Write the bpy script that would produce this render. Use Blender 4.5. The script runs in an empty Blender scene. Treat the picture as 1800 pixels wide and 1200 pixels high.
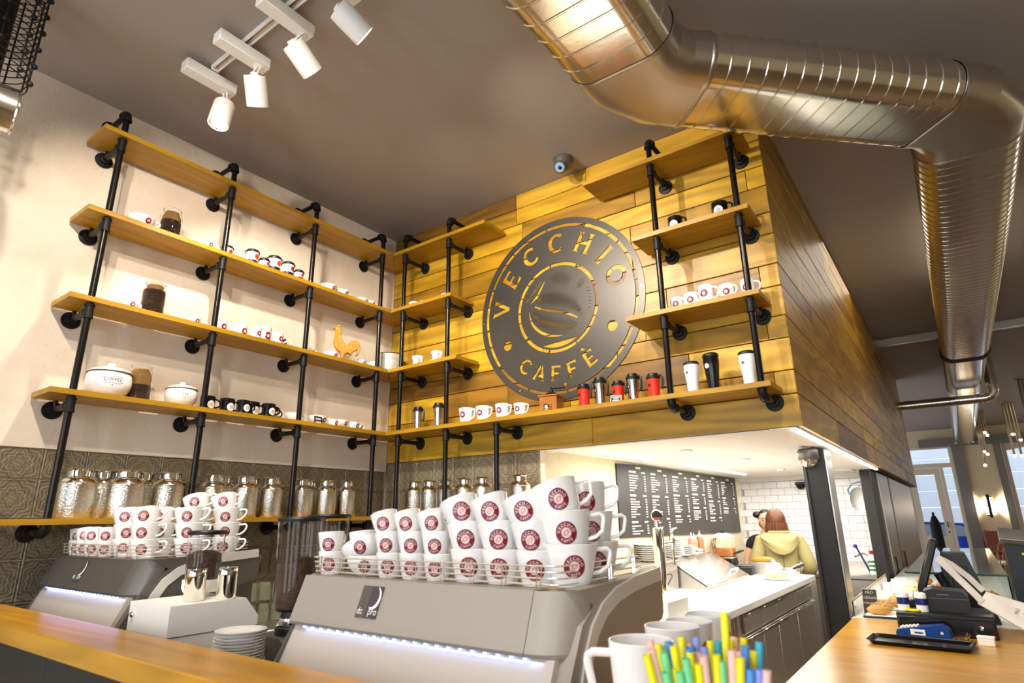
import bpy, bmesh, math, random
from mathutils import Vector, Matrix, Euler
PI = math.pi
rnd = random.Random(7)
S = bpy.context.scene
COL = S.collection

# ------------------------------------------------------------------ camera
CAM = Vector((3.61843, -3.28474, 1.6))
right = Vector((0.80794918, 0.58909415, -0.01364557))
down = Vector((-0.17821201, 0.22221572, -0.9585722))
fwd = Vector((-0.56165701, 0.77690943, 0.28452266))
cd = bpy.data.cameras.new('camera')
cd.sensor_width = 36.0
cd.lens = 1045.8637 / 1800 * 36.0
cd.clip_start = 0.05
cd.clip_end = 200
cd.dof.use_dof = True
cd.dof.focus_distance = 3.6
cd.dof.aperture_fstop = 4.5
cam = bpy.data.objects.new('camera', cd)
COL.objects.link(cam)
M = Matrix.Identity(4)
for i in range(3):
    M[i][0] = right[i]; M[i][1] = -down[i]; M[i][2] = -fwd[i]; M[i][3] = CAM[i]
cam.matrix_world = M
S.camera = cam

# ------------------------------------------------------------------ world, exposure, large lights
S.view_settings.view_transform = 'Standard'
S.view_settings.look = 'None'
S.view_settings.gamma = 1.0
S.view_settings.use_curve_mapping = False
S.view_settings.exposure = 0.0
w = bpy.data.worlds.new('daylight')
S.world = w
w.use_nodes = True
bg = w.node_tree.nodes['Background']
bg.inputs[0].default_value = (0.78, 0.88, 1.0, 1)
bg.inputs[1].default_value = 1.6

def lamp(name, kind, loc, target, power, color, parent=None, **kw):
    ld = bpy.data.lights.new(name, kind)
    ld.energy = power
    ld.color = color
    for k, v in kw.items():
        setattr(ld, k, v)
    o = bpy.data.objects.new(name, ld)
    COL.objects.link(o)
    o.location = loc
    d = Vector(target) - Vector(loc)
    o.rotation_euler = d.to_track_quat('-Z', 'Y').to_euler()
    if parent:
        o.parent = parent
    return o

WARM = (1.0, 0.90, 0.77)
NEUT = (1.0, 0.95, 0.88)
# daylight through the shop front behind the photographer
for wx, ww in ((.95, 1.1), (2.95, 1.3), (5.4, 2.0)):
    lamp('shopfront_daylight', 'AREA', (wx, -6.35, 1.75), (wx, 0, 1.75), 44 * ww, (0.84, 0.92, 1.0), shape='RECTANGLE', size=ww, size_y=2.5)
# added fill light over the seating area, an unseen panel without any fixture
lamp('seating_fill', 'AREA', (6.6, 3.0, 3.7), (6.4, 3.0, 0), 85, WARM, shape='RECTANGLE', size=1.6, size_y=9.0)
# broad unseen panel standing in for the kitchen's LED strips
lamp('kitchen_led_wash', 'AREA', (2.25, 2.2, 1.985), (2.25, 2.2, 0), 75, (1.0, 0.96, 0.9), shape='RECTANGLE', size=1.1, size_y=3.6)

# ------------------------------------------------------------------ mesh tools
class MB:
    def __init__(s):
        s.v = []; s.f = []
    def add(s, vs, fs):
        n = len(s.v)
        s.v += [tuple(p) for p in vs]
        s.f += [tuple(i + n for i in f) for f in fs]
        return s
    def box(s, c, d, b=0.0, rot=None, off=None):
        hx, hy, hz = d[0] / 2, d[1] / 2, d[2] / 2
        vs = []; fs = []
        if b <= 0:
            vs = [Vector((x * hx, y * hy, z * hz)) for x in (-1, 1) for y in (-1, 1) for z in (-1, 1)]
            fs = [(0, 1, 3, 2), (4, 6, 7, 5), (0, 4, 5, 1), (2, 3, 7, 6), (0, 2, 6, 4), (1, 5, 7, 3)]
        else:
            b = min(b, hx * .95, hy * .95, hz * .95)
            ix = {}
            for x in (-1, 1):
                for y in (-1, 1):
                    for z in (-1, 1):
                        for a in range(3):
                            p = [x * (hx - b), y * (hy - b), z * (hz - b)]
                            p[a] += (x, y, z)[a] * b
                            ix[(x, y, z, a)] = len(vs); vs.append(Vector(p))
            for a in range(3):
                o = [k for k in range(3) if k != a]
                for sg in (-1, 1):
                    q = []
                    for (m, n) in ((-1, -1), (1, -1), (1, 1), (-1, 1)):
                        t = [0, 0, 0]; t[a] = sg; t[o[0]] = m; t[o[1]] = n
                        q.append(ix[(*t, a)])
                    if sg * (1 if a != 1 else -1) < 0: q.reverse()
                    fs.append(tuple(q))
                    for n in (-1, 1):      # edges shared by axis a and o[0], running along o[1]... handled below
                        pass
            for a in range(3):             # edge strips run along axis a between axes p,q
                p, q = [k for k in range(3) if k != a]
                for sp in (-1, 1):
                    for sq in (-1, 1):
                        t0 = [0, 0, 0]; t0[a] = -1; t0[p] = sp; t0[q] = sq
                        t1 = list(t0); t1[a] = 1
                        fs.append((ix[(*t0, p)], ix[(*t1, p)], ix[(*t1, q)], ix[(*t0, q)]))
            for x in (-1, 1):
                for y in (-1, 1):
                    for z in (-1, 1):
                        fs.append(tuple(ix[(x, y, z, a)] for a in range(3)))
        R = Euler(rot).to_matrix() if rot else None
        out = []
        for p in vs:
            if R: p = R @ p
            out.append(p + Vector(c))
        return s.add(out, fs)
    def lathe(s, prof, seg=24, c=(0, 0, 0), axis=None, sx=1.0, a0=0.0, a1=2 * PI):
        vs = []; fs = []
        full = abs(a1 - a0 - 2 * PI) < 1e-6
        n = seg if full else seg + 1
        Q = Vector((0, 0, 1)).rotation_difference(Vector(axis)).to_matrix() if axis else None
        for (r, z) in prof:
            for k in range(n):
                a = a0 + (a1 - a0) * k / seg
                p = Vector((r * math.cos(a) * sx, r * math.sin(a), z))
                if Q: p = Q @ p
                vs.append(p + Vector(c))
        for i in range(len(prof) - 1):
            for k in range(seg):
                k2 = (k + 1) % n
                fs.append((i * n + k, i * n + k2, (i + 1) * n + k2, (i + 1) * n + k))
        return s.add(vs, fs)
    def cyl(s, p0, p1, r, seg=14, r1=None, cap=True):
        p0 = Vector(p0); p1 = Vector(p1); d = p1 - p0
        L = d.length
        r1 = r if r1 is None else r1
        prof = [(r, 0), (r1, L)]
        if cap: prof = [(0.00001, 0)] + prof + [(0.00001, L)]
        return s.lathe(prof, seg, p0, d.normalized())
    def tube(s, pts, r, seg=10, cap=True, rr=None, closed=False):
        P = [Vector(p) for p in pts]
        n = len(P); vs = []; fs = []
        up = None
        for i in range(n):
            if closed:
                t = (P[(i + 1) % n] - P[i - 1])
            else:
                t = (P[min(i + 1, n - 1)] - P[max(i - 1, 0)])
            t.normalize()
            if up is None:
                up = t.orthogonal().normalized()
            up = (up - t * up.dot(t))
            if up.length < 1e-6: up = t.orthogonal()
            up.normalize()
            sd = t.cross(up)
            ri = rr[i] if rr else r
            for k in range(seg):
                a = 2 * PI * k / seg
                vs.append(P[i] + (up * math.cos(a) + sd * math.sin(a)) * ri)
        m = n if closed else n - 1
        for i in range(m):
            j = (i + 1) % n
            for k in range(seg):
                k2 = (k + 1) % seg
                fs.append((i * seg + k, i * seg + k2, j * seg + k2, j * seg + k))
        if cap and not closed:
            fs.append(tuple(range(seg))[::-1]); fs.append(tuple((n - 1) * seg + k for k in range(seg)))
        return s.add(vs, fs)
    def prism(s, poly, z0, z1, mat=None):
        """polygon in local XY extruded z0..z1; mat maps to place"""
        n = len(poly)
        vs = [Vector((x, y, z0)) for x, y in poly] + [Vector((x, y, z1)) for x, y in poly]
        fs = [tuple(range(n))[::-1], tuple(range(n, 2 * n))]
        for i in range(n):
            j = (i + 1) % n
            fs.append((i, j, n + j, n + i))
        if mat: vs = [mat @ p for p in vs]
        return s.add(vs, fs)
    def ball(s, c, r, seg=14, rings=9, sc=(1, 1, 1)):
        vs = []; fs = []
        for i in range(rings + 1):
            t = PI * i / rings
            for k in range(seg):
                a = 2 * PI * k / seg
                vs.append((c[0] + r * sc[0] * math.sin(t) * math.cos(a), c[1] + r * sc[1] * math.sin(t) * math.sin(a), c[2] + r * sc[2] * math.cos(t)))
        for i in range(rings):
            for k in range(seg):
                k2 = (k + 1) % seg
                fs.append((i * seg + k, (i + 1) * seg + k, (i + 1) * seg + k2, i * seg + k2))
        return s.add(vs, fs)
    def me(s, name, m=None, smooth=True, ang=0.7, recalc=True):
        me = bpy.data.meshes.new(name)
        me.from_pydata(s.v, [], s.f)
        if recalc:
            bm = bmesh.new(); bm.from_mesh(me)
            bmesh.ops.remove_doubles(bm, verts=bm.verts, dist=1e-5)
            bmesh.ops.dissolve_degenerate(bm, edges=bm.edges, dist=1e-6)
            bmesh.ops.recalc_face_normals(bm, faces=bm.faces)
            bm.to_mesh(me); bm.free()
        if smooth:
            me.polygons.foreach_set('use_smooth', [True] * len(me.polygons))
            me.set_sharp_from_angle(angle=ang)
        if m: me.materials.append(m)
        me.update()
        return me

def ob(name, me, parent=None, loc=(0, 0, 0), rot=(0, 0, 0), sc=None):
    o = bpy.data.objects.new(name, me)
    COL.objects.link(o)
    o.location = loc; o.rotation_euler = rot
    if sc: o.scale = sc
    if parent: o.parent = parent
    return o
def tag(o, label, cat, group=None):
    o['label'] = label; o['category'] = cat
    if group: o['group'] = group
    return o
def thing(name, label, cat, loc=(0, 0, 0), rz=0.0, group=None, rot=None):
    o = ob(name, None, None, loc, rot or (0, 0, rz))
    o.empty_display_size = 0.05
    return tag(o, label, cat, group)
def struct(o):
    o['kind'] = 'structure'; return o
# a kind is a list of (part name, mesh, index of parent part or None, location)
def spawn(kind, name, label, cat, loc, rz=0.0, group=None, rot=None, sc=1.0):
    r = thing(name, label, cat, loc, rz, group, rot)
    if sc != 1.0: r.scale = (sc, sc, sc)
    made = []
    for pt in kind:
        p = ob(pt[0], pt[1], r if pt[2] is None else made[pt[2]], pt[3] if len(pt) > 3 else (0, 0, 0))
        made.append(p)
    return r

# ------------------------------------------------------------------ materials
def lin(h):
    h = h.lstrip('#')
    c = [int(h[i:i + 2], 16) / 255 for i in (0, 2, 4)]
    return tuple(x / 12.92 if x <= .04045 else ((x + .055) / 1.055) ** 2.4 for x in c)
def mat(name, color, rough=.5, metal=0.0, spec=.5, noise=0.0, nscale=20, bump=0.0, bscale=60, emit=None, estr=0, trans=0, ior=1.45, coat=0, detail=4, stretch=None):
    m = bpy.data.materials.new(name); m.use_nodes = True
    nt = m.node_tree; b = nt.nodes['Principled BSDF']
    c = lin(color) if isinstance(color, str) else color
    b.inputs['Base Color'].default_value = (*c, 1)
    b.inputs['Roughness'].default_value = rough
    b.inputs['Metallic'].default_value = metal
    b.inputs['Specular IOR Level'].default_value = spec
    b.inputs['IOR'].default_value = ior
    b.inputs['Transmission Weight'].default_value = trans
    b.inputs['Coat Weight'].default_value = coat
    if emit:
        b.inputs['Emission Color'].default_value = (*emit, 1)
        b.inputs['Emission Strength'].default_value = estr
    if noise or bump:
        tc = nt.nodes.new('ShaderNodeTexCoord')
        mp = nt.nodes.new('ShaderNodeMapping')
        nt.links.new(tc.outputs['Object'], mp.inputs[0])
        if stretch: mp.inputs['Scale'].default_value = stretch
    if noise:
        n = nt.nodes.new('ShaderNodeTexNoise'); n.inputs['Scale'].default_value = nscale; n.inputs['Detail'].default_value = detail
        nt.links.new(mp.outputs[0], n.inputs['Vector'])
        mx = nt.nodes.new('ShaderNodeMix'); mx.data_type = 'RGBA'
        mx.inputs['A'].default_value = (*[x * (1 - noise) for x in c], 1)
        mx.inputs['B'].default_value = (*[min(1, x * (1 + noise)) for x in c], 1)
        nt.links.new(n.outputs['Fac'], mx.inputs['Factor'])
        nt.links.new(mx.outputs['Result'], b.inputs['Base Color'])
    if bump:
        n2 = nt.nodes.new('ShaderNodeTexNoise'); n2.inputs['Scale'].default_value = bscale; n2.inputs['Detail'].default_value = 5
        nt.links.new(mp.outputs[0], n2.inputs['Vector'])
        bp = nt.nodes.new('ShaderNodeBump'); bp.inputs['Strength'].default_value = bump; bp.inputs['Distance'].default_value = .01
        nt.links.new(n2.outputs['Fac'], bp.inputs['Height'])
        nt.links.new(bp.outputs[0], b.inputs['Normal'])
    return m

def wood(name, tones, rough=.42, grain=.32, ringscale=1.0):
    """grain runs along local X; every object picks its own tone and its own cut of the grain"""
    m = bpy.data.materials.new(name); m.use_nodes = True
    nt = m.node_tree; N = nt.nodes; Lk = nt.links
    b = N['Principled BSDF']; b.inputs['Roughness'].default_value = rough
    tc = N.new('ShaderNodeTexCoord'); oi = N.new('ShaderNodeObjectInfo')
    mul = N.new('ShaderNodeVectorMath'); mul.operation = 'SCALE'; mul.inputs[0].default_value = (37.1, 19.3, 53.7)
    Lk.new(oi.outputs['Random'], mul.inputs['Scale'])
    add = N.new('ShaderNodeVectorMath'); add.operation = 'ADD'
    Lk.new(tc.outputs['Object'], add.inputs[0]); Lk.new(mul.outputs[0], add.inputs[1])
    mp = N.new('ShaderNodeMapping'); mp.inputs['Scale'].default_value = (1.1, 9, 9)
    Lk.new(add.outputs[0], mp.inputs[0])
    n1 = N.new('ShaderNodeTexNoise'); n1.inputs['Scale'].default_value = 1.6; n1.inputs['Detail'].default_value = 6; n1.inputs['Distortion'].default_value = .8
    Lk.new(mp.outputs[0], n1.inputs['Vector'])
    # growth rings: bands of a slow noise
    mp2 = N.new('ShaderNodeMapping'); mp2.inputs['Scale'].default_value = (.55 * ringscale, 3.4 * ringscale, 3.4 * ringscale)
    Lk.new(add.outputs[0], mp2.inputs[0])
    n2 = N.new('ShaderNodeTexNoise'); n2.inputs['Scale'].default_value = 1.0; n2.inputs['Detail'].default_value = 1.5
    Lk.new(mp2.outputs[0], n2.inputs['Vector'])
    m1 = N.new('ShaderNodeMath'); m1.operation = 'MULTIPLY'; m1.inputs[1].default_value = 60
    Lk.new(n2.outputs['Fac'], m1.inputs[0])
    m2 = N.new('ShaderNodeMath'); m2.operation = 'SINE'; Lk.new(m1.outputs[0], m2.inputs[0])
    m3 = N.new('ShaderNodeMath'); m3.operation = 'MULTIPLY_ADD'; m3.inputs[1].default_value = .16; m3.inputs[2].default_value = 0.0
    Lk.new(m2.outputs[0], m3.inputs[0])
    sm = N.new('ShaderNodeMath'); sm.operation = 'ADD'; Lk.new(n1.outputs['Fac'], sm.inputs[0]); Lk.new(m3.outputs[0], sm.inputs[1])
    rp = N.new('ShaderNodeValToRGB')
    el = rp.color_ramp.elements
    el[0].position = 0.0; el[0].color = (*lin(tones[0]), 1)
    el[1].position = 1.0; el[1].color = (*lin(tones[-1]), 1)
    for i, t in enumerate(tones[1:-1]):
        e = el.new((i + 1) / (len(tones) - 1)); e.color = (*lin(t), 1)
    Lk.new(oi.outputs['Random'], rp.inputs['Fac'])
    hs = N.new('ShaderNodeMapRange'); hs.inputs['From Min'].default_value = .2; hs.inputs['From Max'].default_value = .85
    hs.inputs['To Min'].default_value = 1 - grain; hs.inputs['To Max'].default_value = 1 + grain * .5
    Lk.new(sm.outputs[0], hs.inputs['Value'])
    sc = N.new('ShaderNodeVectorMath'); sc.operation = 'SCALE'
    Lk.new(rp.outputs['Color'], sc.inputs[0]); Lk.new(hs.outputs['Result'], sc.inputs['Scale'])
    Lk.new(sc.outputs[0], b.inputs['Base Color'])
    bp = N.new('ShaderNodeBump'); bp.inputs['Strength'].default_value = .12; bp.inputs['Distance'].default_value = .004
    Lk.new(sm.outputs[0], bp.inputs['Height']); Lk.new(bp.outputs[0], b.inputs['Normal'])
    return m

def plaster_mat(name, c0, c1, spots):
    m = bpy.data.materials.new(name); m.use_nodes = True
    nt = m.node_tree; N = nt.nodes; Lk = nt.links
    b = N['Principled BSDF']; b.inputs['Roughness'].default_value = .85; b.inputs['Specular IOR Level'].default_value = .2
    tc = N.new('ShaderNodeTexCoord')
    n1 = N.new('ShaderNodeTexNoise'); n1.inputs['Scale'].default_value = 2.3; n1.inputs['Detail'].default_value = 8; n1.inputs['Roughness'].default_value = .65
    Lk.new(tc.outputs['Object'], n1.inputs['Vector'])
    mx = N.new('ShaderNodeMix'); mx.data_type = 'RGBA'
    mx.inputs['A'].default_value = (*lin(c0), 1); mx.inputs['B'].default_value = (*lin(c1), 1)
    mr = N.new('ShaderNodeMapRange'); mr.inputs['From Min'].default_value = .35; mr.inputs['From Max'].default_value = .7
    Lk.new(n1.outputs['Fac'], mr.inputs['Value']); Lk.new(mr.outputs['Result'], mx.inputs['Factor'])
    n2 = N.new('ShaderNodeTexNoise'); n2.inputs['Scale'].default_value = 45; n2.inputs['Detail'].default_value = 5
    Lk.new(tc.outputs['Object'], n2.inputs['Vector'])
    r2 = N.new('ShaderNodeMapRange'); r2.inputs['From Min'].default_value = .66; r2.inputs['From Max'].default_value = .74
    Lk.new(n2.outputs['Fac'], r2.inputs['Value'])
    n3 = N.new('ShaderNodeTexNoise'); n3.inputs['Scale'].default_value = 3.1; n3.inputs['Detail'].default_value = 2
    Lk.new(tc.outputs['Object'], n3.inputs['Vector'])
    r3 = N.new('ShaderNodeMapRange'); r3.inputs['From Min'].default_value = .5; r3.inputs['From Max'].default_value = .75
    Lk.new(n3.outputs['Fac'], r3.inputs['Value'])
    mu = N.new('ShaderNodeMath'); mu.operation = 'MULTIPLY'; Lk.new(r2.outputs['Result'], mu.inputs[0]); Lk.new(r3.outputs['Result'], mu.inputs[1])
    m3 = N.new('ShaderNodeMix'); m3.data_type = 'RGBA'; m3.inputs['B'].default_value = (*lin(spots), 1)
    Lk.new(mx.outputs['Result'], m3.inputs['A']); Lk.new(mu.outputs[0], m3.inputs['Factor'])
    Lk.new(m3.outputs['Result'], b.inputs['Base Color'])
    bp = N.new('ShaderNodeBump'); bp.inputs['Strength'].default_value = .35; bp.inputs['Distance'].default_value = .006
    Lk.new(n2.outputs['Fac'], bp.inputs['Height']); Lk.new(bp.outputs[0], b.inputs['Normal'])
    return m

def tin_mat(name):
    """pressed tin tile: a rosette of rings and petals round the tile centre plus scrolls"""
    m = bpy.data.materials.new(name); m.use_nodes = True
    nt = m.node_tree; N = nt.nodes; Lk = nt.links
    b = N['Principled BSDF']; b.inputs['Roughness'].default_value = .5; b.inputs['Metallic'].default_value = .35
    tc = N.new('ShaderNodeTexCoord')
    sx = N.new('ShaderNodeSeparateXYZ'); Lk.new(tc.outputs['Object'], sx.inputs[0])
    def mth(op, a, bb=None, v=None):
        n = N.new('ShaderNodeMath'); n.operation = op
        Lk.new(a, n.inputs[0])
        if bb is not None: Lk.new(bb, n.inputs[1])
        elif v is not None: n.inputs[1].default_value = v
        return n.outputs[0]
    ax = mth('ABSOLUTE', sx.outputs['X']); az = mth('ABSOLUTE', sx.outputs['Y'])
    r = mth('POWER', mth('ADD', mth('MULTIPLY', ax, ax), mth('MULTIPLY', az, az)), v=.5)
    an = N.new('ShaderNodeMath'); an.operation = 'ARCTAN2'; Lk.new(az, an.inputs[0]); Lk.new(ax, an.inputs[1])
    pet = mth('SINE', mth('MULTIPLY', an.outputs[0], v=8.0))
    ph = mth('ADD', mth('MULTIPLY', r, v=330.0), mth('MULTIPLY', pet, v=2.6))
    ring = mth('SINE', ph)
    dm = mth('SINE', mth('MULTIPLY', mth('ADD', ax, az), v=120.0))
    h = mth('ADD', ring, mth('MULTIPLY', dm, v=.5))
    n1 = N.new('ShaderNodeTexNoise'); n1.inputs['Scale'].default_value = 30; n1.inputs['Detail'].default_value = 4
    Lk.new(tc.outputs['Object'], n1.inputs['Vector'])
    h2 = mth('ADD', h, mth('MULTIPLY', n1.outputs['Fac'], v=1.2))
    bp = N.new('ShaderNodeBump'); bp.inputs['Strength'].default_value = .32; bp.inputs['Distance'].default_value = .002
    Lk.new(h2, bp.inputs['Height']); Lk.new(bp.outputs[0], b.inputs['Normal'])
    mx = N.new('ShaderNodeMix'); mx.data_type = 'RGBA'
    mx.inputs['A'].default_value = (*lin('#665b49'), 1); mx.inputs['B'].default_value = (*lin('#988b71'), 1)
    mr = N.new('ShaderNodeMapRange'); mr.inputs['From Min'].default_value = -1.2; mr.inputs['From Max'].default_value = 2.2
    Lk.new(h2, mr.inputs['Value']); Lk.new(mr.outputs['Result'], mx.inputs['Factor'])
    Lk.new(mx.outputs['Result'], b.inputs['Base Color'])
    return m

def beans_mat(name):
    m = mat(name, '#4a2f1c', .4, bump=1.0, bscale=95, noise=.85, nscale=95)
    return m

mt = {}
mt['ceiling'] = mat('taupe_ceiling_paint', '#a1978d', .6, noise=.05, nscale=3, bump=.05, bscale=90)
mt['plaster'] = plaster_mat('cream_plaster', '#e6d8c6', '#d9c8b3', '#a88a5c')
mt['planks'] = wood('oak_wall_planks', ['#7a541a', '#a87a16', '#b58516', '#c7961c', '#bf9226', '#cda030', '#c99a1f', '#9d7014'], .4, .42)
mt['shelf'] = wood('oak_shelf', ['#a87b10', '#b58713'], .42, .25)
mt['bar'] = wood('oak_bar_top', ['#c08a1c', '#c68f20'], .28, .25)
mt['tin'] = tin_mat('pressed_tin')
mt['pipe'] = mat('black_iron_pipe', '#2b2826', .27, .8, noise=.25, nscale=14)
mt['flange'] = mat('black_malleable_iron', '#211f1e', .5, .6)
mt['galv'] = mat('galvanised_steel', '#dedad2', .17, 1.0, noise=.10, nscale=7, bump=.03, bscale=30)
mt['galv_seam'] = mat('galvanised_seam', '#b9b5ae', .32, 1.0)
mt['white'] = mat('white_glazed_porcelain', '#efedea', .12, spec=.6)
mt['whitem'] = mat('white_powder_coat', '#eeebe4', .38)
mt['burg'] = mat('burgundy_print', '#7a1426', .35)
mt['pale'] = mat('pale_pink_print', '#e9c9c4', .4)
mt['black'] = mat('black_glaze', '#0d0c0c', .18)
mt['blackp'] = mat('black_plastic', '#151414', .42)
mt['chrome'] = mat('polished_steel', '#e6e2da', .07, 1.0)
mt['emboss'] = mat('hammered_steel', '#e2dccf', .08, 1.0, bump=.35, bscale=140)
mt['brushed'] = mat('brushed_stainless', '#c8c3ba', .36, 1.0, noise=.06, nscale=60, stretch=(1, 1, 40))
mt['machine'] = mat('warm_silver_paint', '#aaa195', .4, .3)
mt['machined'] = mat('graphite_machine_paint', '#6d6963', .4, .6)
mt['glass'] = mat('clear_glass', '#ffffff', .02, trans=1.0, ior=1.18)
mt['beans'] = beans_mat('coffee_beans')
mt['sign'] = mat('dark_sheet_steel', '#56524d', .4, .7, noise=.1, nscale=5)
mt['red'] = mat('red_enamel', '#d8321a', .25)
mt['steelmug'] = mat('satin_steel', '#cfc9c0', .18, 1.0)
mt['ledw'] = mat('led_diffuser', '#ffffff', .5, emit=(1, .95, .86), estr=9)
mt['ledb'] = mat('blue_led', '#aab8ff', .5, emit=(.22, .34, 1), estr=3.5)
mt['lampface'] = mat('lamp_lens', '#ffffff', .5, emit=(1, .93, .8), estr=30)
mt['kceil'] = mat('white_ceiling_paint', '#f6f2ea', .7)
mt['osb'] = mat('cream_chipboard', '#ecdcb8', .6, noise=.16, nscale=34, bump=.3, bscale=60)
mt['subway'] = mat('white_glazed_tile', '#f3f1ee', .12)
mt['grout'] = mat('grey_grout', '#b9aca4', .8)
mt['chalk'] = mat('blackboard_paint', '#34312d', .45, noise=.2, nscale=6)
mt['chalkw'] = mat('white_print', '#efebe2', .6)
mt['wtop'] = mat('white_worktop', '#f5f2ec', .25)
mt['beige'] = mat('beige_laminate', '#85796a', .45)
mt['dark'] = mat('charcoal_paint', '#2a2929', .5, .2)
mt['floor'] = mat('dark_floor_tile', '#8d7356', .4, noise=.15, nscale=5)
mt['cream'] = mat('cream_wall_paint', '#d8c39c', .75)
mt['greywood'] = mat('grey_painted_trim', '#7b746c', .6)
mt['paper'] = mat('kraft_paper', '#b98d4f', .7, bump=.6, bscale=30)
# ================================================================== SETTING
W = 3.042; ZB = 2.025; ZC = 3.952; XO = 1.482; YBK = 4.4
def boxo(name, lo, hi, m, parent=None, b=0.0, smooth=False):
    """box object whose origin sits at its own centre"""
    c = [(a + d) / 2 for a, d in zip(lo, hi)]
    return ob(name, MB().box((0, 0, 0), [d - a for a, d in zip(lo, hi)], b).me(name, m, smooth=smooth), parent, c)
struct(boxo('floor', (-.3, -8.5, -.1), (9.2, 18.7, 0), mt['floor']))
struct(boxo('ceiling', (-.3, -6.5, ZC), (9.2, 18.7, ZC + .1), mt['ceiling']))
wl = struct(boxo('wall_left', (-.3, -6.5, 0), (-.014, .2, ZC), mt['plaster']))
pl = boxo('plaster_coat', (-.014, -6.5, 1.962), (0, 0, ZC), mt['plaster'], None)
pl.parent = wl; pl.location = pl.location - wl.location
wr = struct(boxo('wall_right', (9.0, -6.5, 0), (9.2, 18.7, ZC), mt['cream']))
wq = struct(boxo('wall_rear', (-.3, -6.7, 3.0), (9.2, -6.5, ZC), mt['greywood']))
for a_, b_ in ((-.3, .4), (1.5, 2.3), (3.6, 4.4), (6.4, 9.2)):
    q_ = boxo('pier', (a_, -6.7, 0), (b_, -6.5, 3.0), mt['greywood']); q_.parent = wq; q_.location = q_.location - wq.location
for a_, b_ in ((.4, 1.5), (2.3, 3.6), (4.4, 6.4)):
    q_ = boxo('sill', (a_, -6.7, 0), (b_, -6.5, .45), mt['greywood']); q_.parent = wq; q_.location = q_.location - wq.location

# --- planked wall above the counter (front) and along the aisle (side)
rows = [2.025, 2.195, 2.32, 2.495, 2.62, 2.79, 2.92, 3.10, 3.23, 3.40, 3.53, 3.70, 3.83, 3.952]
wf = struct(boxo('wall_front', (-.014, .024, ZB), (W - .024, .14, ZC), mt['blackp']))
ws = struct(boxo('wall_side', (W - .16, .14, ZB), (W - .024, 9.6, ZC), mt['blackp']))
pcache = {}
def plank(L, h, parent, loc, rot):
    key = (round(L, 2), round(h, 3))
    if key not in pcache:
        pcache[key] = MB().box((0, 0, 0), (key[0] - .003, .022, h - .0055), .002).me('plank', mt['planks'], smooth=False)
    o = ob('plank', pcache[key], parent, loc, rot)
    return o
rp = random.Random(21)
for i in range(len(rows) - 1):
    z0, z1 = rows[i], rows[i + 1]
    # front wall, runs along X; a short plank at the outer corner on every other row
    cuts = [0.0]
    x = 0.0
    while x < W - .5:
        x += rp.choice([.6, .75, .9, 1.1, 1.3])
        if x < W - .35: cuts.append(x)
    cuts.append(W - (.10 if i % 2 else 0.002))
    if i % 2: cuts.append(W - .002)
    for a, b in zip(cuts, cuts[1:]):
        plank(b - a, z1 - z0, wf, Vector(((a + b) / 2, .011 + rp.uniform(-.001, .0015), (z0 + z1) / 2)) - wf.location, (0, 0, 0))
    y = .0
    cuts = [0.0]
    while y < 9.0:
        y += rp.choice([.5, .7, .9, 1.2, 1.5])
        cuts.append(min(y, 9.6))
    if cuts[-1] < 9.6: cuts.append(9.6)
    for a, b in zip(cuts, cuts[1:]):
        if b - a > .05:
            plank(b - a, z1 - z0, ws, Vector((W - .011 + rp.uniform(-.0012, .001), (a + b) / 2, (z0 + z1) / 2)) - ws.location, (0, 0, PI / 2))

# --- pressed tin tiles behind the canister shelf
wb = struct(boxo('wall_back', (-.014, .014, 0), (XO - .121, .14, ZB), mt['greywood']))
T = .186
def tinmesh(w_, h_):
    m_ = MB()
    o_, i_ = .5, .44
    def rg(k, z): return [(-k * w_, -k * h_, z), (k * w_, -k * h_, z), (k * w_, k * h_, z), (-k * w_, k * h_, z)]
    vs = rg(.492, 0) + rg(.492, .007) + rg(.462, .010) + rg(.445, .006)
    fs = []
    for L in range(3):
        for k in range(4):
            fs.append((L * 4 + k, L * 4 + (k + 1) % 4, (L + 1) * 4 + (k + 1) % 4, (L + 1) * 4 + k))
    fs.append((12, 13, 14, 15))
    return m_.add(vs, fs).me('tile', mt['tin'], smooth=False)
tm = {}
def tin(w_, h_):
    k = (round(w_, 3), round(h_, 3))
    if k not in tm: tm[k] = tinmesh(*k)
    return tm[k]
zr = [1.962 - .149] + [1.962 - .149 - T * k for k in range(1, 6)]
tops = [1.962] + zr
for r_ in range(len(zr)):
    z0, z1 = zr[r_], tops[r_]
    if z0 < .85: break
    for k in range(15):
        y1 = -.005 - T * k; y0 = y1 - T
        ob('tile', tin(T, z1 - z0), wl, Vector((-.014, (y0 + y1) / 2, (z0 + z1) / 2)) - wl.location, (PI / 2, 0, PI / 2))
    ztop = z1 if r_ else ZB - .0
    for k in range(8):
        x0 = -.04 + T * k; x1 = min(x0 + T, XO); x0 = max(x0, .0)
        if x1 - x0 < .03: continue
        ob('tile', tin(x1 - x0, ztop - z0), wb, Vector(((x0 + x1) / 2, .014, (z0 + ztop) / 2)) - wb.location, (PI / 2, 0, 0))

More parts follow.
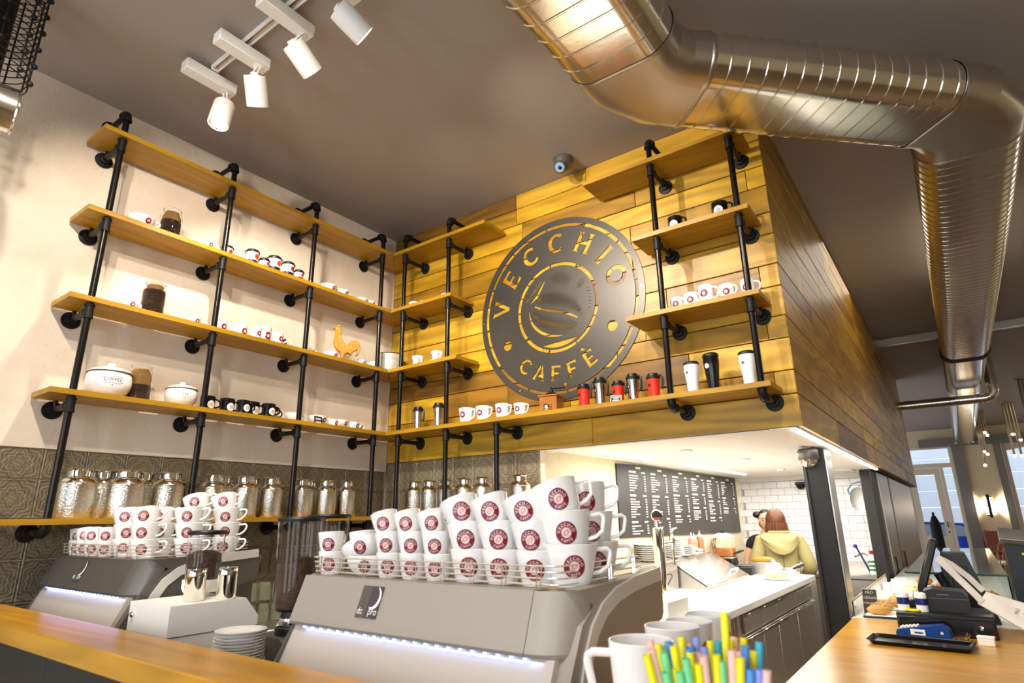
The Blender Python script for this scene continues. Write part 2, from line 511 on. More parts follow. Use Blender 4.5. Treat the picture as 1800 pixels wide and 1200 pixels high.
# --- kitchen box behind the opening
struct(boxo('ceiling_kitchen', (XO - .1, .14, ZB), (W - .16, YBK + .1, ZB + .06), mt['kceil']))
tr = struct(boxo('trim_1', (W - .16, .0, ZB - .006), (W - .03, 3.7, ZB + .0), mt['kceil']))
tr2 = struct(boxo('trim_2', (XO, .024, ZB - .006), (W - .16, .14, ZB), mt['kceil']))
wm = struct(boxo('wall_kitchen_left', (XO - .12, .0145, 0), (XO, YBK, ZB), mt['osb']))
wk = struct(boxo('wall_kitchen_back', (XO - .1, YBK, 0), (2.865, YBK + .1, ZB), mt['grout']))
cove = struct(boxo('trim_3', (XO, YBK - .09, ZB - .05), (W - .16, YBK, ZB), mt['kceil']))
tmesh = MB().box((0, 0, 0), (.150, .010, .076), .003).me('tile', mt['subway'], smooth=False)
tmh = MB().box((0, 0, 0), (.073, .010, .076), .003).me('tile', mt['subway'], smooth=False)
for r_ in range(13):
    z = 1.935 - r_ * .0795
    off = 0 if r_ % 2 else -.077
    x = XO + .03 + off
    while x < 2.80:
        a, b = max(x, XO + .002), min(x + .150, 2.86)
        if b - a > .14:
            ob('tile', tmesh, wk, Vector(((a + b) / 2, YBK - .003, z)) - wk.location)
        elif b - a > .03:
            ob('tile', tmh, wk, Vector(((a + b) / 2, YBK - .003, z)) - wk.location, (0, 0, 0), ((b - a) / .073, 1, 1))
        x += .1535
    # tiled return at the end of the left kitchen wall
    ob('tile', tmh if r_ % 2 else tmesh, wm, Vector((XO + .003, YBK - (.04 if r_ % 2 else .08), z)) - wm.location, (0, 0, PI / 2))
# LED lines let into the kitchen ceiling and along its outer edge
def led(name, lo, hi, label):
    tag(boxo(name, lo, hi, mt['ledw']), label, 'led light')
led('led_strip', (W - .055, .03, ZB - .016), (W - .03, 3.72, ZB - .007), 'long white LED strip along the outer lower edge of the plank box')
led('led_strip', (1.70, .25, ZB - .008), (1.74, 1.15, ZB - .001), 'white LED line in the kitchen ceiling nearest the tin tiles')
led('led_strip', (1.74, 1.75, ZB - .008), (1.78, 3.6, ZB - .001), 'white LED line in the kitchen ceiling along the menu board')
lamp('kitchen_edge_light', 'AREA', (W - .07, 1.9, ZB - .03), (W - .4, 1.9, 0), 14, (1, .95, .86), shape='RECTANGLE', size=.05, size_y=3.6)
dl = [('downlight', MB().lathe([(.028, -.012), (.05, -.012), (.052, 0), (.0001, .0)], 20).me('trim_ring', mt['whitem'])), ]
dlf = MB().lathe([(.0001, -.006), (.028, -.006), (.028, -.011)], 20).me('lens', mt['ledw'])
for p, lb in (((2.175, .687), 'nearest'), ((2.29, 1.65), 'second nearest'), ((2.245, 3.06), 'third nearest'), ((2.45, 4.05), 'farthest')):
    t = thing('downlight', 'round white recessed downlight in the kitchen ceiling, the %s one' % lb, 'downlight', (p[0], p[1], ZB), group=None)
    ob('trim_ring', dl[0][1], t); ob('lens', dlf, t)
t = thing('ceiling_hatch', 'square white access hatch in the kitchen ceiling by the column', 'hatch', (2.62, 3.75, ZB))
ob('hatch_panel', MB().box((0, 0, -.005), (.3, .34, .008), .002).me('hatch_panel', mt['kceil']), t)
ob('hatch_frame', MB().box((-.165, 0, -.006), (.02, .37, .012)).box((.165, 0, -.006), (.02, .37, .012)).box((0, .18, -.006), (.31, .02, .012)).box((0, -.18, -.006), (.31, .02, .012)).me('hatch_frame', mt['whitem']), t)

# --- steel column at the corner of the kitchen opening
t = thing('steel_column', 'dark steel I beam column holding up the corner of the plank box', 'column', (2.88, 1.2, 0))
ob('flange_plate', MB().box((0, -.10, ZB / 2 - .006), (.135, .014, ZB - .012), .002).me('flange_plate', mt['dark']), t)
ob('flange_plate', MB().box((0, .10, ZB / 2 - .006), (.135, .014, ZB - .012), .002).me('flange_plate', mt['dark']), t)
ob('web_plate', MB().box((-.02, 0, ZB / 2 - .006), (.014, .19, ZB - .012)).me('web_plate', mt['dark']), t)
ob('edge_strip', MB().box((-.05, -.113, ZB / 2 - .05), (.012, .012, ZB - .15), .002).me('edge_strip', mt['dark']), t)
o = ob('stainless_cladding', MB().box((.074, .0, ZB / 2 - .006), (.012, .20, ZB - .03), .002).me('stainless_cladding', mt['brushed']), t)
o['label'] = 'brushed stainless cladding on the aisle side'
t = thing('dome_camera', 'dark half dome camera with clear bubble on top of the steel column', 'camera', (2.862, 1.06, ZB - .075))
ob('housing', MB().lathe([(.0001, .062), (.05, .062), (.062, .05), (.066, .0), (.06, -.012), (.0001, -.012)], 24).me('housing', mt['machined']), t)
ob('bubble', MB().lathe([(.052, -.012), (.05, -.03), (.036, -.05), (.015, -.06), (.0001, -.062)], 24).me('bubble', mat('smoked_bubble', '#cfcac0', .05, .8)), t)
ob('lens', MB().ball((0, 0, -.03), .022).me('lens', mt['black']), t)

# --- steel doors and frame below the far part of the plank box
t = thing('dark_door_frame', 'black steel frame post at the far side of the kitchen opening', 'frame', (2.895, 3.94, 0))
ob('post', MB().box((0, -.08, ZB / 2 - .004), (.10, .36, ZB - .01), .004).me('post', mt['dark']), t)
ob('seal_strip', MB().box((.052, .12, ZB / 2 - .004), (.012, .09, ZB - .02), .002).me('seal_strip', mat('mottled_grey_seal', '#6f6d66', .6, noise=.4, nscale=30)), t)
for k, (y0, y1, lb) in enumerate(((4.2, 5.15, 'near'), (5.35, 9.0, 'far'))):
    t = thing('cold_room_door', 'tall brushed steel cold room door under the plank box, the %s one' % lb, 'door', (2.93, (y0 + y1) / 2, 0))
    ob('door_leaf', MB().box((0, 0, ZB / 2 - .004), (.06, y1 - y0, ZB - .02), .004).me('door_leaf', mt['brushed']), t)
    ob('handle', MB().tube([(.028, -(y1 - y0) / 2 + .12, 1.0), (.044, -(y1 - y0) / 2 + .12, 1.0), (.044, -(y1 - y0) / 2 + .12, 1.16), (.028, -(y1 - y0) / 2 + .12, 1.16)], .008).me('handle', mt['blackp']), t)
t = tag(boxo('dark_jamb', (2.90, 5.17, 0), (2.955, 5.33, ZB - .01), mt['dark'], b=.003), 'narrow black jamb between the two steel cold room doors', 'jamb')

# ================================================================== LETTERS
def arcpts(cx, cy, rx, ry, a0, a1, n):
    return [(cx + rx * math.cos(a0 + (a1 - a0) * k / n), cy + ry * math.sin(a0 + (a1 - a0) * k / n)) for k in range(n + 1)]
G = {}
G['I'] = (.4, [[(0, 0), (.4, 0), (.31, .08), (.31, .92), (.4, 1), (0, 1), (.09, .92), (.09, .08)]])
G['H'] = (.95, [[(0, 0), (.36, 0), (.29, .08), (.29, .42), (.66, .42), (.66, .08), (.59, 0), (.95, 0), (.87, .08), (.87, .92), (.95, 1), (.59, 1), (.66, .92), (.66, .58), (.29, .58), (.29, .92), (.36, 1), (0, 1), (.08, .92), (.08, .08)]])
G['E'] = (.75, [[(0, 0), (.75, 0), (.75, .24), (.66, .17), (.29, .17), (.29, .42), (.55, .42), (.62, .36), (.62, .64), (.55, .58), (.29, .58), (.29, .83), (.66, .83), (.75, .76), (.75, 1), (0, 1), (.08, .92), (.08, .08)]])
G['F'] = (.75, [[(0, 0), (.37, 0), (.29, .08), (.29, .42), (.55, .42), (.62, .36), (.62, .64), (.55, .58), (.29, .58), (.29, .83), (.66, .83), (.75, .74), (.75, 1), (0, 1), (.08, .92), (.08, .08)]])
G['V'] = (1.0, [[(.42, 0), (.58, 0), (.93, .92), (1, 1), (.66, 1), (.72, .92), (.5, .3), (.28, .92), (.34, 1), (0, 1), (.07, .92)]])
G['A'] = (1.0, [[(0, 0), (.32, 0), (.27, .08), (.5, .70), (.5, 1), (.42, 1), (.07, .08)], [(.55, 1), (.6, 1), (.93, .08), (1, 0), (.66, 0), (.72, .08), (.665, .22), (.41, .22), (.47, .38), (.605, .38), (.55, .55)]])
G['C'] = (.9, [arcpts(.48, .5, .47, .5, math.radians(42), math.radians(318), 26) + arcpts(.5, .5, .27, .33, math.radians(316), math.radians(44), 22)])
G['O'] = (1.0, [arcpts(.5, .5, .5, .5, math.radians(25), math.radians(195), 16) + arcpts(.5, .5, .29, .31, math.radians(195), math.radians(25), 16),
                arcpts(.5, .5, .5, .5, math.radians(203), math.radians(377), 16) + arcpts(.5, .5, .29, .31, math.radians(377), math.radians(203), 16)])
G['T'] = (.8, [[(.25, 0), (.55, 0), (.49, .08), (.49, .84), (.72, .84), (.8, .74), (.8, 1), (0, 1), (0, .74), (.08, .84), (.31, .84), (.31, .08)]])
G['É'] = (.75, G['E'][1] + [[(.10, 1.30), (.30, 1.36), (.50, 1.10), (.40, 1.08)]])   # grave accent
def arc_polys(text, angles, r, h, outward=True):
    """letters set on an arc; x right, y up, angles in degrees"""
    out = []
    for ch, a in zip(text, angles):
        wd, polys = G[ch]
        a = math.radians(a)
        e = Vector((math.cos(a), math.sin(a)))
        up = e if outward else -e
        tx = Vector((up.y, -up.x))
        for p in polys:
            out.append([tuple(e * r + tx * ((x - wd / 2) * h) + up * ((y - .5) * h)) for x, y in p])
    return out
def fill_mesh(polys, m, name, depth=0.0, outer=None):
    """flat or extruded filled shape with holes (even-odd), built once from a 2D curve"""
    cu = bpy.data.curves.new(name, 'CURVE'); cu.dimensions = '2D'; cu.fill_mode = 'BOTH' if depth else 'FRONT'
    cu.extrude = depth / 2
    for p in ([outer] if outer else []) + polys:
        sp = cu.splines.new('POLY'); sp.points.add(len(p) - 1)
        for q, (x, y) in zip(sp.points, p): q.co = (x, y, 0, 1)
        sp.use_cyclic_u = True
    o = bpy.data.objects.new(name, cu); COL.objects.link(o)
    dg = bpy.context.evaluated_depsgraph_get(); dg.update()
    me = bpy.data.meshes.new_from_object(o.evaluated_get(dg))
    bpy.data.objects.remove(o); bpy.data.curves.remove(cu)
    me.name = name
    me.materials.clear(); me.materials.append(m)
    return me
def text_mesh(s, size, m, depth=0.0, name='lettering', shear=0.0, align='CENTER'):
    cu = bpy.data.curves.new(name, 'FONT'); cu.body = s; cu.size = size; cu.extrude = depth / 2; cu.align_x = align; cu.align_y = 'CENTER'; cu.shear = shear
    o = bpy.data.objects.new(name, cu); COL.objects.link(o)
    dg = bpy.context.evaluated_depsgraph_get(); dg.update()
    me = bpy.data.meshes.new_from_object(o.evaluated_get(dg))
    bpy.data.objects.remove(o); bpy.data.curves.remove(cu)
    me.name = name; me.materials.clear(); me.materials.append(m)
    return me

# ================================================================== ROUND STEEL SIGN
SR = .648
def ring_segs(r0, r1, n, gap, start=0.0):
    out = []
    for k in range(n):
        a0 = start + 2 * PI * k / n + gap / 2; a1 = start + 2 * PI * (k + 1) / n - gap / 2
        m_ = max(6, int(96 / n))
        out.append(arcpts(0, 0, r1, r1, a0, a1, m_) + arcpts(0, 0, r0, r0, a1, a0, m_))
    return out
holes = []
holes += ring_segs(.583, .606, 12, .022, .1)
holes += ring_segs(.298, .322, 9, .03, .3)
holes += arc_polys('VECCHIO', [170, 142.5, 115.5, 88.5, 60.5, 36.5, 14], .472, .145)
holes += arc_polys('CAFFÉ', [-125, -109, -93.5, -77.5, -60], .462, .110, outward=False)
for a in (-154, -28): holes.append(arcpts(.463 * math.cos(math.radians(a)), .463 * math.sin(math.radians(a)), .036, .036, 0, 2 * PI * 23 / 24, 23))
# engraved bean: slits clipped to ellipses
def slits(cx, cy, a, b, tilt, ang, step, wd, skip=None):
    out = []
    ct, st = math.cos(tilt), math.sin(tilt)
    da, db = math.cos(ang), math.sin(ang)          # slit direction
    na, nb = -db, da
    ext = max(a, b)
    k = -int(ext / step)
    while k * step < ext:
        ox, oy = na * k * step, nb * k * step
        # intersect line with tilted ellipse
        def loc(x, y): return ((x * ct + y * st) / a, (-x * st + y * ct) / b)
        p = loc(ox, oy); d = loc(da, db)
        A = d[0] ** 2 + d[1] ** 2; B = 2 * (p[0] * d[0] + p[1] * d[1]); Cc = p[0] ** 2 + p[1] ** 2 - 1
        D = B * B - 4 * A * Cc
        if D > 0:
            t0 = (-B - math.sqrt(D)) / (2 * A); t1 = (-B + math.sqrt(D)) / (2 * A)
            segs = [(t0, t1)]
            if skip:
                segs = []
                # leave the crease free
                n_ = 40; cur = None
                for q in range(n_ + 1):
                    t = t0 + (t1 - t0) * q / n_
                    if not skip(ox + da * t, oy + db * t):
                        if cur is None: cur = t
                    elif cur is not None:
                        segs.append((cur, t)); cur = None
                if cur is not None: segs.append((cur, t1))
            for (u0, u1) in segs:
                if u1 - u0 < .012: continue
                e = (u1 - u0) * .04
                q0 = (cx + ox + da * u0, cy + oy + db * u0); q1 = (cx + ox + da * u1, cy + oy + db * u1)
                mid = ((q0[0] + q1[0]) / 2, (q0[1] + q1[1]) / 2)
                out.append([q0, (mid[0] + na * wd, mid[1] + nb * wd), q1, (mid[0] - na * wd, mid[1] - nb * wd)])
        k += 1
    return out
tl = math.radians(-24)
def crease(x, y):
    u = x * math.cos(tl) + y * math.sin(tl); v = -x * math.sin(tl) + y * math.cos(tl)
    c = .007 * math.sin(u * 16)
    return -.030 < v - c < .026
holes += slits(-.010, -.035, .213, .150, tl, math.radians(60), .0095, .0030, crease)
# bright crease, lower lip and light crescents round the bean
def cres(cx, cy, r0, r1, off, a0, a1, n=18):
    return arcpts(cx, cy, r0, r0, a0, a1, n) + arcpts(cx + off[0], cy + off[1], r1, r1, a1, a0, n)
u = []
for k in range(17):
    s_ = -.185 + .37 * k / 16
    u.append((s_, .007 * math.sin(s_ * 16)))
cr = [(s_, c + .006 + .011 * math.sin(PI * (i / 16))) for i, (s_, c) in enumerate(u)] + [(s_, c - .004) for s_, c in reversed(u)]
holes.append([(-.010 + s_ * math.cos(tl) - c * math.sin(tl), -.035 + s_ * math.sin(tl) + c * math.cos(tl)) for s_, c in cr])
lip = []
for k in range(15):
    a = math.radians(190 + 120 * k / 14); lip.append((.219 * math.cos(a), .156 * math.sin(a)))
for k in reversed(range(15)):
    a = math.radians(190 + 120 * k / 14); w_ = .020 * math.sin(PI * k / 14) + .002; lip.append(((.219 + w_) * math.cos(a), (.156 + w_) * math.sin(a)))
holes.append([(-.010 + x * math.cos(tl) - y * math.sin(tl), -.035 + x * math.sin(tl) + y * math.cos(tl)) for x, y in lip])
holes.append(arcpts(0, 0, .286, .286, math.radians(244), math.radians(304), 16) )
holes += slits(.045, .195, .085, .055, math.radians(-8), math.radians(40), .0085, .002)
holes += slits(.195, .125, .05, .03, math.radians(40), math.radians(10), .009, .002)
for k in range(12):      # hatch on the right rim and the left leaf
    a = math.radians(-38 + 5.2 * k)
    p = Vector((math.cos(a), math.sin(a))); q = Vector((-p.y, p.x))
    c0 = p * .245; c1 = p * .28 + q * -.012
    holes.append([tuple(c0), tuple((c0 + c1) / 2 + q * .0022), tuple(c1), tuple((c0 + c1) / 2 - q * .0022)])
for k in range(14):
    c0 = Vector((-.235 + .010 * k, .075 + .0095 * k)); d = Vector((-.030, .022))
    n_ = Vector((.58, .8)) * .002
    holes.append([tuple(c0), tuple(c0 + d / 2 + n_), tuple(c0 + d), tuple(c0 + d / 2 - n_)])
holes.append([(-.232, .055), (-.165, .115), (-.092, .212), (-.086, .205), (-.152, .098)])
holes.append([(-.15, .222), (-.05, .262), (-.055, .255), (-.145, .214)])
# keep only slits that do not touch another opening, so that each opening stays clean
def _cross(p, q, r, s_):
    def o(a, b, c): return (b[0] - a[0]) * (c[1] - a[1]) - (b[1] - a[1]) * (c[0] - a[0])
    return o(p, q, r) * o(p, q, s_) < 0 and o(r, s_, p) * o(r, s_, q) < 0
def _inside(pt, poly):
    c = False; n_ = len(poly)
    for i in range(n_):
        (x0, y0), (x1, y1) = poly[i], poly[i - 1]
        if (y0 > pt[1]) != (y1 > pt[1]) and pt[0] < (x1 - x0) * (pt[1] - y0) / (y1 - y0) + x0: c = not c
    return c
def clean(polys, rmax):
    out = []
    for p in sorted(polys, key=lambda q: -len(q)):
        if max(math.hypot(*v) for v in p) > rmax: continue
        bb = (min(v[0] for v in p), max(v[0] for v in p), min(v[1] for v in p), max(v[1] for v in p))
        ok_ = True
        for q, b2 in out:
            if bb[0] > b2[1] or bb[1] < b2[0] or bb[2] > b2[3] or bb[3] < b2[2]: continue
            if _inside(p[0], q) or _inside(q[0], p) or any(_cross(p[i - 1], p[i], q[j - 1], q[j]) for i in range(len(p)) for j in range(len(q))):
                ok_ = False; break
        if ok_: out.append((p, bb))
    return [p for p, b_ in out]
centre = clean([p for p in holes if max(math.hypot(*v) for v in p) < .292], .290)
midp = clean([p for p in holes if min(math.hypot(*v) for v in p) > .33 and max(math.hypot(*v) for v in p) < .58], .575)
t = thing('round_sign', 'round dark steel sign with cut out letters and a coffee bean on the plank wall', 'sign', (1.625, -.004, 2.978))
def circ(r, n_=120): return arcpts(0, 0, r, r, 0, 2 * PI * (n_ - 1) / n_, n_ - 1)
R90 = (PI / 2, 0, 0)
ob('outer_ring', fill_mesh([circ(.606)], mt['sign'], 'outer_ring', .004, circ(SR)), t, (0, 0, 0), R90)
ob('letter_plate', fill_mesh([circ(.322)] + midp, mt['sign'], 'letter_plate', .004, circ(.583)), t, (0, 0, 0), R90)
ob('bean_plate', fill_mesh(centre, mt['sign'], 'bean_plate', .0015, circ(.298)), t, (0, 0, 0), R90)
def tie(r0, r1, n_, gap, start):
    for k in range(n_):
        a_ = start + 2 * PI * k / n_
        ob('tie_bar', MB().box((0, 0, 0), (r1 - r0 + .004, .004, gap), 0).me('tie_bar', mt['sign'], smooth=False), t, ((r0 + r1) / 2 * math.cos(a_), 0, (r0 + r1) / 2 * math.sin(a_)), (0, -a_, 0))
tie(.583, .606, 12, .010, .1); tie(.298, .322, 9, .008, .3)
stud = MB().cyl((0, .003, 0), (0, -.004, 0), .006, 8).me('fixing_stud', mt['galv'])
for a_ in range(6): ob('fixing_stud', stud, t, (.627 * math.cos(a_ * PI / 3), 0, .627 * math.sin(a_ * PI / 3)))
# ================================================================== PIPE SHELVING
ST = .026                       # board thickness
SZ = {1: 3.637, 2: 3.154, 3: 2.673, 4: 2.197, 5: 1.600}     # undersides
TOP = {k: v + ST for k, v in SZ.items()}
SD = .272; PD = .235; GAP = .022; PR = .0165
def board(poly, z, parent, name='shelf_board'):
    """board from a plan polygon whose long side is X; origin at its middle"""
    cx = sum(p[0] for p in poly) / len(poly); cy = sum(p[1] for p in poly) / len(poly)
    return (cx, cy, MB().prism([(x - cx, y - cy) for x, y in poly], 0, ST))
arm_tee = {}
def bracket_meshes():
    L = PD
    arm = MB().cyl((0, 0, 0), (0, L - .02, 0), PR * .92).cyl((0, .035, 0), (0, .035, .046), .010, 10)   # local +Y points from wall out
    arm2 = MB().cyl((0, 0, 0), (0, L - .02, 0), PR * .92)
    fl = MB().lathe([(.0001, 0), (.044, 0), (.046, .004), (.044, .009), (.026, .012), (.024, .03), (.018, .032), (.0001, .032)], 20, (0, 0, 0), (0, 1, 0))
    for a in range(4):
        fl.ball((.034 * math.cos(a * PI / 2 + .7), .010, .034 * math.sin(a * PI / 2 + .7)), .005, 8, 5)
    tee = MB().lathe([(.0001, -.036), (.0235, -.036), (.0235, -.026), (.021, -.024), (.021, .024), (.0235, .026), (.0235, .036), (.0001, .036)], 18, (0, L, 0))
    tee.lathe([(.021, 0), (.021, .024), (.0235, .026), (.0235, .036), (.0001, .036)], 18, (0, L, 0), (0, -1, 0))
    pts = [(0, L - .05, 0)] + [(0, L - .03 + .03 * math.sin(a), .03 - .03 * math.cos(a)) for a in [PI / 2 * k / 6 for k in range(7)]] + [(0, L, .05)]
    elb = MB().tube(pts, .0225, 16)
    elb.lathe([(.0001, 0), (.026, 0), (.026, .012), (.0001, .012)], 18, (0, L, .038)).lathe([(.0001, 0), (.026, 0), (.026, .012), (.0001, .012)], 18, (0, L - .05, 0), (0, 1, 0))
    pts2 = [(x, y, -z) for x, y, z in pts]
    elb2 = MB().tube(pts2, .0225, 16)
    elb2.lathe([(.0001, 0), (.026, 0), (.026, .012), (.0001, .012)], 18, (0, L, -.05)).lathe([(.0001, 0), (.026, 0), (.026, .012), (.0001, .012)], 18, (0, L - .05, 0), (0, 1, 0))
    return dict(arm=arm.me('arm', mt['pipe']), arm2=arm2.me('arm', mt['pipe']), flange=fl.me('flange', mt['flange']), tee=tee.me('tee_fitting', mt['flange']),
                elbow_up=elb.me('elbow_fitting', mt['flange']), elbow_down=elb2.me('elbow_fitting', mt['flange']))
BM = bracket_meshes()
def bracket(parent, loc, rz, fit):
    a = ob('bracket_arm', BM['arm' if fit == 'tee' else 'arm2'], parent, loc, (0, 0, rz))
    ob('flange', BM['flange'], a)
    ob('tee_fitting' if fit == 'tee' else 'elbow_fitting', BM[fit], a)
def upright(parent, x, y, z0, z1):
    ob('upright_pipe', MB().cyl((0, 0, 0), (0, 0, z1 - z0), PR).me('upright_pipe', mt['pipe']), parent, (x, y, z0))
YE = -2.347
ua = thing('pipe_shelving', 'five oak boards on black iron pipe frame along the cream plaster wall', 'shelving', (0, -1.2, 0))
oA = Vector(ua.location)
for k in range(1, 6):
    ye = YE if k < 5 else -3.6
    # plan in local frame rotated 90 deg: local x = world y, local y = -world x
    poly = [(ye, -SD), (-SD - .003, -SD), (-GAP - .003, -GAP), (ye, -GAP)]
    cx, cy, mb = board(poly, SZ[k], None)
    ob('shelf_board', mb.me('shelf_board', mt['shelf'], smooth=False), ua, Vector((-cy, cx, SZ[k])) - oA, (0, 0, PI / 2))
PA = [-2.245, -1.61, -.985, -.35]
for y in PA:
    upright(ua, PD, y - oA.y, SZ[5] - .003, 3.80 - .045)
    for k in range(1, 5):
        bracket(ua, Vector((0, y, SZ[k] - .045)) - oA, -PI / 2, 'tee')
    bracket(ua, Vector((0, y, SZ[5] - .035)) - oA, -PI / 2, 'elbow_up')
    bracket(ua, Vector((0, y, 3.80)) - oA, -PI / 2, 'elbow_down')
ubt = thing('pipe_shelving', 'oak boards on black iron pipes on the plank wall, both sides of the round sign', 'shelving', (1.5, 0, 0))
oB = Vector(ubt.location)
def bboard(z, x0, x1, mitre):
    poly = [(x0 + (SD if mitre else 0), -SD), (x1, -SD), (x1, -GAP), (x0 + (GAP if mitre else 0), -GAP)]
    cx, cy, mb = board(poly, z, None)
    ob('shelf_board', mb.me('shelf_board', mt['shelf'], smooth=False), ubt, Vector((cx, cy, z)) - oB)
bboard(SZ[1], .003, 1.208, True); bboard(SZ[2], .003, .895, True); bboard(SZ[3], .003, .954, True)
bboard(SZ[4], .003, 2.978, True); bboard(SZ[5], .003, XO, True)
bboard(SZ[1], 2.016, 2.99, False); bboard(SZ[2], 2.32, 2.987, False); bboard(SZ[3], 2.249, 2.983, False)
for x in (.372, .84):
    upright(ubt, x - oB.x, -PD, SZ[5] - .003, 3.80 - .045)
    for k in range(1, 5): bracket(ubt, Vector((x, 0, SZ[k] - .045)) - oB, PI, 'tee')
    bracket(ubt, Vector((x, 0, SZ[5] - .035)) - oB, PI, 'elbow_up')
    bracket(ubt, Vector((x, 0, 3.80)) - oB, PI, 'elbow_down')
upright(ubt, 1.28 - oB.x, -PD, SZ[5] - .003, SZ[4] - .03)
bracket(ubt, Vector((1.28, 0, SZ[4] - .045)) - oB, PI, 'tee'); bracket(ubt, Vector((1.28, 0, SZ[5] - .035)) - oB, PI, 'elbow_up')
for x in (2.462, 2.927):
    upright(ubt, x - oB.x, -PD, SZ[4] - .003, 3.80 - .045)
    for k in range(1, 4): bracket(ubt, Vector((x, 0, SZ[k] - .045)) - oB, PI, 'tee')
    bracket(ubt, Vector((x, 0, SZ[4] - .04)) - oB, PI, 'elbow_up')
    bracket(ubt, Vector((x, 0, 3.80)) - oB, PI, 'elbow_down')

# ================================================================== CROCKERY KINDS
LOGOTXT = arc_polys('VECCHIO', [168, 142, 115, 90, 64, 40, 14], .70, .30) + arc_polys('CAFFÉ', [-128, -109, -91, -73, -54], .72, .24, outward=False)
def on_cup(prof_r, zc, R_, d, ang=0.0):
    """map flat disc coordinates (x,y in units of R_) onto a body of revolution"""
    def f(x, y):
        z = zc + y * R_
        r = prof_r(z) + d
        a = ang + (x * R_) / r
        return (r * math.sin(a), -r * math.cos(a), z)
    return f
def logo_parts(prof_r, zc, R_, ang=0.0, letters=False, c0='burg', c1='pale'):
    """printed round logo; faces local -Y"""
    def disc(r0, r1, d):
        m_ = MB(); f = on_cup(prof_r, zc, R_, d, ang); vs = []; fs = []
        n = 24; rr = [r0, (r0 + r1) / 2, r1]
        for r in rr:
            for k in range(n): vs.append(f(r * math.cos(2 * PI * k / n), r * math.sin(2 * PI * k / n)))
        for i in range(2):
            for k in range(n): fs.append((i * n + k, (i + 1) * n + k, (i + 1) * n + (k + 1) % n, i * n + (k + 1) % n))
        if r0 == 0: pass
        return m_.add(vs, fs)
    out = [('logo', disc(0.001, 1.0, .0005).me('logo', mt[c0], recalc=False), None)]
    out.append(('logo_centre', disc(.001, .46, .0009).me('logo_centre', mt[c1], recalc=False), 0))
    if letters:
        f = on_cup(prof_r, zc, R_, .0009, ang)
        me = fill_mesh(LOGOTXT, mt[c1], 'logo_lettering')
        for v in me.vertices: v.co = f(v.co.x, v.co.y)
        out.append(('logo_lettering', me, 0))
        f2 = on_cup(prof_r, zc, R_, .0012, ang)
        b = fill_mesh([[(.30 * math.cos(a) * 1.0 + .02 * math.sin(a), .24 * math.sin(a) + .10 * math.cos(a)) for a in [2 * PI * k / 20 for k in range(20)]]], mt['logo_mid'], 'logo_bean')
        for v in b.vertices: v.co = f2(v.co.x, v.co.y)
        out.append(('logo_bean', b, 0))
    return out
mt['logo_mid'] = mat('dusty_rose_print', '#c98f8a', .4)
mt['orange'] = mat('brick_red_print', '#b8401f', .35)
def shift(parts, base):
    return [(p[0], p[1], (p[2] + base) if p[2] is not None else None) for p in parts]
def cup_kind(rt, rb, h, bulge=0.0, handle='box', m='white', logoR=.6, letters=False, hang=0.9, c0='burg', c1='pale', lz=.52, wall=.003, lang=0.0, hw=None):
    """open cup: rim radius rt, foot radius rb; handle points to local angle hang from -Y"""
    def pr(z):
        t = max(0, min(1, z / h))
        return rb + (rt - rb) * t + bulge * math.sin(PI * t)
    N = 8
    outer = [(.0001, .0015), (rb * .8, .0015), (rb * .86, 0), (rb * .97, .0015)] + [(pr(h * k / N), h * k / N) for k in range(1, N + 1)]
    inner = [(pr(h * k / N) - wall, max(h * k / N, .005)) for k in range(N, 0, -1)] + [(pr(.006) - wall, .006), (.0001, .005)]
    rim = [(rt - wall * .5, h + .0012)]
    body = MB().lathe(outer + rim + inner, 28).me('body', mt[m])
    parts = [('body', body, None)]
    hw = hw or h * .38
    th = max(.0042, h * .055)
    zt, zb_ = h * .86, h * .30
    a = hang
    e = Vector((math.sin(a), -math.cos(a), 0))
    def P(o, z): return e * o + Vector((0, 0, z))
    r1, r2 = pr(zt) - .002, pr(zb_) - .002
    if handle == 'box':
        pts = [P(r1, zt), P(r1 + hw * .8, zt + .002), P(r1 + hw, zt - .004), P(r1 + hw * 1.02, zt - .012), P(r1 + hw * .82, zb_ + .016), P(r2 + hw * .62, zb_ + .004), P(r2, zb_)]
    else:
        pts = [P(r1 + (hw * math.sin(PI * k / 8)) + (r2 - r1) * k / 8, zt + (zb_ - zt) * (1 - math.cos(PI * k / 8)) / 2) for k in range(9)]
    if handle:
        parts.append(('handle', MB().tube(pts, th, 8).me('handle', mt[m]), None))
    if logoR:
        parts += shift(logo_parts(pr, h * lz, logoR * h / 2, lang, letters, c0, c1), len(parts))
    return parts
KD = {}
KD['cap'] = cup_kind(.060, .026, .062, .010, 'box', hang=1.35, logoR=.46, lang=.35, lz=.6)          # wide cappuccino cup
KD['mid'] = cup_kind(.048, .028, .055, .004, 'ring', hang=1.3, logoR=.5, lang=.35, lz=.55)
KD['esp'] = cup_kind(.034, .023, .050, .002, 'ring', hang=1.3, logoR=.55, lang=.35)
KD['mug'] = cup_kind(.043, .038, .098, 0, 'ring', hang=1.3, logoR=.42, lang=.35, hw=.034)
KD['lat'] = cup_kind(.050, .038, .100, 0, 'box', hang=1.25, logoR=.40, lang=-.1, hw=.032, lz=.58)
KD['tall'] = cup_kind(.044, .040, .125, 0, 'ring', hang=1.25, logoR=.36, lang=-.05, hw=.042, lz=.58)
mt['greyp'] = mat('light_grey_print', '#b9b7b0', .5)
KD['bmug'] = cup_kind(.043, .043, .095, 0, 'ring', m='black', hang=1.45, logoR=.52, lang=.22, hw=.034, c0='chalkw', c1='greyp', lz=.45)
KD['bmugr'] = cup_kind(.042, .042, .098, 0, 'ring', m='black', hang=1.25, logoR=.52, lang=-.02, hw=.034, c0='chalkw', c1='greyp', lz=.45)
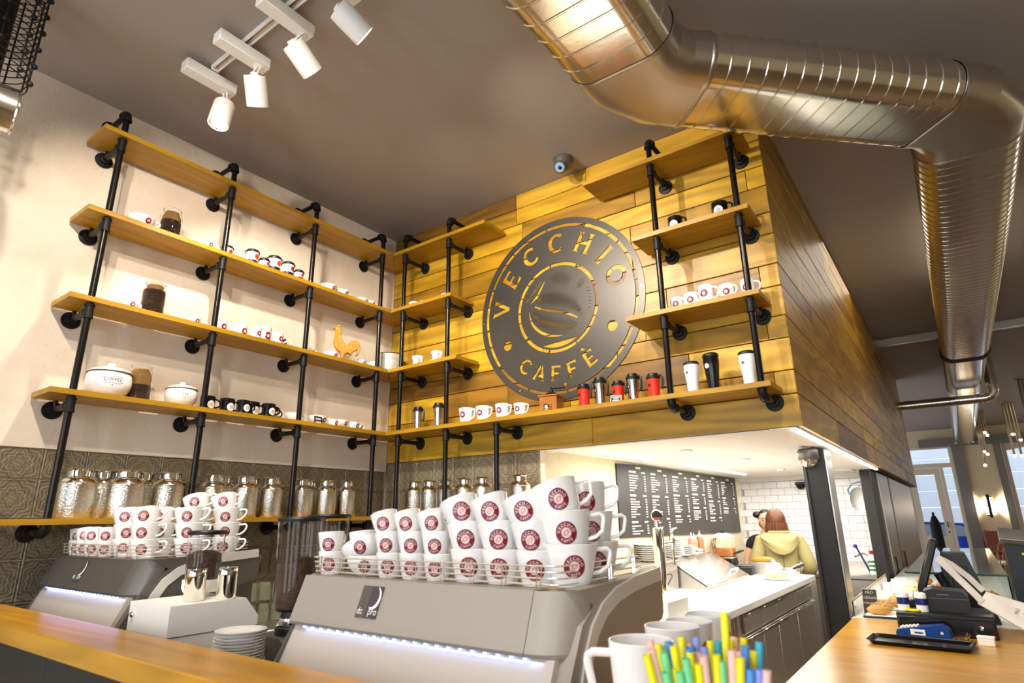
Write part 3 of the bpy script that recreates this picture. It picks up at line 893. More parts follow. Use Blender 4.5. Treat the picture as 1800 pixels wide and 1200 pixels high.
KD['bowl'] = cup_kind(.062, .035, .062, .006, 'ring', hang=1.45, logoR=0)
# cups on the machines
KD['S'] = cup_kind(.0405, .029, .068, .001, 'box', hang=2.5, logoR=.58, letters=True, lz=.46, hw=.022, lang=-.12)
KD['Mc'] = cup_kind(.0535, .037, .083, .001, 'box', hang=2.5, logoR=.60, letters=True, lz=.48, hw=.026, lang=-.05)
KD['L'] = cup_kind(.066, .045, .097, .001, 'box', hang=1.6, logoR=.54, letters=True, lz=.5, hw=.034, lang=.12)
KD['Wd'] = cup_kind(.062, .030, .058, .010, 'box', hang=1.5, logoR=.62, letters=True, lz=.5, hw=.03, lang=-.1)
KD['Lm'] = cup_kind(.058, .040, .076, .001, 'box', hang=1.25, logoR=.56, letters=True, lz=.5, hw=.034, lang=-.05)

def togo_kind(h, r):
    def pr(z): return r * .72 + r * .28 * z / h
    cup = MB().lathe([(.0001, 0), (r * .72, 0), (r, h), (r - .002, h), (.0001, h - .004)], 24).me('cup', mt['white'])
    lid = MB().lathe([(r + .001, h - .006), (r + .004, h - .004), (r + .004, h + .003), (r * .92, h + .006), (r * .88, h + .015), (r * .8, h + .015), (r * .78, h + .010), (.0001, h + .010)], 24).me('lid', mt['blackp'])
    band = MB().lathe([(pr(h * .16), h * .14), (pr(h * .16) + .0035, h * .16), (pr(h * .48) + .0035, h * .48), (pr(h * .48), h * .5)], 24).me('grip_band', mt['blackp'])
    return [('cup', cup, None), ('lid', lid, None), ('grip_band', band, None)] + shift(logo_parts(pr, h * .72, h * .15, .45, False, 'orange', 'orange'), 3)
KD['togo'] = togo_kind(.118, .043)
KD['togos'] = togo_kind(.075, .034)
def travel_kind(h, rt, rb, m, handle=True, logo=('blackp', 'greyp'), ang=-.3):
    def pr(z): return rb + (rt - rb) * min(1, z / (h * .8)) ** .8
    b = MB().lathe([(.0001, 0), (rb * .96, 0), (rb, .003)] + [(pr(h * .8 * k / 8), .003 + h * .8 * k / 8) for k in range(1, 9)] + [(.0001, h * .81)], 24).me('body', mt[m])
    l = MB().lathe([(rt - .004, h * .79), (rt + .003, h * .8), (rt + .004, h * .88), (rt + .001, h * .9), (rt * .9, h * .905), (rt * .86, h * .96), (rt * .8, h), (rt * .7, h), (rt * .66, h * .95), (.0001, h * .95)], 24).me('lid', mt['blackp'])
    parts = [('body', b, None), ('lid', l, None)]
    if handle:
        e = Vector((math.sin(1.3), -math.cos(1.3), 0))
        def P(o, z): return e * o + Vector((0, 0, z))
        parts.append(('handle', MB().tube([P(rt, h * .86), P(rt + .018, h * .88), P(rt + .030, h * .82), P(rt + .034, h * .66), P(rt + .030, h * .44), P(rt + .024, h * .38)], .0065, 8).me('handle', mt['blackp']), None))
    parts += shift(logo_parts(pr, h * .55, h * .062, ang, False, *logo), len(parts))
    return parts
KD['steel'] = travel_kind(.182, .038, .030, 'steelmug')
KD['redm'] = travel_kind(.152, .036, .030, 'red', True, ('blackp', 'burg'))
def tumbler_kind(h, m, logo):
    prof = [(.029, .003), (.030, h * .1), (.031, h * .3), (.036, h * .5), (.041, h * .7), (.0415, h * .8), (.041, h * .9)]
    def pr(z):
        for (r0, z0), (r1, z1) in zip(prof, prof[1:]):
            if z <= z1: return r0 + (r1 - r0) * (z - z0) / (z1 - z0)
        return prof[-1][0]
    b = MB().lathe([(.0001, 0), (.028, 0)] + prof + [(.0001, h * .905)], 24).me('body', mt[m])
    l = MB().lathe([(.0415, h * .895), (.043, h * .91), (.042, h * .955), (.036, h * .99), (.028, h), (.0001, h)], 24).me('lid', mt['blackp'])
    return [('body', b, None), ('lid', l, None)] + shift(logo_parts(pr, h * .66, h * .062, -.35, False, *logo), 2)
KD['wt'] = tumbler_kind(.186, 'white', ('greyp', 'blackp'))
KD['bt'] = tumbler_kind(.215, 'black', ('chalkw', 'greyp'))

def can_kind(r, h=.236):
    s = r / .075
    body = MB().lathe([(.0001, 0), (r * .97, 0), (r, .004), (r, .162), (r * .98, .167)], 32).me('body', mt['emboss'])
    sh = MB().lathe([(r * .98, .167), (r * 1.01, .170), (r * .98, .175), (r * .88, .186), (r * .74, .194), (r * .66, .197), (r * .65, .200)], 32).me('shoulder', mt['chrome'])
    lid = MB().lathe([(r * .63, .199), (r * .64, .224), (r * .71, .227), (r * .73, .231), (r * .70, .234), (r * .60, .235), (r * .56, .238), (.0001, .2385)], 32).me('lid', mt['chrome'])
    return [('body', body, None), ('shoulder', sh, None), ('lid', lid, None)]
KD['can1'] = can_kind(.084); KD['can2'] = can_kind(.074); KD['can3'] = can_kind(.067)

def jar_kind(fill, bagh):
    g = MB().lathe([(.0001, .002), (.050, 0), (.056, .006), (.058, .02), (.058, .145), (.052, .165), (.047, .172), (.047, .186), (.050, .19), (.049, .194), (.046, .194), (.0445, .172), (.050, .160), (.0555, .143), (.0555, .02), (.053, .006), (.0001, .006)], 28).me('glass', mt['glass'])
    b = MB().lathe([(.0001, .007), (.0535, .007), (.0548, .02), (.0548, fill - .01), (.052, fill), (.02, fill + .006), (.0001, fill + .008)], 28).me('coffee_beans', mt['beans'])
    k = MB(); rr = random.Random(3)
    vs = []; n = 16; zz = [fill, fill + bagh * .35, fill + bagh * .7, fill + bagh, fill + bagh * 1.02]
    for i, z in enumerate(zz):
        for q in range(n):
            r = min([.050, .052, .050, .036, .002][i] * (1 + rr.uniform(-.12, .02)), .0525 if z < .15 else .041)
            vs.append((r * math.cos(2 * PI * q / n), r * math.sin(2 * PI * q / n), z + rr.uniform(-.004, .004)))
    fs = [(i * n + q, i * n + (q + 1) % n, (i + 1) * n + (q + 1) % n, (i + 1) * n + q) for i in range(4) for q in range(n)]
    return [('glass_jar', g, None), ('coffee_beans', b, None), ('paper_bag', k.add(vs, fs).me('paper_bag', mt['paper']), None)]
KD['jar1'] = jar_kind(.118, .060); KD['jar2'] = jar_kind(.150, .035); KD['jar3'] = jar_kind(.090, .085)

# ================================================================== THINGS ON THE SHELVES (wall A: y along wall; wall B: x along wall)
def onA(kind, k, y, label, cat, name, d=.14, rz=None, group=None, sc=1.0):
    # front (-Y local) turned to the room (+X), slightly to the counter
    return spawn(KD[kind], name, label, cat, (d, y, TOP[k]), PI / 2 - .12 if rz is None else rz, group, None, sc)
def onB(kind, k, x, label, cat, name, d=-.14, rz=.25, group=None, sc=1.0):
    return spawn(KD[kind], name, label, cat, (x, d, TOP[k]), rz, group, None, sc)
g = 'cups on the plaster wall shelves'
W_ = 'cup'
onA('cap', 2, -2.062, 'wide white cup with red logo left of the upper bean jar', W_, 'coffee_cup', .17, group=g, sc=1.12)
onA('jar1', 2, -1.90, 'glass jar of beans with folded paper bag on second highest plaster wall board', 'jar', 'bean_jar', .15)
onA('cap', 2, -1.697, 'wide white cup right of the upper bean jar, left of second pipe', W_, 'coffee_cup', .17, group=g, sc=.95)
gt = 'takeaway cups on the second board'
onA('togo', 2, -1.53, 'takeaway cup with black lid, half hidden behind the second pipe', W_, 'takeaway_cup', .11, group=gt, sc=.85)
onA('togo', 2, -1.375, 'takeaway cup with black lid, first one right of second pipe', W_, 'takeaway_cup', .14, group=gt)
onA('togos', 2, -1.305, 'tiny lidded takeaway cup tucked between two tall ones', W_, 'takeaway_cup', .17, group=gt)
onA('togo', 2, -1.215, 'tallest looking takeaway cup with black grip band, middle of the lidded group', W_, 'takeaway_cup', .14, group=gt, sc=1.08)
onA('togo', 2, -1.115, 'takeaway cup with black lid, last tall one of the lidded group', W_, 'takeaway_cup', .15, group=gt)
onA('togos', 2, -1.048, 'tiny lidded takeaway cup at the right end of the lidded group', W_, 'takeaway_cup', .18, group=gt)
onA('cap', 2, -.793, 'wide white cup right of third pipe on second highest board', W_, 'coffee_cup', .17, group=g)
onA('mid', 2, -.675, 'middle sized white cup in the gap between two wide cups, second board', W_, 'coffee_cup', .18, group=g)
onA('cap', 2, -.475, 'wide white cup left of fourth pipe on second highest board', W_, 'coffee_cup', .16, group=g, sc=.85)
onA('esp', 2, -.40, 'espresso cup hiding beside the fourth pipe on second highest board', W_, 'coffee_cup', .18, group=g)
onA('mid', 3, -2.054, 'white cup with red logo left of the full bean jar on middle board', W_, 'coffee_cup', .17, group=g)
onA('jar2', 3, -1.925, 'glass jar nearly full of beans with brown lid paper, middle board', 'jar', 'bean_jar', .15, sc=1.03)
onA('mid', 3, -1.705, 'white cup with red logo between full bean jar and second pipe', W_, 'coffee_cup', .17, group=g, sc=.95)
gm = 'white mugs on the middle board'
onA('mug', 3, -1.525, 'white mug directly right of second pipe, middle board', 'mug', 'mug', .14, group=gm, sc=.9)
onA('mug', 3, -1.385, 'white mug heading the left pair, middle board', 'mug', 'mug', .12, group=gm, sc=1.05)
onA('mug', 3, -1.325, 'shorter white mug behind in the left pair, middle board', 'mug', 'mug', .20, group=gm, sc=.8)
onA('mug', 3, -1.225, 'tallest white mug heading the right trio, middle board', 'mug', 'mug', .11, group=gm, sc=1.25)
onA('mug', 3, -1.165, 'second white mug of the right trio, middle board', 'mug', 'mug', .19, group=gm, sc=.85)
onA('mug', 3, -1.105, 'last white mug of the right trio, middle board', 'mug', 'mug', .14, group=gm, sc=.9)
onA('esp', 3, -.880, 'espresso cup just right of third pipe, middle board', W_, 'coffee_cup', .14, group=g)
onA('mid', 3, -.712, 'white cup left of the golden rooster', W_, 'coffee_cup', .15, group=g, sc=1.05)
onA('mid', 3, -.445, 'white cup right of the golden rooster', W_, 'coffee_cup', .15, group=g)
onA('esp', 3, -.350, 'espresso cup by the fourth pipe near the old tin', W_, 'coffee_cup', .19, group=g)
gb = 'black mugs on the plaster wall'
onA('bmug', 4, -1.535, 'black mug with white disc behind the second pipe, beside the tea pot', 'mug', 'mug', .13, group=gb, sc=.95)
onA('bmug', 4, -1.411, 'black mug with white disc, front one of the left black pair', 'mug', 'mug', .12, group=gb)
onA('bmug', 4, -1.345, 'black mug peeking out behind the left black pair', 'mug', 'mug', .19, group=gb, sc=.9)
onA('bmug', 4, -1.242, 'black mug with white disc, first of the black trio', 'mug', 'mug', .11, group=gb, sc=1.05)
onA('bmug', 4, -1.17, 'black mug, second of the black trio', 'mug', 'mug', .18, group=gb, sc=.95)
onA('bmug', 4, -1.105, 'black mug, last and lowest looking of the black trio', 'mug', 'mug', .12, group=gb, sc=.85)
onA('bowl', 4, -.965, 'plain white bowl like cup behind the third pipe', W_, 'coffee_cup', .15, group=g, sc=.95)
onA('cap', 4, -.765, 'wide white cup behind the little black framed card', W_, 'coffee_cup', .13, group=g, sc=1.1)
onA('esp', 4, -.672, 'espresso cup right of the cup with framed card', W_, 'coffee_cup', .18, group=g)
onA('cap', 4, -.575, 'wide white cup in the middle of the lowest row right of the third pipe', W_, 'coffee_cup', .13, group=g)
onA('esp', 4, -.482, 'espresso cup, second from the fourth pipe on the lowest cup board', W_, 'coffee_cup', .17, group=g, sc=1.1)
onA('esp', 4, -.410, 'espresso cup next to the fourth pipe on the lowest cup board', W_, 'coffee_cup', .13, group=g)
t = thing('framed_card', 'small white card with black frame leaning before a wide cup', 'card', (.222, -.825, TOP[4]), 0, rot=(0, -.14, .15))
ob('card_back', MB().box((0, 0, .025), (.004, .062, .05)).me('card_back', mt['white'], smooth=False), t)
ob('frame', MB().box((.004, 0, .003), (.006, .066, .007)).box((.004, 0, .048), (.006, .066, .007)).box((.004, -.031, .025), (.006, .006, .05)).box((.004, .031, .025), (.006, .006, .05)).box((.004, 0, .025), (.006, .05, .006)).me('frame', mt['blackp'], smooth=False), t)
# lidded pots
def pot(y, s, word, label):
    t = thing('lidded_pot', label, 'pot', (.15, y, TOP[4]), PI / 2 - .35)
    r = .105 * s
    prof = [(.0001, .002), (r * .55, 0), (r * .74, .012 * s), (r * .93, .04 * s), (r, .075 * s), (r * .97, .105 * s), (r * .93, .125 * s)]
    ob('body', MB().lathe(prof + [(.0001, .125 * s)], 36).me('body', mt['white']), t)
    lid = ob('lid', MB().lathe([(r * .96, .126 * s), (r * .99, .131 * s), (r * .8, .145 * s), (r * .45, .157 * s), (.014 * s, .160 * s), (.013 * s, .166 * s), (.02 * s, .172 * s), (.018 * s, .180 * s), (.0001, .182 * s)], 36).me('lid', mt['white']), t)
    ob('lid_line', MB().lathe([(r * .965, .1235 * s), (r * .985, .1255 * s), (r * .965, .128 * s)], 36).me('lid_line', mt['blackp']), t)
    def pr(z):
        for (r0, z0), (r1, z1) in zip(prof[1:], prof[2:]):
            if z <= z1: return r0 + (r1 - r0) * (z - z0) / (z1 - z0)
        return prof[-1][0]
    me = text_mesh(word, .024 * s, mt['blackp'])
    f = on_cup(pr, .080 * s, 1.0, .0008, .18)
    for v in me.vertices: v.co = f(v.co.x, v.co.y)
    ob('lettering', me, t)
    orn = MB()
    wv = .044 * s if len(word) > 3 else .032 * s
    for sg in (1, -1):
        pts = [f(wv * math.cos(PI * k / 12) * 1.15, sg * (.016 * s + .006 * s * abs(math.sin(2 * PI * k / 12))) * math.sin(PI * k / 12)) for k in range(13)]
        orn.tube(pts, .0006 * s, 5)
        orn.tube([f(0, sg * .022 * s), f(.003 * s, sg * .025 * s), f(0, sg * .030 * s), f(-.003 * s, sg * .025 * s)], .0007 * s, 5)
    ob('printed_ornament', orn.me('printed_ornament', mt['blackp']), t)
pot(-2.070, 1.0, 'COFFEE', 'large white lidded pot lettered COFFEE')
onA('jar3', 4, -1.915, 'glass jar half full of beans with paper bag beside the COFFEE pot', 'jar', 'bean_jar', .13, sc=1.04)
pot(-1.700, .80, 'TEA', 'smaller white lidded pot lettered TEA')
# rooster
pts = [(-.022, 0), (.018, 0), (.004, .018), (.014, .062), (.030, .075), (.052, .072), (.064, .062), (.066, .076), (.085, .095), (.104, .108), (.108, .088), (.100, .072), (.092, .062), (.110, .066), (.124, .094), (.128, .128), (.118, .160), (.092, .178), (.064, .172), (.044, .152), (.030, .136), (.006, .150), (-.012, .175), (-.018, .210), (-.022, .240), (-.026, .262), (-.040, .270), (-.056, .262), (-.078, .250), (-.062, .243), (-.058, .220), (-.064, .185), (-.068, .150), (-.058, .115), (-.036, .088), (-.014, .076), (-.010, .060), (-.008, .018)]
t = thing('rooster_figure', 'golden openwork rooster figure on the middle board', 'figurine', (.16, -.62, TOP[3]), PI / 2 - .45)
gold = mat('golden_wirework', '#cf9238', .5, .2, noise=.6, nscale=70, bump=1.0, bscale=90)
mb = MB(); n = len(pts)
vs = []
for (dy, ins) in ((-.018, .004), (-.012, 0), (.012, 0), (.018, .004)):
    cx = sum(p[0] for p in pts) / n; cy = sum(p[1] for p in pts) / n
    for i, (x, y) in enumerate(pts):
        tx = Vector(pts[(i + 1) % n]) - Vector(pts[i - 1]); nn = Vector((-tx.y, tx.x)); nn.normalize() if nn.length else None
        vs.append((x + nn.x * ins, dy, max(0, y + nn.y * ins)))
fs = [(a * n + i, a * n + (i + 1) % n, (a + 1) * n + (i + 1) % n, (a + 1) * n + i) for a in range(3) for i in range(n)] + [tuple(range(n)), tuple(range(3 * n, 4 * n))]
ob('body', mb.add(vs, fs).me('body', gold, smooth=False), t)
cm = MB()
for (x, z, r) in ((-.030, .276, .007), (-.041, .279, .007), (-.051, .274, .006), (-.060, .236, .008)): cm.ball((x, 0, z), r, 8, 6, (1, .7, 1))
ob('comb', cm.me('comb', gold), t)
# old tin
t = thing('round_tin', 'old galvanised round tin with worn white paint in the shelf corner', 'tin', (.150, -.150, TOP[3]), .6)
tinm = mat('worn_white_tin', '#c9c8b8', .5, .3, noise=.35, nscale=26, bump=.2, bscale=40)
ob('body', MB().lathe([(.0001, 0), (.104, 0), (.106, .004), (.106, .115)], 36).me('body', tinm), t)
ob('lid', MB().lathe([(.109, .108), (.110, .150), (.106, .154), (.0001, .156)], 36).me('lid', tinm), t)
ob('rim', MB().lathe([(.1095, .147), (.112, .151), (.1095, .155)], 36).me('rim', mt['galv']), t)
ob('handle', MB().tube([(.085 + .02 * math.sin(PI * k / 6), -.085 - .02 * math.sin(PI * k / 6), .07 + .035 * math.cos(PI * k / 6)) for k in range(7)], .003, 6).me('handle', mt['galv']), t)
# canisters
gc = 'hammered steel canisters'
ca = [(-2.123, .15, 'can1', 'front, leftmost of the row'), (-1.995, .085, 'can1', 'rear, behind the second front one'), (-1.925, .20, 'can1', 'front, second from left'),
      (-1.80, .085, 'can1', 'rear, behind the third front one'), (-1.712, .19, 'can1', 'front, third, just left of the second pipe'), (-1.46, .17, 'can2', 'front, first right of the second pipe'),
      (-1.345, .075, 'can2', 'rear, second bay, left'), (-1.265, .175, 'can2', 'front, second bay, middle'), (-1.165, .075, 'can2', 'rear, second bay, right'),
      (-1.088, .175, 'can2', 'front, just left of third pipe'), (-.862, .165, 'can3', 'front, first right of third pipe'), (-.745, .07, 'can3', 'rear, third bay, left'),
      (-.695, .19, 'can3', 'front, third bay, middle'), (-.575, .07, 'can3', 'rear, third bay, right'), (-.520, .185, 'can3', 'front, just left of fourth pipe')]
for y, d, kd, lb in ca:
    spawn(KD[kd], 'canister', 'hammered steel tea canister on plaster wall shelf, ' + lb, 'canister', (d, y, TOP[5]), 0, gc)
for x, lb in ((.455, 'nearest the corner'), (.605, 'second from the corner'), (.755, 'third, left of the second pipe'), (.925, 'fourth from the corner'), (1.085, 'fifth from the corner'), (1.385, 'last one at the right end')):
    spawn(KD['can3'], 'canister', 'hammered steel tea canister under the plank wall, ' + lb, 'canister', (x, -.13, TOP[5]), 0, gc)
# wall B
gq = 'cups on the plank wall boards'
onB('cap', 2, .50, 'wide white cup stacked look near the corner, second board of plank wall', W_, 'coffee_cup', -.12, group=gq, sc=.88)
onB('mid', 2, .425, 'smaller white cup at the very corner, second board of plank wall', W_, 'coffee_cup', -.17, group=gq, sc=.9)
onB('cap', 2, .735, 'wide white cup behind a pipe on the short second board', W_, 'coffee_cup', -.13, group=gq, sc=.88)
onB('lat', 3, .455, 'white cup near the old tin, third board of plank wall', W_, 'coffee_cup', -.14, -.5, group=gq, sc=.95)
onB('lat', 3, .655, 'white cup left of a pipe, third board of plank wall', W_, 'coffee_cup', -.14, -.5, group=gq, sc=.98)
onB('mid', 3, .575, 'half hidden white cup between two cups, third board of plank wall', W_, 'coffee_cup', -.08, -.5, group=gq)
gs = 'steel travel mugs'
onB('steel', 4, .485, 'steel travel mug with black lid nearest the corner', 'travel mug', 'travel_mug', -.15, .15, gs, .97)
onB('steel', 4, .69, 'steel travel mug with black lid hidden partly by the second pipe', 'travel mug', 'travel_mug', -.15, .15, gs)
gl = 'white mugs on the long board'
for x, s, lb in ((.955, 1.16, 'largest, leftmost'), (1.105, 1.12, 'second largest, second from left'), (1.268, 1.08, 'third from left'), (1.412, .95, 'smallest, beside the coffee grinder')):
    onB('lat', 4, x, 'white mug with logo on the long board, ' + lb, 'mug', 'mug', -.15, .15, gl, s * .95)
gr = 'red travel mugs'
onB('redm', 4, 1.885, 'red travel mug next to the coffee grinder', 'travel mug', 'travel_mug', -.15, -.1, gr)
onB('steel', 4, 1.985, 'steel travel mug between the first two red ones', 'travel mug', 'travel_mug', -.13, -.1, gs)
onB('redm', 4, 2.105, 'red travel mug with a small card in front', 'travel mug', 'travel_mug', -.13, -.1, gr, .95)
onB('steel', 4, 2.20, 'steel travel mug between the last two red ones', 'travel mug', 'travel_mug', -.13, -.1, gs, .95)
onB('redm', 4, 2.33, 'red travel mug just left of the right hand pipe', 'travel mug', 'travel_mug', -.14, -.1, gr)
onB('wt', 4, 2.555, 'white tumbler with black lid, left of the black tumbler', 'tumbler', 'tumbler', -.14, 0, 'tumblers')
onB('bt', 4, 2.665, 'tall black tumbler with white disc', 'tumbler', 'tumbler', -.14, 0, 'tumblers')
onB('wt', 4, 2.855, 'white tumbler with black lid at the right end of the long board', 'tumbler', 'tumbler', -.15, 0, 'tumblers', 1.03)
t = thing('sale_card', 'small dark printed card leaning on a red travel mug', 'card', (2.125, -.215, TOP[4]), 0, rot=(-.12, .08, 0))
ob('card_face', MB().box((0, 0, .022), (.062, .003, .044)).me('card_face', mt['blackp'], smooth=False), t)
ob('card_border', MB().box((0, -.001, .003), (.066, .004, .004)).box((0, -.001, .043), (.066, .004, .004)).box((-.032, -.001, .023), (.004, .004, .044)).box((.032, -.001, .023), (.004, .004, .044)).me('card_border', mt['chalkw'], smooth=False), t)
ob('print_lines', MB().box((0, -.002, .034), (.05, .001, .006)).box((0, -.002, .024), (.03, .001, .005)).box((0, -.002, .014), (.044, .001, .005)).me('print_lines', mt['chalkw'], smooth=False), t)
onB('bmugr', 2, 2.555, 'black mug with white disc, left one on the right hand board', 'mug', 'mug', -.16, .05, 'black mugs on the plank wall')
onB('bmugr', 2, 2.815, 'black mug with white disc, right one by the outer pipe', 'mug', 'mug', -.16, .05, 'black mugs on the plank wall', 1.06)
gh = 'white mugs on the right hand board'
for x, kd, s, d, lb in ((2.515, 'mug', .88, -.15, 'first right of the inner pipe'), (2.603, 'mug', .93, -.16, 'second from the inner pipe'), (2.685, 'tall', .96, -.15, 'tall one in the middle'), (2.745, 'mug', .85, -.08, 'hidden behind the tall one'), (2.80, 'mug', .95, -.16, 'fifth, left of the outer pipe'), (2.90, 'tall', .88, -.12, 'right end behind the outer pipe')):
    onB(kd, 3, x, 'white mug with logo on the right hand board, ' + lb, 'mug', 'mug', d, .0 if kd == 'tall' else -.25, gh, s)
# coffee grinder
t = thing('coffee_grinder', 'old wooden hand coffee grinder with crank on the long board', 'grinder', (1.65, -.145, TOP[4]), .15)
gw = wood('grinder_wood', ['#a9691c', '#a9691c'], .3, .25)
ob('box', MB().box((0, 0, .052), (.118, .118, .100), .003).me('box', gw, smooth=False), t)
ob('base_plate', MB().box((0, 0, .004), (.130, .130, .008), .002).me('base_plate', gw, smooth=False), t)
ob('top_plate', MB().box((0, 0, .106), (.132, .132, .010), .002).me('top_plate', gw, smooth=False), t)
d_ = ob('drawer', MB().box((-.008, -.060, .030), (.062, .008, .044), .002).me('drawer', gw, smooth=False), t)
ob('drawer_pull', MB().lathe([(.028, 0), (.026, .010), (.016, .018), (.0001, .021)], 20, (-.008, -.064, .030), (0, -1, 0)).me('drawer_pull', mt['chrome']), d_)
ob('hopper_dome', MB().lathe([(.048, .111), (.046, .118), (.034, .130), (.014, .136), (.012, .150), (.006, .152), (.005, .170), (.0001, .171)], 24).me('hopper_dome', mt['flange']), t)
c_ = ob('crank', MB().tube([(0, 0, .158), (.05, -.01, .156), (.095, -.02, .152), (.110, -.023, .153)], .0045, 8).me('crank', mt['flange']), t)
ob('crank_knob', MB().lathe([(.004, .150), (.009, .158), (.014, .166), (.012, .176), (.0001, .180)], 16, (.110, -.023, 0)).me('crank_knob', gw), c_)
# ================================================================== BAR, WORKTOPS, ESPRESSO MACHINES
ZL = 1.27
t = thing('raised_bar', 'raised oak bar ledge with charcoal front across the foreground', 'bar', (1.5, -2.4, 0))
oo = Vector(t.location)
def ptop(x0, y0, x1, y1, z0, z1, m, name, parent, org, b=.004):
    return ob(name, MB().box((0, 0, 0), (x1 - x0, y1 - y0, z1 - z0), b).me(name, m), parent, Vector(((x0 + x1) / 2, (y0 + y1) / 2, (z0 + z1) / 2)) - org)
ptop(.004, -2.50, 3.60, -2.315, ZL - .06, ZL, mt['bar'], 'ledge_top', t, oo)
ptop(2.99, -2.314, 3.17, -1.72, ZL - .03, ZL, mt['bar'], 'ledge_return', t, oo, .003)
for k in range(6):
    x0 = .006 + k * .6
    ptop(x0, -2.47, x0 + .597, -2.44, .02, ZL - .06, mt['dark'], 'front_panel', t, oo, .002)
ptop(3.02, -2.44, 3.14, -1.78, .0, ZL - .03, mt['dark'], 'return_panel', t, oo, .002)
ZT = .93
t = thing('barista_counter', 'low dark barista worktop behind the bar carrying the espresso machines', 'counter', (1.5, -1.9, 0))
oo = Vector(t.location)
ptop(.003, -2.43, 3.0, -1.40, ZT - .04, ZT, mt['greywood'], 'worktop', t, oo)
for k in range(5): ptop(.02 + k * .59, -2.38, .60 + k * .59, -1.45, .0, ZT - .04, mt['dark'], 'cabinet', t, oo, .003)
t = thing('back_counter', 'back worktop along the tin tiled walls below the canister shelf', 'counter', (.3, -.7, 0))
oo = Vector(t.location)
ptop(.0, -1.39, .60, -.60, 1.02, 1.06, mt['brushed'], 'worktop', t, oo)
ptop(.0, -.595, 1.47, -.0, 1.02, 1.06, mt['brushed'], 'worktop', t, oo)
for k in range(2): ptop(.02, -1.38 + k * .39, .57, -1.0 + k * .39, 0, 1.02, mt['whitem'], 'cabinet', t, oo, .003)
for k in range(3): ptop(.02 + k * .48, -.57, .49 + k * .48, -.02, 0, 1.02, mt['whitem'], 'cabinet', t, oo, .003)

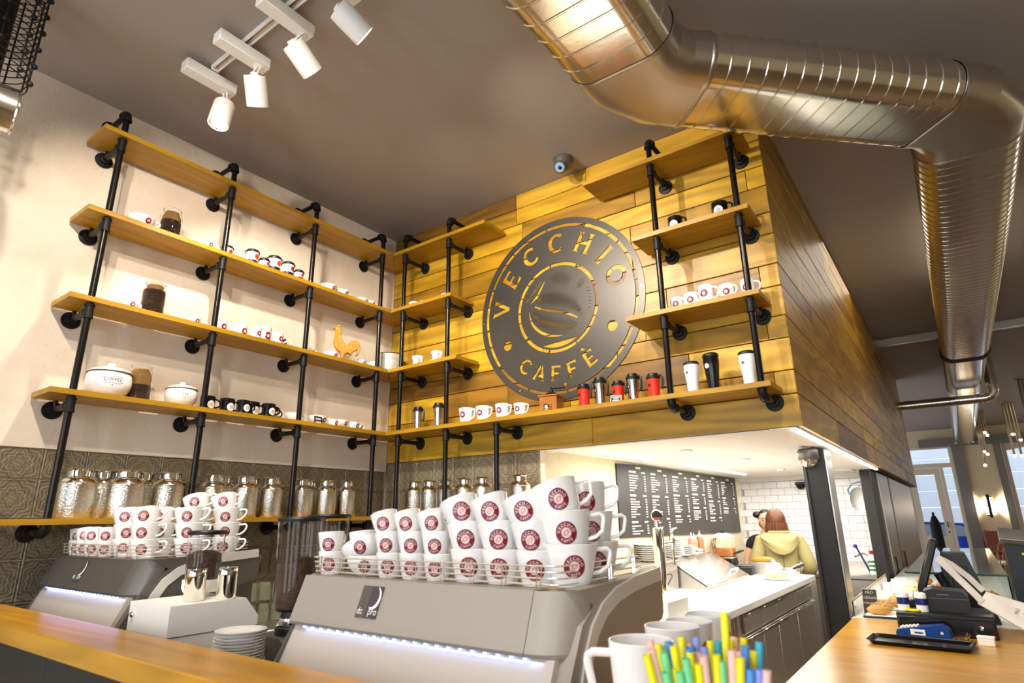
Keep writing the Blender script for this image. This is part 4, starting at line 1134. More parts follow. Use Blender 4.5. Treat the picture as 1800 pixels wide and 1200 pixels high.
mt['trim_silver'] = mat('light_silver_trim', '#dedad2', .3, .25)
def espresso(x0, x1, yf, zt, zbase, label, dark):
    """three group machine seen from behind: x0..x1 wide at the top edge, yf front edge of the top"""
    Wd = x1 - x0; xc = (x0 + x1) / 2
    t = thing('espresso_machine', label, 'espresso machine', (xc, yf, zbase))
    h = zt - zbase
    paint = mt['machined'] if dark else mt['machine']
    hw = Wd / 2
    D = .50
    # upper back panel (slanted), rounded at the right end into the side
    def strip(pts_yz, xa, xb, thick=.0):
        m_ = MB(); n = len(pts_yz)
        vs = [Vector((xa, y, z)) for y, z in pts_yz] + [Vector((xb, y, z)) for y, z in pts_yz]
        fs = [(i, (i + 1) % n, n + (i + 1) % n, n + i) for i in range(n)] + [tuple(range(n)), tuple(range(n, 2 * n))]
        return m_.add(vs, fs)
    top = strip([(0, h), (-.047, h - .122), (-.044, h - .130), (.02, h - .130), (.045, h)], -hw - .006, hw - .10)
    ob('upper_panel', top.me('upper_panel', paint, ang=.4), t)
    # right end cap of the panel, a quarter round in plan
    m_ = MB(); N = 7; vs = []
    for (y, z) in [(0, h), (-.047, h - .122), (-.044, h - .130)]:
        for k in range(N + 1):
            a = PI / 2 * k / N
            R_ = .10
            vs.append((hw - .098 + R_ * math.sin(a), y + R_ * (1 - math.cos(a)) * .9, z))
    fs = [(i * (N + 1) + k, i * (N + 1) + k + 1, (i + 1) * (N + 1) + k + 1, (i + 1) * (N + 1) + k) for i in range(2) for k in range(N)]
    ob('corner_panel', m_.add(vs, fs).me('corner_panel', paint, ang=.4), t)
    # deck under the cups
    ob('cup_deck', MB().box((-.004, D / 2 + .02, h - .012), (Wd - .02, D - .04, .012), .002).me('cup_deck', mt['brushed']), t)
    # lit lower panel
    lo = strip([(-.030, h - .131), (-.125, h - .33), (-.145, .05), (.0, .05), (.02, h - .131)], -hw + .004, hw - .03)
    ob('lower_panel', lo.me('lower_panel', mat('pearl_panel', '#d9cfc4', .3, .35), ang=.4), t)
    sl = strip([(-.034, h - .131), (-.150, h - .34), (-.165, .03), (.0, .03), (.02, h - .131)], -hw - .006, -hw + .003)
    ob('side_frame', sl.me('side_frame', mt['machined'], ang=.4), t)
    # row of small blue-white LEDs under the panel edge
    lm = MB().box((0, 0, 0), (.007, .007, .006)).me('led', mt['ledb'], smooth=False)
    n = 22
    for k in range(n):
        x = -hw + .06 + (Wd - .16) * k / (n - 1)
        ob('led', lm, t, (x, -.0385, h - .1335))
    lo_ = lamp('panel_led_light', 'AREA', (0, -.039, h - .136), (0, -.10, h - .5), .22 if not dark else .4, (.28, .4, 1), None, shape='RECTANGLE', size=Wd - .12, size_y=.006)
    lo_.parent = t
    # body
    ob('body', MB().box((-.01, D / 2 + .02, (h - .02) / 2 + .06), (Wd - .05, D - .06, h - .16), .01).me('body', paint), t)
    # right side ear with S shaped bright trim
    ear = [(.02, h + .004), (.44, h + .012), (.475, h + .004), (.485, h - .02), (.478, h - .095), (.465, h - .11), (.34, h - .130), (.30, h - .16), (.28, h - .25), (.28, .03), (-.13, .03), (-.115, h - .33), (-.03, h - .17), (.0, h - .12), (.03, h - .07), (.09, h - .035)]
    ob('side_panel', strip(ear, hw - .03, hw + .006).me('side_panel', paint, ang=.4), t)
    ctr = [(.47, h + .006), (.30, h - .006), (.20, h - .022), (.13, h - .048), (.08, h - .085), (.05, h - .13), (.025, h - .19), (.0, h - .28), (-.02, h - .36), (-.03, .06)]
    vs = []; fs = []
    for i, (y, z) in enumerate(ctr):
        a = Vector(ctr[max(i - 1, 0)]); b = Vector(ctr[min(i + 1, len(ctr) - 1)]); d = (b - a).normalized(); nn = Vector((-d.y, d.x)) * .017
        for sx in (hw + .006, hw + .012):
            vs.append((sx, y + nn.x, z + nn.y)); vs.append((sx, y - nn.x, z - nn.y))
    for i in range(len(ctr) - 1):
        o_ = i * 4
        fs += [(o_, o_ + 4, o_ + 6, o_ + 2), (o_ + 1, o_ + 3, o_ + 7, o_ + 5), (o_ + 2, o_ + 6, o_ + 7, o_ + 3), (o_, o_ + 1, o_ + 5, o_ + 4)]
    fs += [(0, 2, 3, 1), (len(vs) - 4, len(vs) - 3, len(vs) - 1, len(vs) - 2)]
    ob('side_trim', MB().add(vs, fs).me('side_trim', mt['trim_silver'], ang=.5), t)
    lf = [(.02, h + .002), (.47, h + .006), (.478, h - .095), (.30, h - .14), (.28, .03), (-.13, .03), (-.03, h - .14)]
    ob('side_panel', strip(lf, -hw - .005, -hw + .02).me('side_panel', paint, ang=.4), t)
    ob('hand_wheel', MB().lathe([(.0001, 0), (.028, 0), (.032, .008), (.032, .028), (.028, .034), (.0001, .034)], 20, (hw - .06, .486, h - .06), (0, 1, 0)).me('hand_wheel', mt['blackp']), t)
    for sx in (-1, 1):
        for y in (.0, .30):
            ob('foot', MB().lathe([(.0001, 0), (.025, 0), (.022, .05), (.0001, .05)], 14, (sx * (hw - .08), y, .0)).me('foot', mt['blackp']), t)
    # wire rail
    rails = []
    for k in range(4):
        z = h + .012 + .0135 * k
        e = .006 * k * 0
        x_a, x_b, y_a, y_b = -hw + .005, hw - .035, .012 - .003 * k, D - .06
        r_ = .03
        pts = [(x_a, y_b, z), (x_a, y_a + r_, z)]
        pts += [(x_a + r_ - r_ * math.cos(a), y_a + r_ - r_ * math.sin(a), z) for a in [PI / 2 * q / 4 for q in range(1, 5)]]
        pts += [(x_b - r_ + r_ * math.sin(a), y_a + r_ - r_ * math.cos(a), z) for a in [PI / 2 * q / 4 for q in range(0, 5)]]
        pts += [(x_b, y_b, z)]
        ob('rail_wire', MB().tube(pts, .0022, 6).me('rail_wire', mt['railm']), t)
    for k in range(9):
        x = -hw + .05 + (Wd - .14) * k / 8
        m_ = MB()
        for dx in (-.006, .006):
            m_.tube([(x + dx - .004, .009, h - .004), (x + dx, .006, h + .02), (x + dx + .006, .002, h + .056)], .0013, 5)
        ob('rail_post', m_.me('rail_post', mt['chrome']), t)
    for k in range(3):
        m_ = MB()
        for dy in (-.006, .006):
            m_.tube([(hw - .033, .11 + k * .14 + dy, h - .004), (hw - .035, .11 + k * .14 + dy + .004, h + .056)], .0018, 5)
        ob('rail_post', m_.me('rail_post', mt['chrome']), t)
    # maker's badge
    sl_ = math.atan2(.047, .122)
    bx = -hw + Wd * .335 if not dark else -hw + Wd * .40
    b_ = ob('badge', MB().box((0, 0, 0), (.082, .082, .002)).me('badge', mt['machined'] if not dark else paint, smooth=False), t, (bx, -.0205 - .0022, h - .054), (PI / 2 - sl_, 0, 0))
    ob('badge_plate', MB().box((.022, 0, .0015), (.038, .08, .0012)).me('badge_plate', mat('violet_grey_plate', '#55505a', .3, .4), smooth=False), b_)
    ob('badge_plate', MB().box((-.0205, 0, .0015), (.038, .08, .0012)).me('badge_plate', mt['machined'], smooth=False), b_)
    a_ = fill_mesh([arcpts(.012, .006, .026, .030, math.radians(78), math.radians(-105), 20) + arcpts(.006, .010, .024, .028, math.radians(-100), math.radians(68), 20)], mt['chalkw'], 'badge_swoosh')
    ob('badge_swoosh', a_, b_, (.004, .004, .0026))
    ob('badge_lettering', text_mesh('dc', .024, mt['chalkw'], name='badge_lettering', shear=.0), b_, (-.026, -.025, .0026))
    ob('badge_lettering', text_mesh('pro', .024, mt['chalkw'], name='badge_lettering', shear=.0), b_, (.024, -.025, .0026))
    return t, h
mt['railm'] = mat('pale_rail_wire', '#e6dccb', .3, .5)
m1, h1 = espresso(1.955, 2.895, -2.075, 1.441, ZT, 'large front espresso machine stacked with three tiers of logo cups', False)
m2, h2 = espresso(.125, 1.022, -2.14, 1.461, ZT, 'left hand espresso machine in front of the canister shelf', True)

# ---- cups on the machines: (kind, x, y, z pitch, tiers, lean)
def stack(base_z, kind, x, y, n, pitch, lean, rz, where, fam, idx, group):
    z = base_z; xx = x
    rz = math.atan2(CAM.x - x, y - CAM.y) * (.92 if base_z < 1.45 else .86)
    tiers = {1: ['single'], 2: ['bottom', 'top'], 3: ['bottom', 'middle', 'top'], 4: ['bottom', 'second', 'third', 'top']}[n]
    for k in range(n):
        tl_ = (lean[k] if k < len(lean) else 0) * 1.12
        spawn(KD[kind], 'logo_cup', 'logo cup, %s tier of %s' % (tiers[k], where), 'cup', (xx, y, z), 0, group, tuple((Matrix.Rotation(-tl_, 3, 'Y') @ Matrix.Rotation(rz + rnd.uniform(-.10, .10), 3, 'Z')).to_euler()))
        z += pitch * (1 + .0 * k)
        xx += -.005 - .004 * k
B1 = 1.4405
gf = 'cups on the front machine'
stack(B1, 'S', 1.995, -2.02, 2, .057, (0, .05), .1, 'leftmost small stack, front machine', 0, 0, gf)
stack(B1, 'S', 2.075, -1.96, 2, .057, (0, .12), .6, 'set back small stack, front machine', 0, 0, gf)
stack(B1, 'Wd', 2.085, -2.015 + .01, 1, .05, (0,), .2, 'the low wide cup left on the front machine', 0, 0, gf) if False else None
stack(B1, 'Wd', 2.135, -1.995, 2, .042, (0, .42), .1, 'tilted wide cup pair, front machine', 0, 0, gf)
stack(B1, 'Wd', 2.16, -1.85, 3, .050, (0, .25, .55), .3, 'rear wide stack leaning left, front machine', 0, 0, gf)
for i, (x, ln) in enumerate(((2.243, (0, .06, .28)), (2.338, (0, .06, .26)), (2.432, (0, .05, .24)))):
    stack(B1, 'S', x, -2.005, 3, .057, ln, .15 if i != 1 else .25, '%s of three tall small stacks, front machine' % ('first', 'second', 'third')[i], 0, 0, gf)
for i, (x, ln) in enumerate(((2.535, (0, .10, .34)), (2.642, (0, .11, .36)), (2.75, (0, .11, .36)))):
    stack(B1, 'Mc', x, -1.99, 3, .066, ln, .12, '%s middle sized stack, front machine' % ('left', 'centre', 'right')[i], 0, 0, gf)
stack(B1, 'L', 2.845 - .02, -1.955, 3, .073, (0, .10, .34), .15, 'biggest stack at right front corner, front machine', 0, 0, gf)
stack(B1, 'L', 2.80, -1.79, 3, .073, (0, .06, .16), .2, 'large stack behind the corner one, front machine', 0, 0, gf)
for i, x in enumerate((2.30, 2.42, 2.55)):
    stack(B1, 'Mc', x, -1.84, 2, .066, (0, .08), .2, '%s stack of back row, front machine' % ('left', 'centre', 'right')[i], 0, 0, gf)
B2 = 1.4605
gg = 'cups on the left machine'
for i, (x, y, kd, n, p, ln) in enumerate((
        (.185, -2.085, 'S', 2, .05, (0, .1)), (.275, -2.085, 'S', 2, .05, (0, .32)), (.365, -2.085, 'S', 2, .05, (0, .30)),
        (.455, -1.99, 'S', 2, .055, (0, .06)), (.50, -2.085, 'S', 2, .055, (0, .06)),
        (.615, -2.05, 'Lm', 3, .060, (0, .05, .30)), (.73, -1.96, 'Lm', 3, .060, (0, .05, .28)), (.845, -2.075, 'Lm', 3, .060, (0, .12, .32)),
        (.83, -1.85, 'Lm', 4, .060, (0, .05, .16, .34)), (.935, -1.94, 'Lm', 3, .060, (0, .05, .2)), (.945, -1.78, 'Lm', 4, .060, (0, .05, .12, .34)))):
    nm = ('the leftmost small stack', 'the second small stack', 'the third small stack', 'the set back small stack', 'the fourth small stack', 'the first large stack', 'the second large stack set back', 'the large front stack above the badge end', 'the tall rear stack', 'the right hand middle stack', 'the rear right corner stack')[i]
    stack(B2, kd, x, y, n, p, ln, .15, nm + ', left machine', 0, 0, gg)

# ---- hopper grinders
def hopper_grinder(x, y, zb, z0, z1, r0, r1, label, body=True, rz=0.0, fill=.6, twin=False):
    t = thing('coffee_bean_grinder', label, 'grinder', (x, y, zb), rz)
    h0 = z0 - zb; h1 = z1 - zb
    if body:
        prof = [(-.125, 0), (.125, 0), (.125, h0 - .16), (.10, h0 - .11), (.05, h0 - .085), (-.10, h0 - .085), (-.125, h0 - .11)]
        ob('body', MB().prism(prof, -.09, .09, Matrix.Rotation(PI / 2, 4, 'X')).me('body', mt['machined'], ang=.3), t)
        ob('front_plate', MB().box((0, -.092, (h0 - .18) / 2 + .01), (.21, .006, h0 - .20), .002).me('front_plate', mt['brushed']), t)
        ob('collar', MB().lathe([(.052, h0 - .09), (.062, h0 - .086), (.062, h0 - .062), (.048, h0 - .058), (.046, h0 - .01), (.062, h0 - .008), (.066, h0), (.0001, h0)], 24).me('collar', mt['blackp']), t)
        ob('adjusting_ring', MB().lathe([(.049, h0 - .055), (.0505, h0 - .05), (.0505, h0 - .035), (.049, h0 - .03)], 24).me('adjusting_ring', mt['chrome']), t)
    else:
        ob('collar', MB().lathe([(.0001, 0), (.030, 0), (.032, .02), (.060, h0 - .045), (.068, h0 - .03), (.068, h0), (.0001, h0 + .001)], 24).me('collar', mt['whitem']), t)
    hp = ob('hopper', MB().lathe([(r0, h0), (r1, h1), (r1 - .0025, h1), (r0 - .0025, h0 + .001)], 32).me('hopper', mt['glass']), t)
    rf = r0 + (r1 - r0) * fill
    ob('coffee_beans', MB().lathe([(.0001, h0 + .001), (r0 - .004, h0 + .002), (rf - .0045, h0 + (h1 - h0) * fill), (rf * .5, h0 + (h1 - h0) * fill + .012), (.0001, h0 + (h1 - h0) * fill + .006)], 32).me('coffee_beans', mt['beans']), hp)
    ob('lid', MB().lathe([(r1 + .002, h1 - .006), (r1 + .004, h1 + .004), (r1, h1 + .010), (.0001, h1 + .012)], 32).me('lid', mt['blackp']), t)
hopper_grinder(1.60, -1.86, ZT, 1.30, 1.605, .074, .083, 'bean grinder with tall clear hopper left of the front machine', fill=.52)
hopper_grinder(1.525, -1.675, ZT, 1.33, 1.615, .074, .083, 'second bean grinder with clear hopper just behind the other one', fill=.45)
# white doser box
t = thing('doser_grinder', 'white enamel grinder box beside the left espresso machine', 'grinder', (1.24, -2.07, ZT))
zt_ = 1.328 - ZT
# plan: long along Y, chamfered far upper edge
prof = [(-.27, 0), (.25, 0), (.25, zt_ - .075), (.185, zt_), (-.27, zt_)]
Mx = Matrix(((0, 0, 1, 0), (1, 0, 0, 0), (0, 1, 0, 0), (0, 0, 0, 1)))
ob('upper_case', MB().prism([(-.13, zt_ - .098), (.20, zt_ - .098), (.20, zt_ - .066), (.145, zt_), (-.13, zt_)], -.15, .15, Mx).me('upper_case', mt['whitem'], ang=.3), t)
ob('lower_case', MB().prism([(-.128, 0), (.075, 0), (.075, zt_ - .101), (-.128, zt_ - .101)], -.148, .148, Mx).me('lower_case', mt['whitem'], ang=.3), t)
ob('lower_case', MB().prism([(.079, 0), (.198, 0), (.198, zt_ - .101), (.079, zt_ - .101)], -.148, .148, Mx).me('lower_case', mt['whitem'], ang=.3), t)
ob('lock_button', MB().lathe([(.011, 0), (.011, .006), (.007, .010), (.0001, .010)], 14, (-.115, -.13, zt_ - .042), (0, -1, 0)).me('lock_button', mt['chrome']), t)
ob('front_seam', MB().box((.06, -.1295, (zt_ - .1) / 2), (.003, .003, zt_ - .11)).me('front_seam', mt['greywood'], smooth=False), t)
ob('blue_knob', MB().tube([(.148, -.10, .26), (.17, -.10, .265), (.185, -.085, .278)], .010, 8).me('blue_knob', mat('dark_blue_plastic', '#1b2580', .35)), t)
ob('screw', MB().ball((.15, -.06, .21), .008).me('screw', mt['chrome']), t)
hopper_grinder(1.185, -1.995, 1.328, 1.39, 1.560, .060, .068, 'small bean hopper with brown lid standing on the white grinder box', body=False, fill=.55)
# shakers
ks = [('body', MB().lathe([(.0001, 0), (.033, 0), (.035, .003), (.0345, .080), (.036, .082), (.036, .088)], 28).me('body', mt['chrome']), None),
      ('lid', MB().lathe([(.0365, .086), (.0365, .106), (.034, .110), (.012, .112), (.0001, .112)], 28).me('lid', mt['chrome']), None)]
hm = MB()
for k in range(5):
    hm.ball((.014 * math.cos(k * 1.257), .014 * math.sin(k * 1.257), .112), .003, 8, 5)
ks.append(('holes', hm.me('holes', mt['blackp']), 1))
spawn(ks, 'cocoa_shaker', 'polished steel shaker on the white box, the left one', 'shaker', (1.305, -2.08, 1.3285), 0, 'steel shakers')
spawn(ks, 'cocoa_shaker', 'polished steel shaker on the white box, the right one', 'shaker', (1.350, -1.985, 1.3285), 0, 'steel shakers')
# saucers
sc_ = MB().lathe([(.0001, .004), (.045, .003), (.048, 0), (.052, .003), (.080, .014), (.0815, .016), (.080, .0165), (.052, .006), (.0001, .006)], 32).me('saucer', mt['white'])
tag(ob('steel_canister_stand', MB().box((0, 0, .10), (.155, .155, .20), .004).me('steel_canister_stand', mt['brushed']), None, (1.60, -2.06, ZT)), 'low steel box under the saucer pile', 'stand')
for k in range(13):
    o = ob('saucer', sc_, None, (1.60 + rnd.uniform(-.002, .002), -2.06 + rnd.uniform(-.002, .002), ZT + .2003 + k * .0092))
    tag(o, 'white saucer in the pile beside the grinder, %s from the bottom' % ('first second third fourth fifth sixth seventh eighth ninth tenth eleventh twelfth topmost'.split()[k]), 'saucer', 'piled saucers')
# glasses stacked upside down on the back counter
gl_ = [('bowl', MB().lathe([(.040, 0), (.0415, .002), (.039, .05), (.034, .090), (.030, .100), (.0001, .102), (.0001, .095), (.028, .094), (.032, .085), (.0365, .05), (.038, .002)], 8).me('bowl', mat('greenish_glass', '#e4ead2', .05, trans=.85, ior=1.3), ang=.3), None),
       ('thick_base', MB().lathe([(.031, .097), (.032, .108), (.029, .112), (.0001, .112)], 8).me('thick_base', mt['glass'], ang=.3), None)]
i = 0
for r_ in range(2):
    for k in range(6):
        x = .30 + .0; y = -1.33 + k * .088
        spawn(gl_, 'tumbler_glass', 'upside down faceted glass, %s tier, %s from the left on the back counter' % (('lower', 'upper')[r_], ('first', 'second', 'third', 'fourth', 'fifth', 'sixth')[k]), 'glass', (x + .01 * (k % 2), y, 1.061 + r_ * .1125), .2 * k, 'stacked glasses')
# white kettle-like jug and small cups behind the grinder
t = thing('white_jug', 'white porcelain jug behind the tall hopper grinder', 'jug', (1.10, -1.52, ZT))
ob('body', MB().lathe([(.0001, 0), (.07, 0), (.085, .03), (.09, .12), (.075, .20), (.05, .25), (.046, .27), (.05, .28), (.044, .28), (.04, .25), (.0001, .05)], 28).me('body', mt['white']), t)
ob('handle', MB().tube([(.05, 0, .25), (.10, 0, .24), (.125, 0, .19), (.11, 0, .13), (.085, 0, .11)], .008, 8).me('handle', mt['white']), t)
for k in range(3):
    tag(ob('small_saucer', sc_, None, (1.10, -1.52, ZT + .2803 + k * .0092), (0, 0, 0), (.6, .6, 1)), 'small white saucer on the white jug, %s from the bottom' % ('first', 'second', 'third')[k], 'saucer', 'saucers on the jug')
# ---- mugs and straws in the foreground
gk = 'plain white mugs in the foreground'
KD['fm'] = cup_kind(.0545, .044, .128, .001, 'box', hang=-1.25, logoR=0, hw=.040)
KD['fm2'] = cup_kind(.0545, .044, .115, .001, 'box', hang=3.6, logoR=.4, hw=.036, lang=1.0, c0='orange', c1='pale')
spawn(KD['fm'], 'mug', 'large plain white mug at the bottom, nearest, left of the straws', 'mug', (3.135, -2.255, ZL), .35, gk)
spawn(KD['fm2'], 'mug', 'white mug directly behind the nearest mug', 'mug', (3.095, -2.02, ZL), .3, gk)
spawn(KD['fm2'], 'mug', 'white mug third in the row behind the straws', 'mug', (3.085, -1.90, ZL), .3, gk, None, .94)
spawn(KD['fm2'], 'mug', 'white mug at the far end of the row behind the straws', 'mug', (3.09, -1.785, ZL), .3, gk, None, .94)
t = thing('straw_cup', 'clear cup holding the coloured straws', 'cup', (3.316, -2.445, ZL))
ob('cup_wall', MB().lathe([(.0001, .001), (.056, 0), (.078, .10), (.0765, .10), (.055, .004), (.0001, .004)], 24).me('cup_wall', mt['glass']), t)
ob('cup_rim', MB().lathe([(.0775, .098), (.0795, .100), (.0775, .102)], 24).me('cup_rim', mt['glass']), t)
scol = {'yellow': '#fff01c', 'green': '#84e39a', 'blue': '#5a97dc', 'pink': '#ffc9bb', 'violet': '#98a2ea', 'teal': '#3fb6d2'}
smat = {k: mat(k + '_straw', v, .4) for k, v in scol.items()}
smesh = {k: MB().lathe([(.0052, 0), (.0052, .168), (.0045, .168), (.0045, 0)], 10).me('straw', m_) for k, m_ in smat.items()}
order = ('green yellow green green yellow pink yellow green pink yellow violet blue violet pink '
         'yellow pink green yellow blue yellow pink violet green yellow pink blue yellow teal '
         'pink yellow green blue yellow pink blue violet yellow teal green yellow pink yellow').split()
ords = 'first second third fourth fifth sixth seventh eighth ninth tenth eleventh twelfth thirteenth'.split()
rown = ('front', 'middle', 'back')
cnt = {}
for i, c in enumerate(order):
    row_ = i // 14; u_ = -1 + 2 * (i % 14) / 13
    cnt[(c, row_)] = cnt.get((c, row_), 0) + 1
    ry = (-.030, .0, .030)[row_]
    hw_ = math.sqrt(.053 ** 2 - ry ** 2)
    ax_, ay_ = Vector((.81, .59, 0)), Vector((-.59, .81, 0))
    base = Vector((3.316, -2.445, ZL + .005)) + ax_ * (hw_ * u_ * .9) + ay_ * ry
    lean = .17 * u_ + rnd.uniform(-.04, .04); back = rnd.uniform(-.03, .05) + (-.08, 0, .08)[row_]
    d = ax_ * math.sin(lean) + ay_ * back + Vector((0, 0, 1)) * math.cos(lean)
    o = ob('straw', smesh[c], None, base, d.to_track_quat('Z', 'Y').to_euler(), (1, 1, 1.20 if i == 23 else (.86 if row_ == 0 and abs(u_) > .6 else rnd.uniform(.90, .99))))
    tag(o, '%s straw, %s %s one from left in the %s row of the cup' % (c, ords[cnt[(c, row_)] - 1], c, rown[row_]), 'straw', 'drinking straws')

# ================================================================== KITCHEN COUNTER
ZK = 1.05
t = thing('kitchen_counter', 'white topped kitchen counter with steel drawers along the menu wall', 'counter', (1.93, 1.3, 0))
oo = Vector(t.location)
ptop(XO, -.56, 2.385, 3.235, ZK - .05, ZK, mt['wtop'], 'worktop', t, oo, .006)
ptop(XO + .01, -.54, 2.33, .98, 0, ZK - .05, mat('beige_cabinet', '#b3a386', .45), 'cabinet', t, oo, .003)
hd = ob('cabinet_handle', MB().tube([(0, 0, 0), (.035, 0, 0), (.035, 0, .16), (0, 0, .16)], .008, 8).me('cabinet_handle', mt['chrome']), t, Vector((2.33, .72, .85)) - oo)
hd = ob('cabinet_handle', MB().tube([(0, 0, 0), (.035, 0, 0), (.035, 0, .16), (0, 0, .16)], .008, 8).me('cabinet_handle', mt['chrome']), t, Vector((2.33, .79, .85)) - oo)
ptop(XO + .01, .99, 2.32, 3.215, .0, ZK - .05, mt['brushed'], 'fridge_case', t, oo, .003)
ys = [1.0, 1.42, 1.86, 2.50, 3.20]
for a, b in zip(ys, ys[1:]):
    dr = ptop(2.322, a + .004, 2.345, b - .004, .86, .985, mt['brushed'], 'drawer', t, oo, .003)
    ob('drawer_pull', MB().box((.020, 0, .048), (.026, b - a - .02, .022), .004).me('drawer_pull', mt['steelmug']), dr)
    dr = ptop(2.322, a + .004, 2.345, b - .004, .06, .84, mt['brushed'], 'fridge_door', t, oo, .003)
    ob('door_pull', MB().box((.020, 0, .375), (.026, b - a - .02, .026), .004).me('door_pull', mt['steelmug']), dr)
ob('brand_plate', MB().box((0, 0, 0), (.006, .03, .012), .001).me('brand_plate', mt['whitem']), t, Vector((2.348, 1.60, .995)) - oo)
# recessed steel strip in the worktop
t = thing('recessed_tray', 'steel waste chute plate let into the white worktop', 'tray', (2.02, .35, ZK))
ob('plate', MB().box((0, 0, .001), (.30, .70, .003)).me('plate', mt['brushed'], smooth=False), t)
ob('pull', MB().tube([(.05, .1, .002), (.05, .1, .016), (.05, .24, .016), (.05, .24, .002)], .004, 6).me('pull', mt['chrome']), t)
t = thing('till_box', 'small white box on the worktop behind the front machine', 'box', (2.18, .05, ZK))
ob('case', MB().box((0, 0, .06), (.22, .30, .12), .006).me('case', mt['whitem']), t)
ob('lid_panel', MB().box((0, 0, .121), (.16, .22, .004), .001).me('lid_panel', mt['kceil']), t)
# stainless cabinet and wedge lid
t = thing('steel_backing_box', 'tall beige steel housing beside the slanted salad lid', 'housing', (1.60, 1.18, ZK))
ob('case', MB().box((0, 0, .10), (.22, .74, .20), .004).me('case', mt['brushed']), t)
ob('top_shelf', MB().box((.0, .02, .206), (.24, .78, .012), .002).me('top_shelf', mt['brushed']), t)
ob('cable', MB().tube([(.115, -.05, .02), (.16, .02, .06), (.15, .15, .11), (.115, .22, .12)], .005, 6).me('cable', mt['blackp']), t)
t = thing('salad_station', 'stainless food well with slanted hinged lid on the white counter', 'food station', (1.72, 2.15, ZK))
prof = [(-.21, 0), (.20, 0), (.20, .018), (-.11, .205), (-.21, .205)]
My = Matrix(((1, 0, 0, 0), (0, 0, 1, 0), (0, 1, 0, 0), (0, 0, 0, 1)))
ob('case', MB().prism(prof, -.57, .55, My).me('case', mt['brushed'], ang=.3), t)
L_ = math.hypot(.31, .187)
sl2 = math.atan2(.187, .31)
lid = ob('slanted_lid', MB().box((0, 0, 0), (L_ + .02, 1.10, .012), .003).me('slanted_lid', mat('bright_stainless', '#dcd8d1', .22, 1.0, noise=.1, nscale=9)), t, (.05, -.01, .120), (0, sl2, 0))
ob('lid_handle', MB().tube([(.11, .22, .004), (.11, .22, .03), (.11, .42, .03), (.11, .42, .004)], .009, 8).me('lid_handle', mt['whitem']), lid)
ob('hinge_cap', MB().box((-.165, -.01, .212), (.11, 1.14, .02), .004).me('hinge_cap', mt['brushed']), t)
# beer tap
t = thing('beer_tap', 'tall chrome beer tower with one tap in front of the menu board', 'tap', (1.805, .99, ZK))
ob('tower', MB().lathe([(.0001, 0), (.055, 0), (.055, .012), (.040, .02), (.040, .46), (.036, .47), (.0001, .475)], 28).me('tower', mt['chrome']), t)
md = ob('medallion', MB().lathe([(.0001, 0), (.034, 0), (.036, .012), (.0001, .014)], 24, (.0, -.0, .555), (.5, -.86, 0)).me('medallion', mt['blackp']), t)
ob('medallion_ring', MB().lathe([(.034, .0), (.041, .004), (.041, .010), (.034, .014)], 24, (.0, 0, .555), (.5, -.86, 0)).me('medallion_ring', mt['chrome']), md)
ob('medallion_band', MB().box((.008, -.014, .53), (.045, .004, .02), .001, (0, 0, .52)).me('medallion_band', mt['red']), md)
ob('neck', MB().cyl((0, 0, .47), (0, 0, .525), .014, 12).me('neck', mt['chrome']), t)
tp = ob('tap_arm', MB().cyl((0, .03, .36), (0, .24, .36), .016, 14).lathe([(.0001, -.05), (.012, -.05), (.016, -.02), (.024, 0), (.024, .03), (.014, .05), (.012, .07), (.0001, .07)], 16, (0, .26, .36)).me('tap_arm', mt['chrome']), t)
ob('tap_spout', MB().cyl((0, .26, .32), (0, .265, .20), .009, 10).me('tap_spout', mt['chrome']), tp)
ob('tap_lever', MB().tube([(0, .26, .43), (0, .28, .45), (.0, .36, .46)], .008, 8).me('tap_lever', mt['chrome']), tp)
# plates piles (on the steel shelf and salad station)
pm = MB().lathe([(.0001, .004), (.06, .003), (.065, 0), (.070, .003), (.118, .016), (.12, .019), (.117, .0195), (.07, .007), (.0001, .007)], 32).me('plate', mt['white'])
for j, (y, n, z0, nm) in enumerate(((1.33, 8, ZK + .2125, 'left'), (1.74, 9, ZK + .2223, 'middle'), (1.99, 5, ZK + .2223, 'right'))):
    for k in range(n):
        o = ob('plate', pm, None, (1.585, y, z0 + k * .0155))
        tag(o, 'white plate in the %s pile on the steel shelf, %s from the bottom' % (nm, ('first', 'second', 'third', 'fourth', 'fifth', 'sixth', 'seventh', 'eighth', 'ninth')[k]), 'plate', 'piled plates')
t = thing('napkin_pile', 'loose white folded napkins between plates and sauce bottles', 'napkins', (1.60, 2.16, ZK + .2222))
for k in range(4):
    ob('napkin', MB().box((0, .0, .006 + k * .018), (.17, .16, .010), .003, (.12 * (k % 2), .08 * (k - 1), .3 * k)).me('napkin', mt['kceil']), t)
def bottle(y, x, c, lb, s=1.0):
    t = thing('sauce_bottle', lb, 'bottle', (x, y, ZK + .2223), 0, 'sauce bottles')
    ob('body', MB().lathe([(.0001, 0), (.028 * s, 0), (.03 * s, .004), (.03 * s, .10 * s), (.022 * s, .118 * s), (.0001, .118 * s)], 20).me('body', mat('sauce_' + str(len(bpy.data.materials)), c, .25)), t)
    ob('nozzle', MB().lathe([(.02 * s, .118 * s), (.02 * s, .13 * s), (.008 * s, .138 * s), (.003 * s, .165 * s), (.0001, .166 * s)], 16).me('nozzle', mt['whitem']), t)
bottle(2.30, 1.57, '#c98676', 'red sauce bottle, left one', 1.1)
bottle(2.42, 1.55, '#c59a5c', 'amber sauce bottle, middle one', 1.05)
bottle(2.52, 1.57, '#a9735c', 'brown sauce bottle, right one', 1.15)
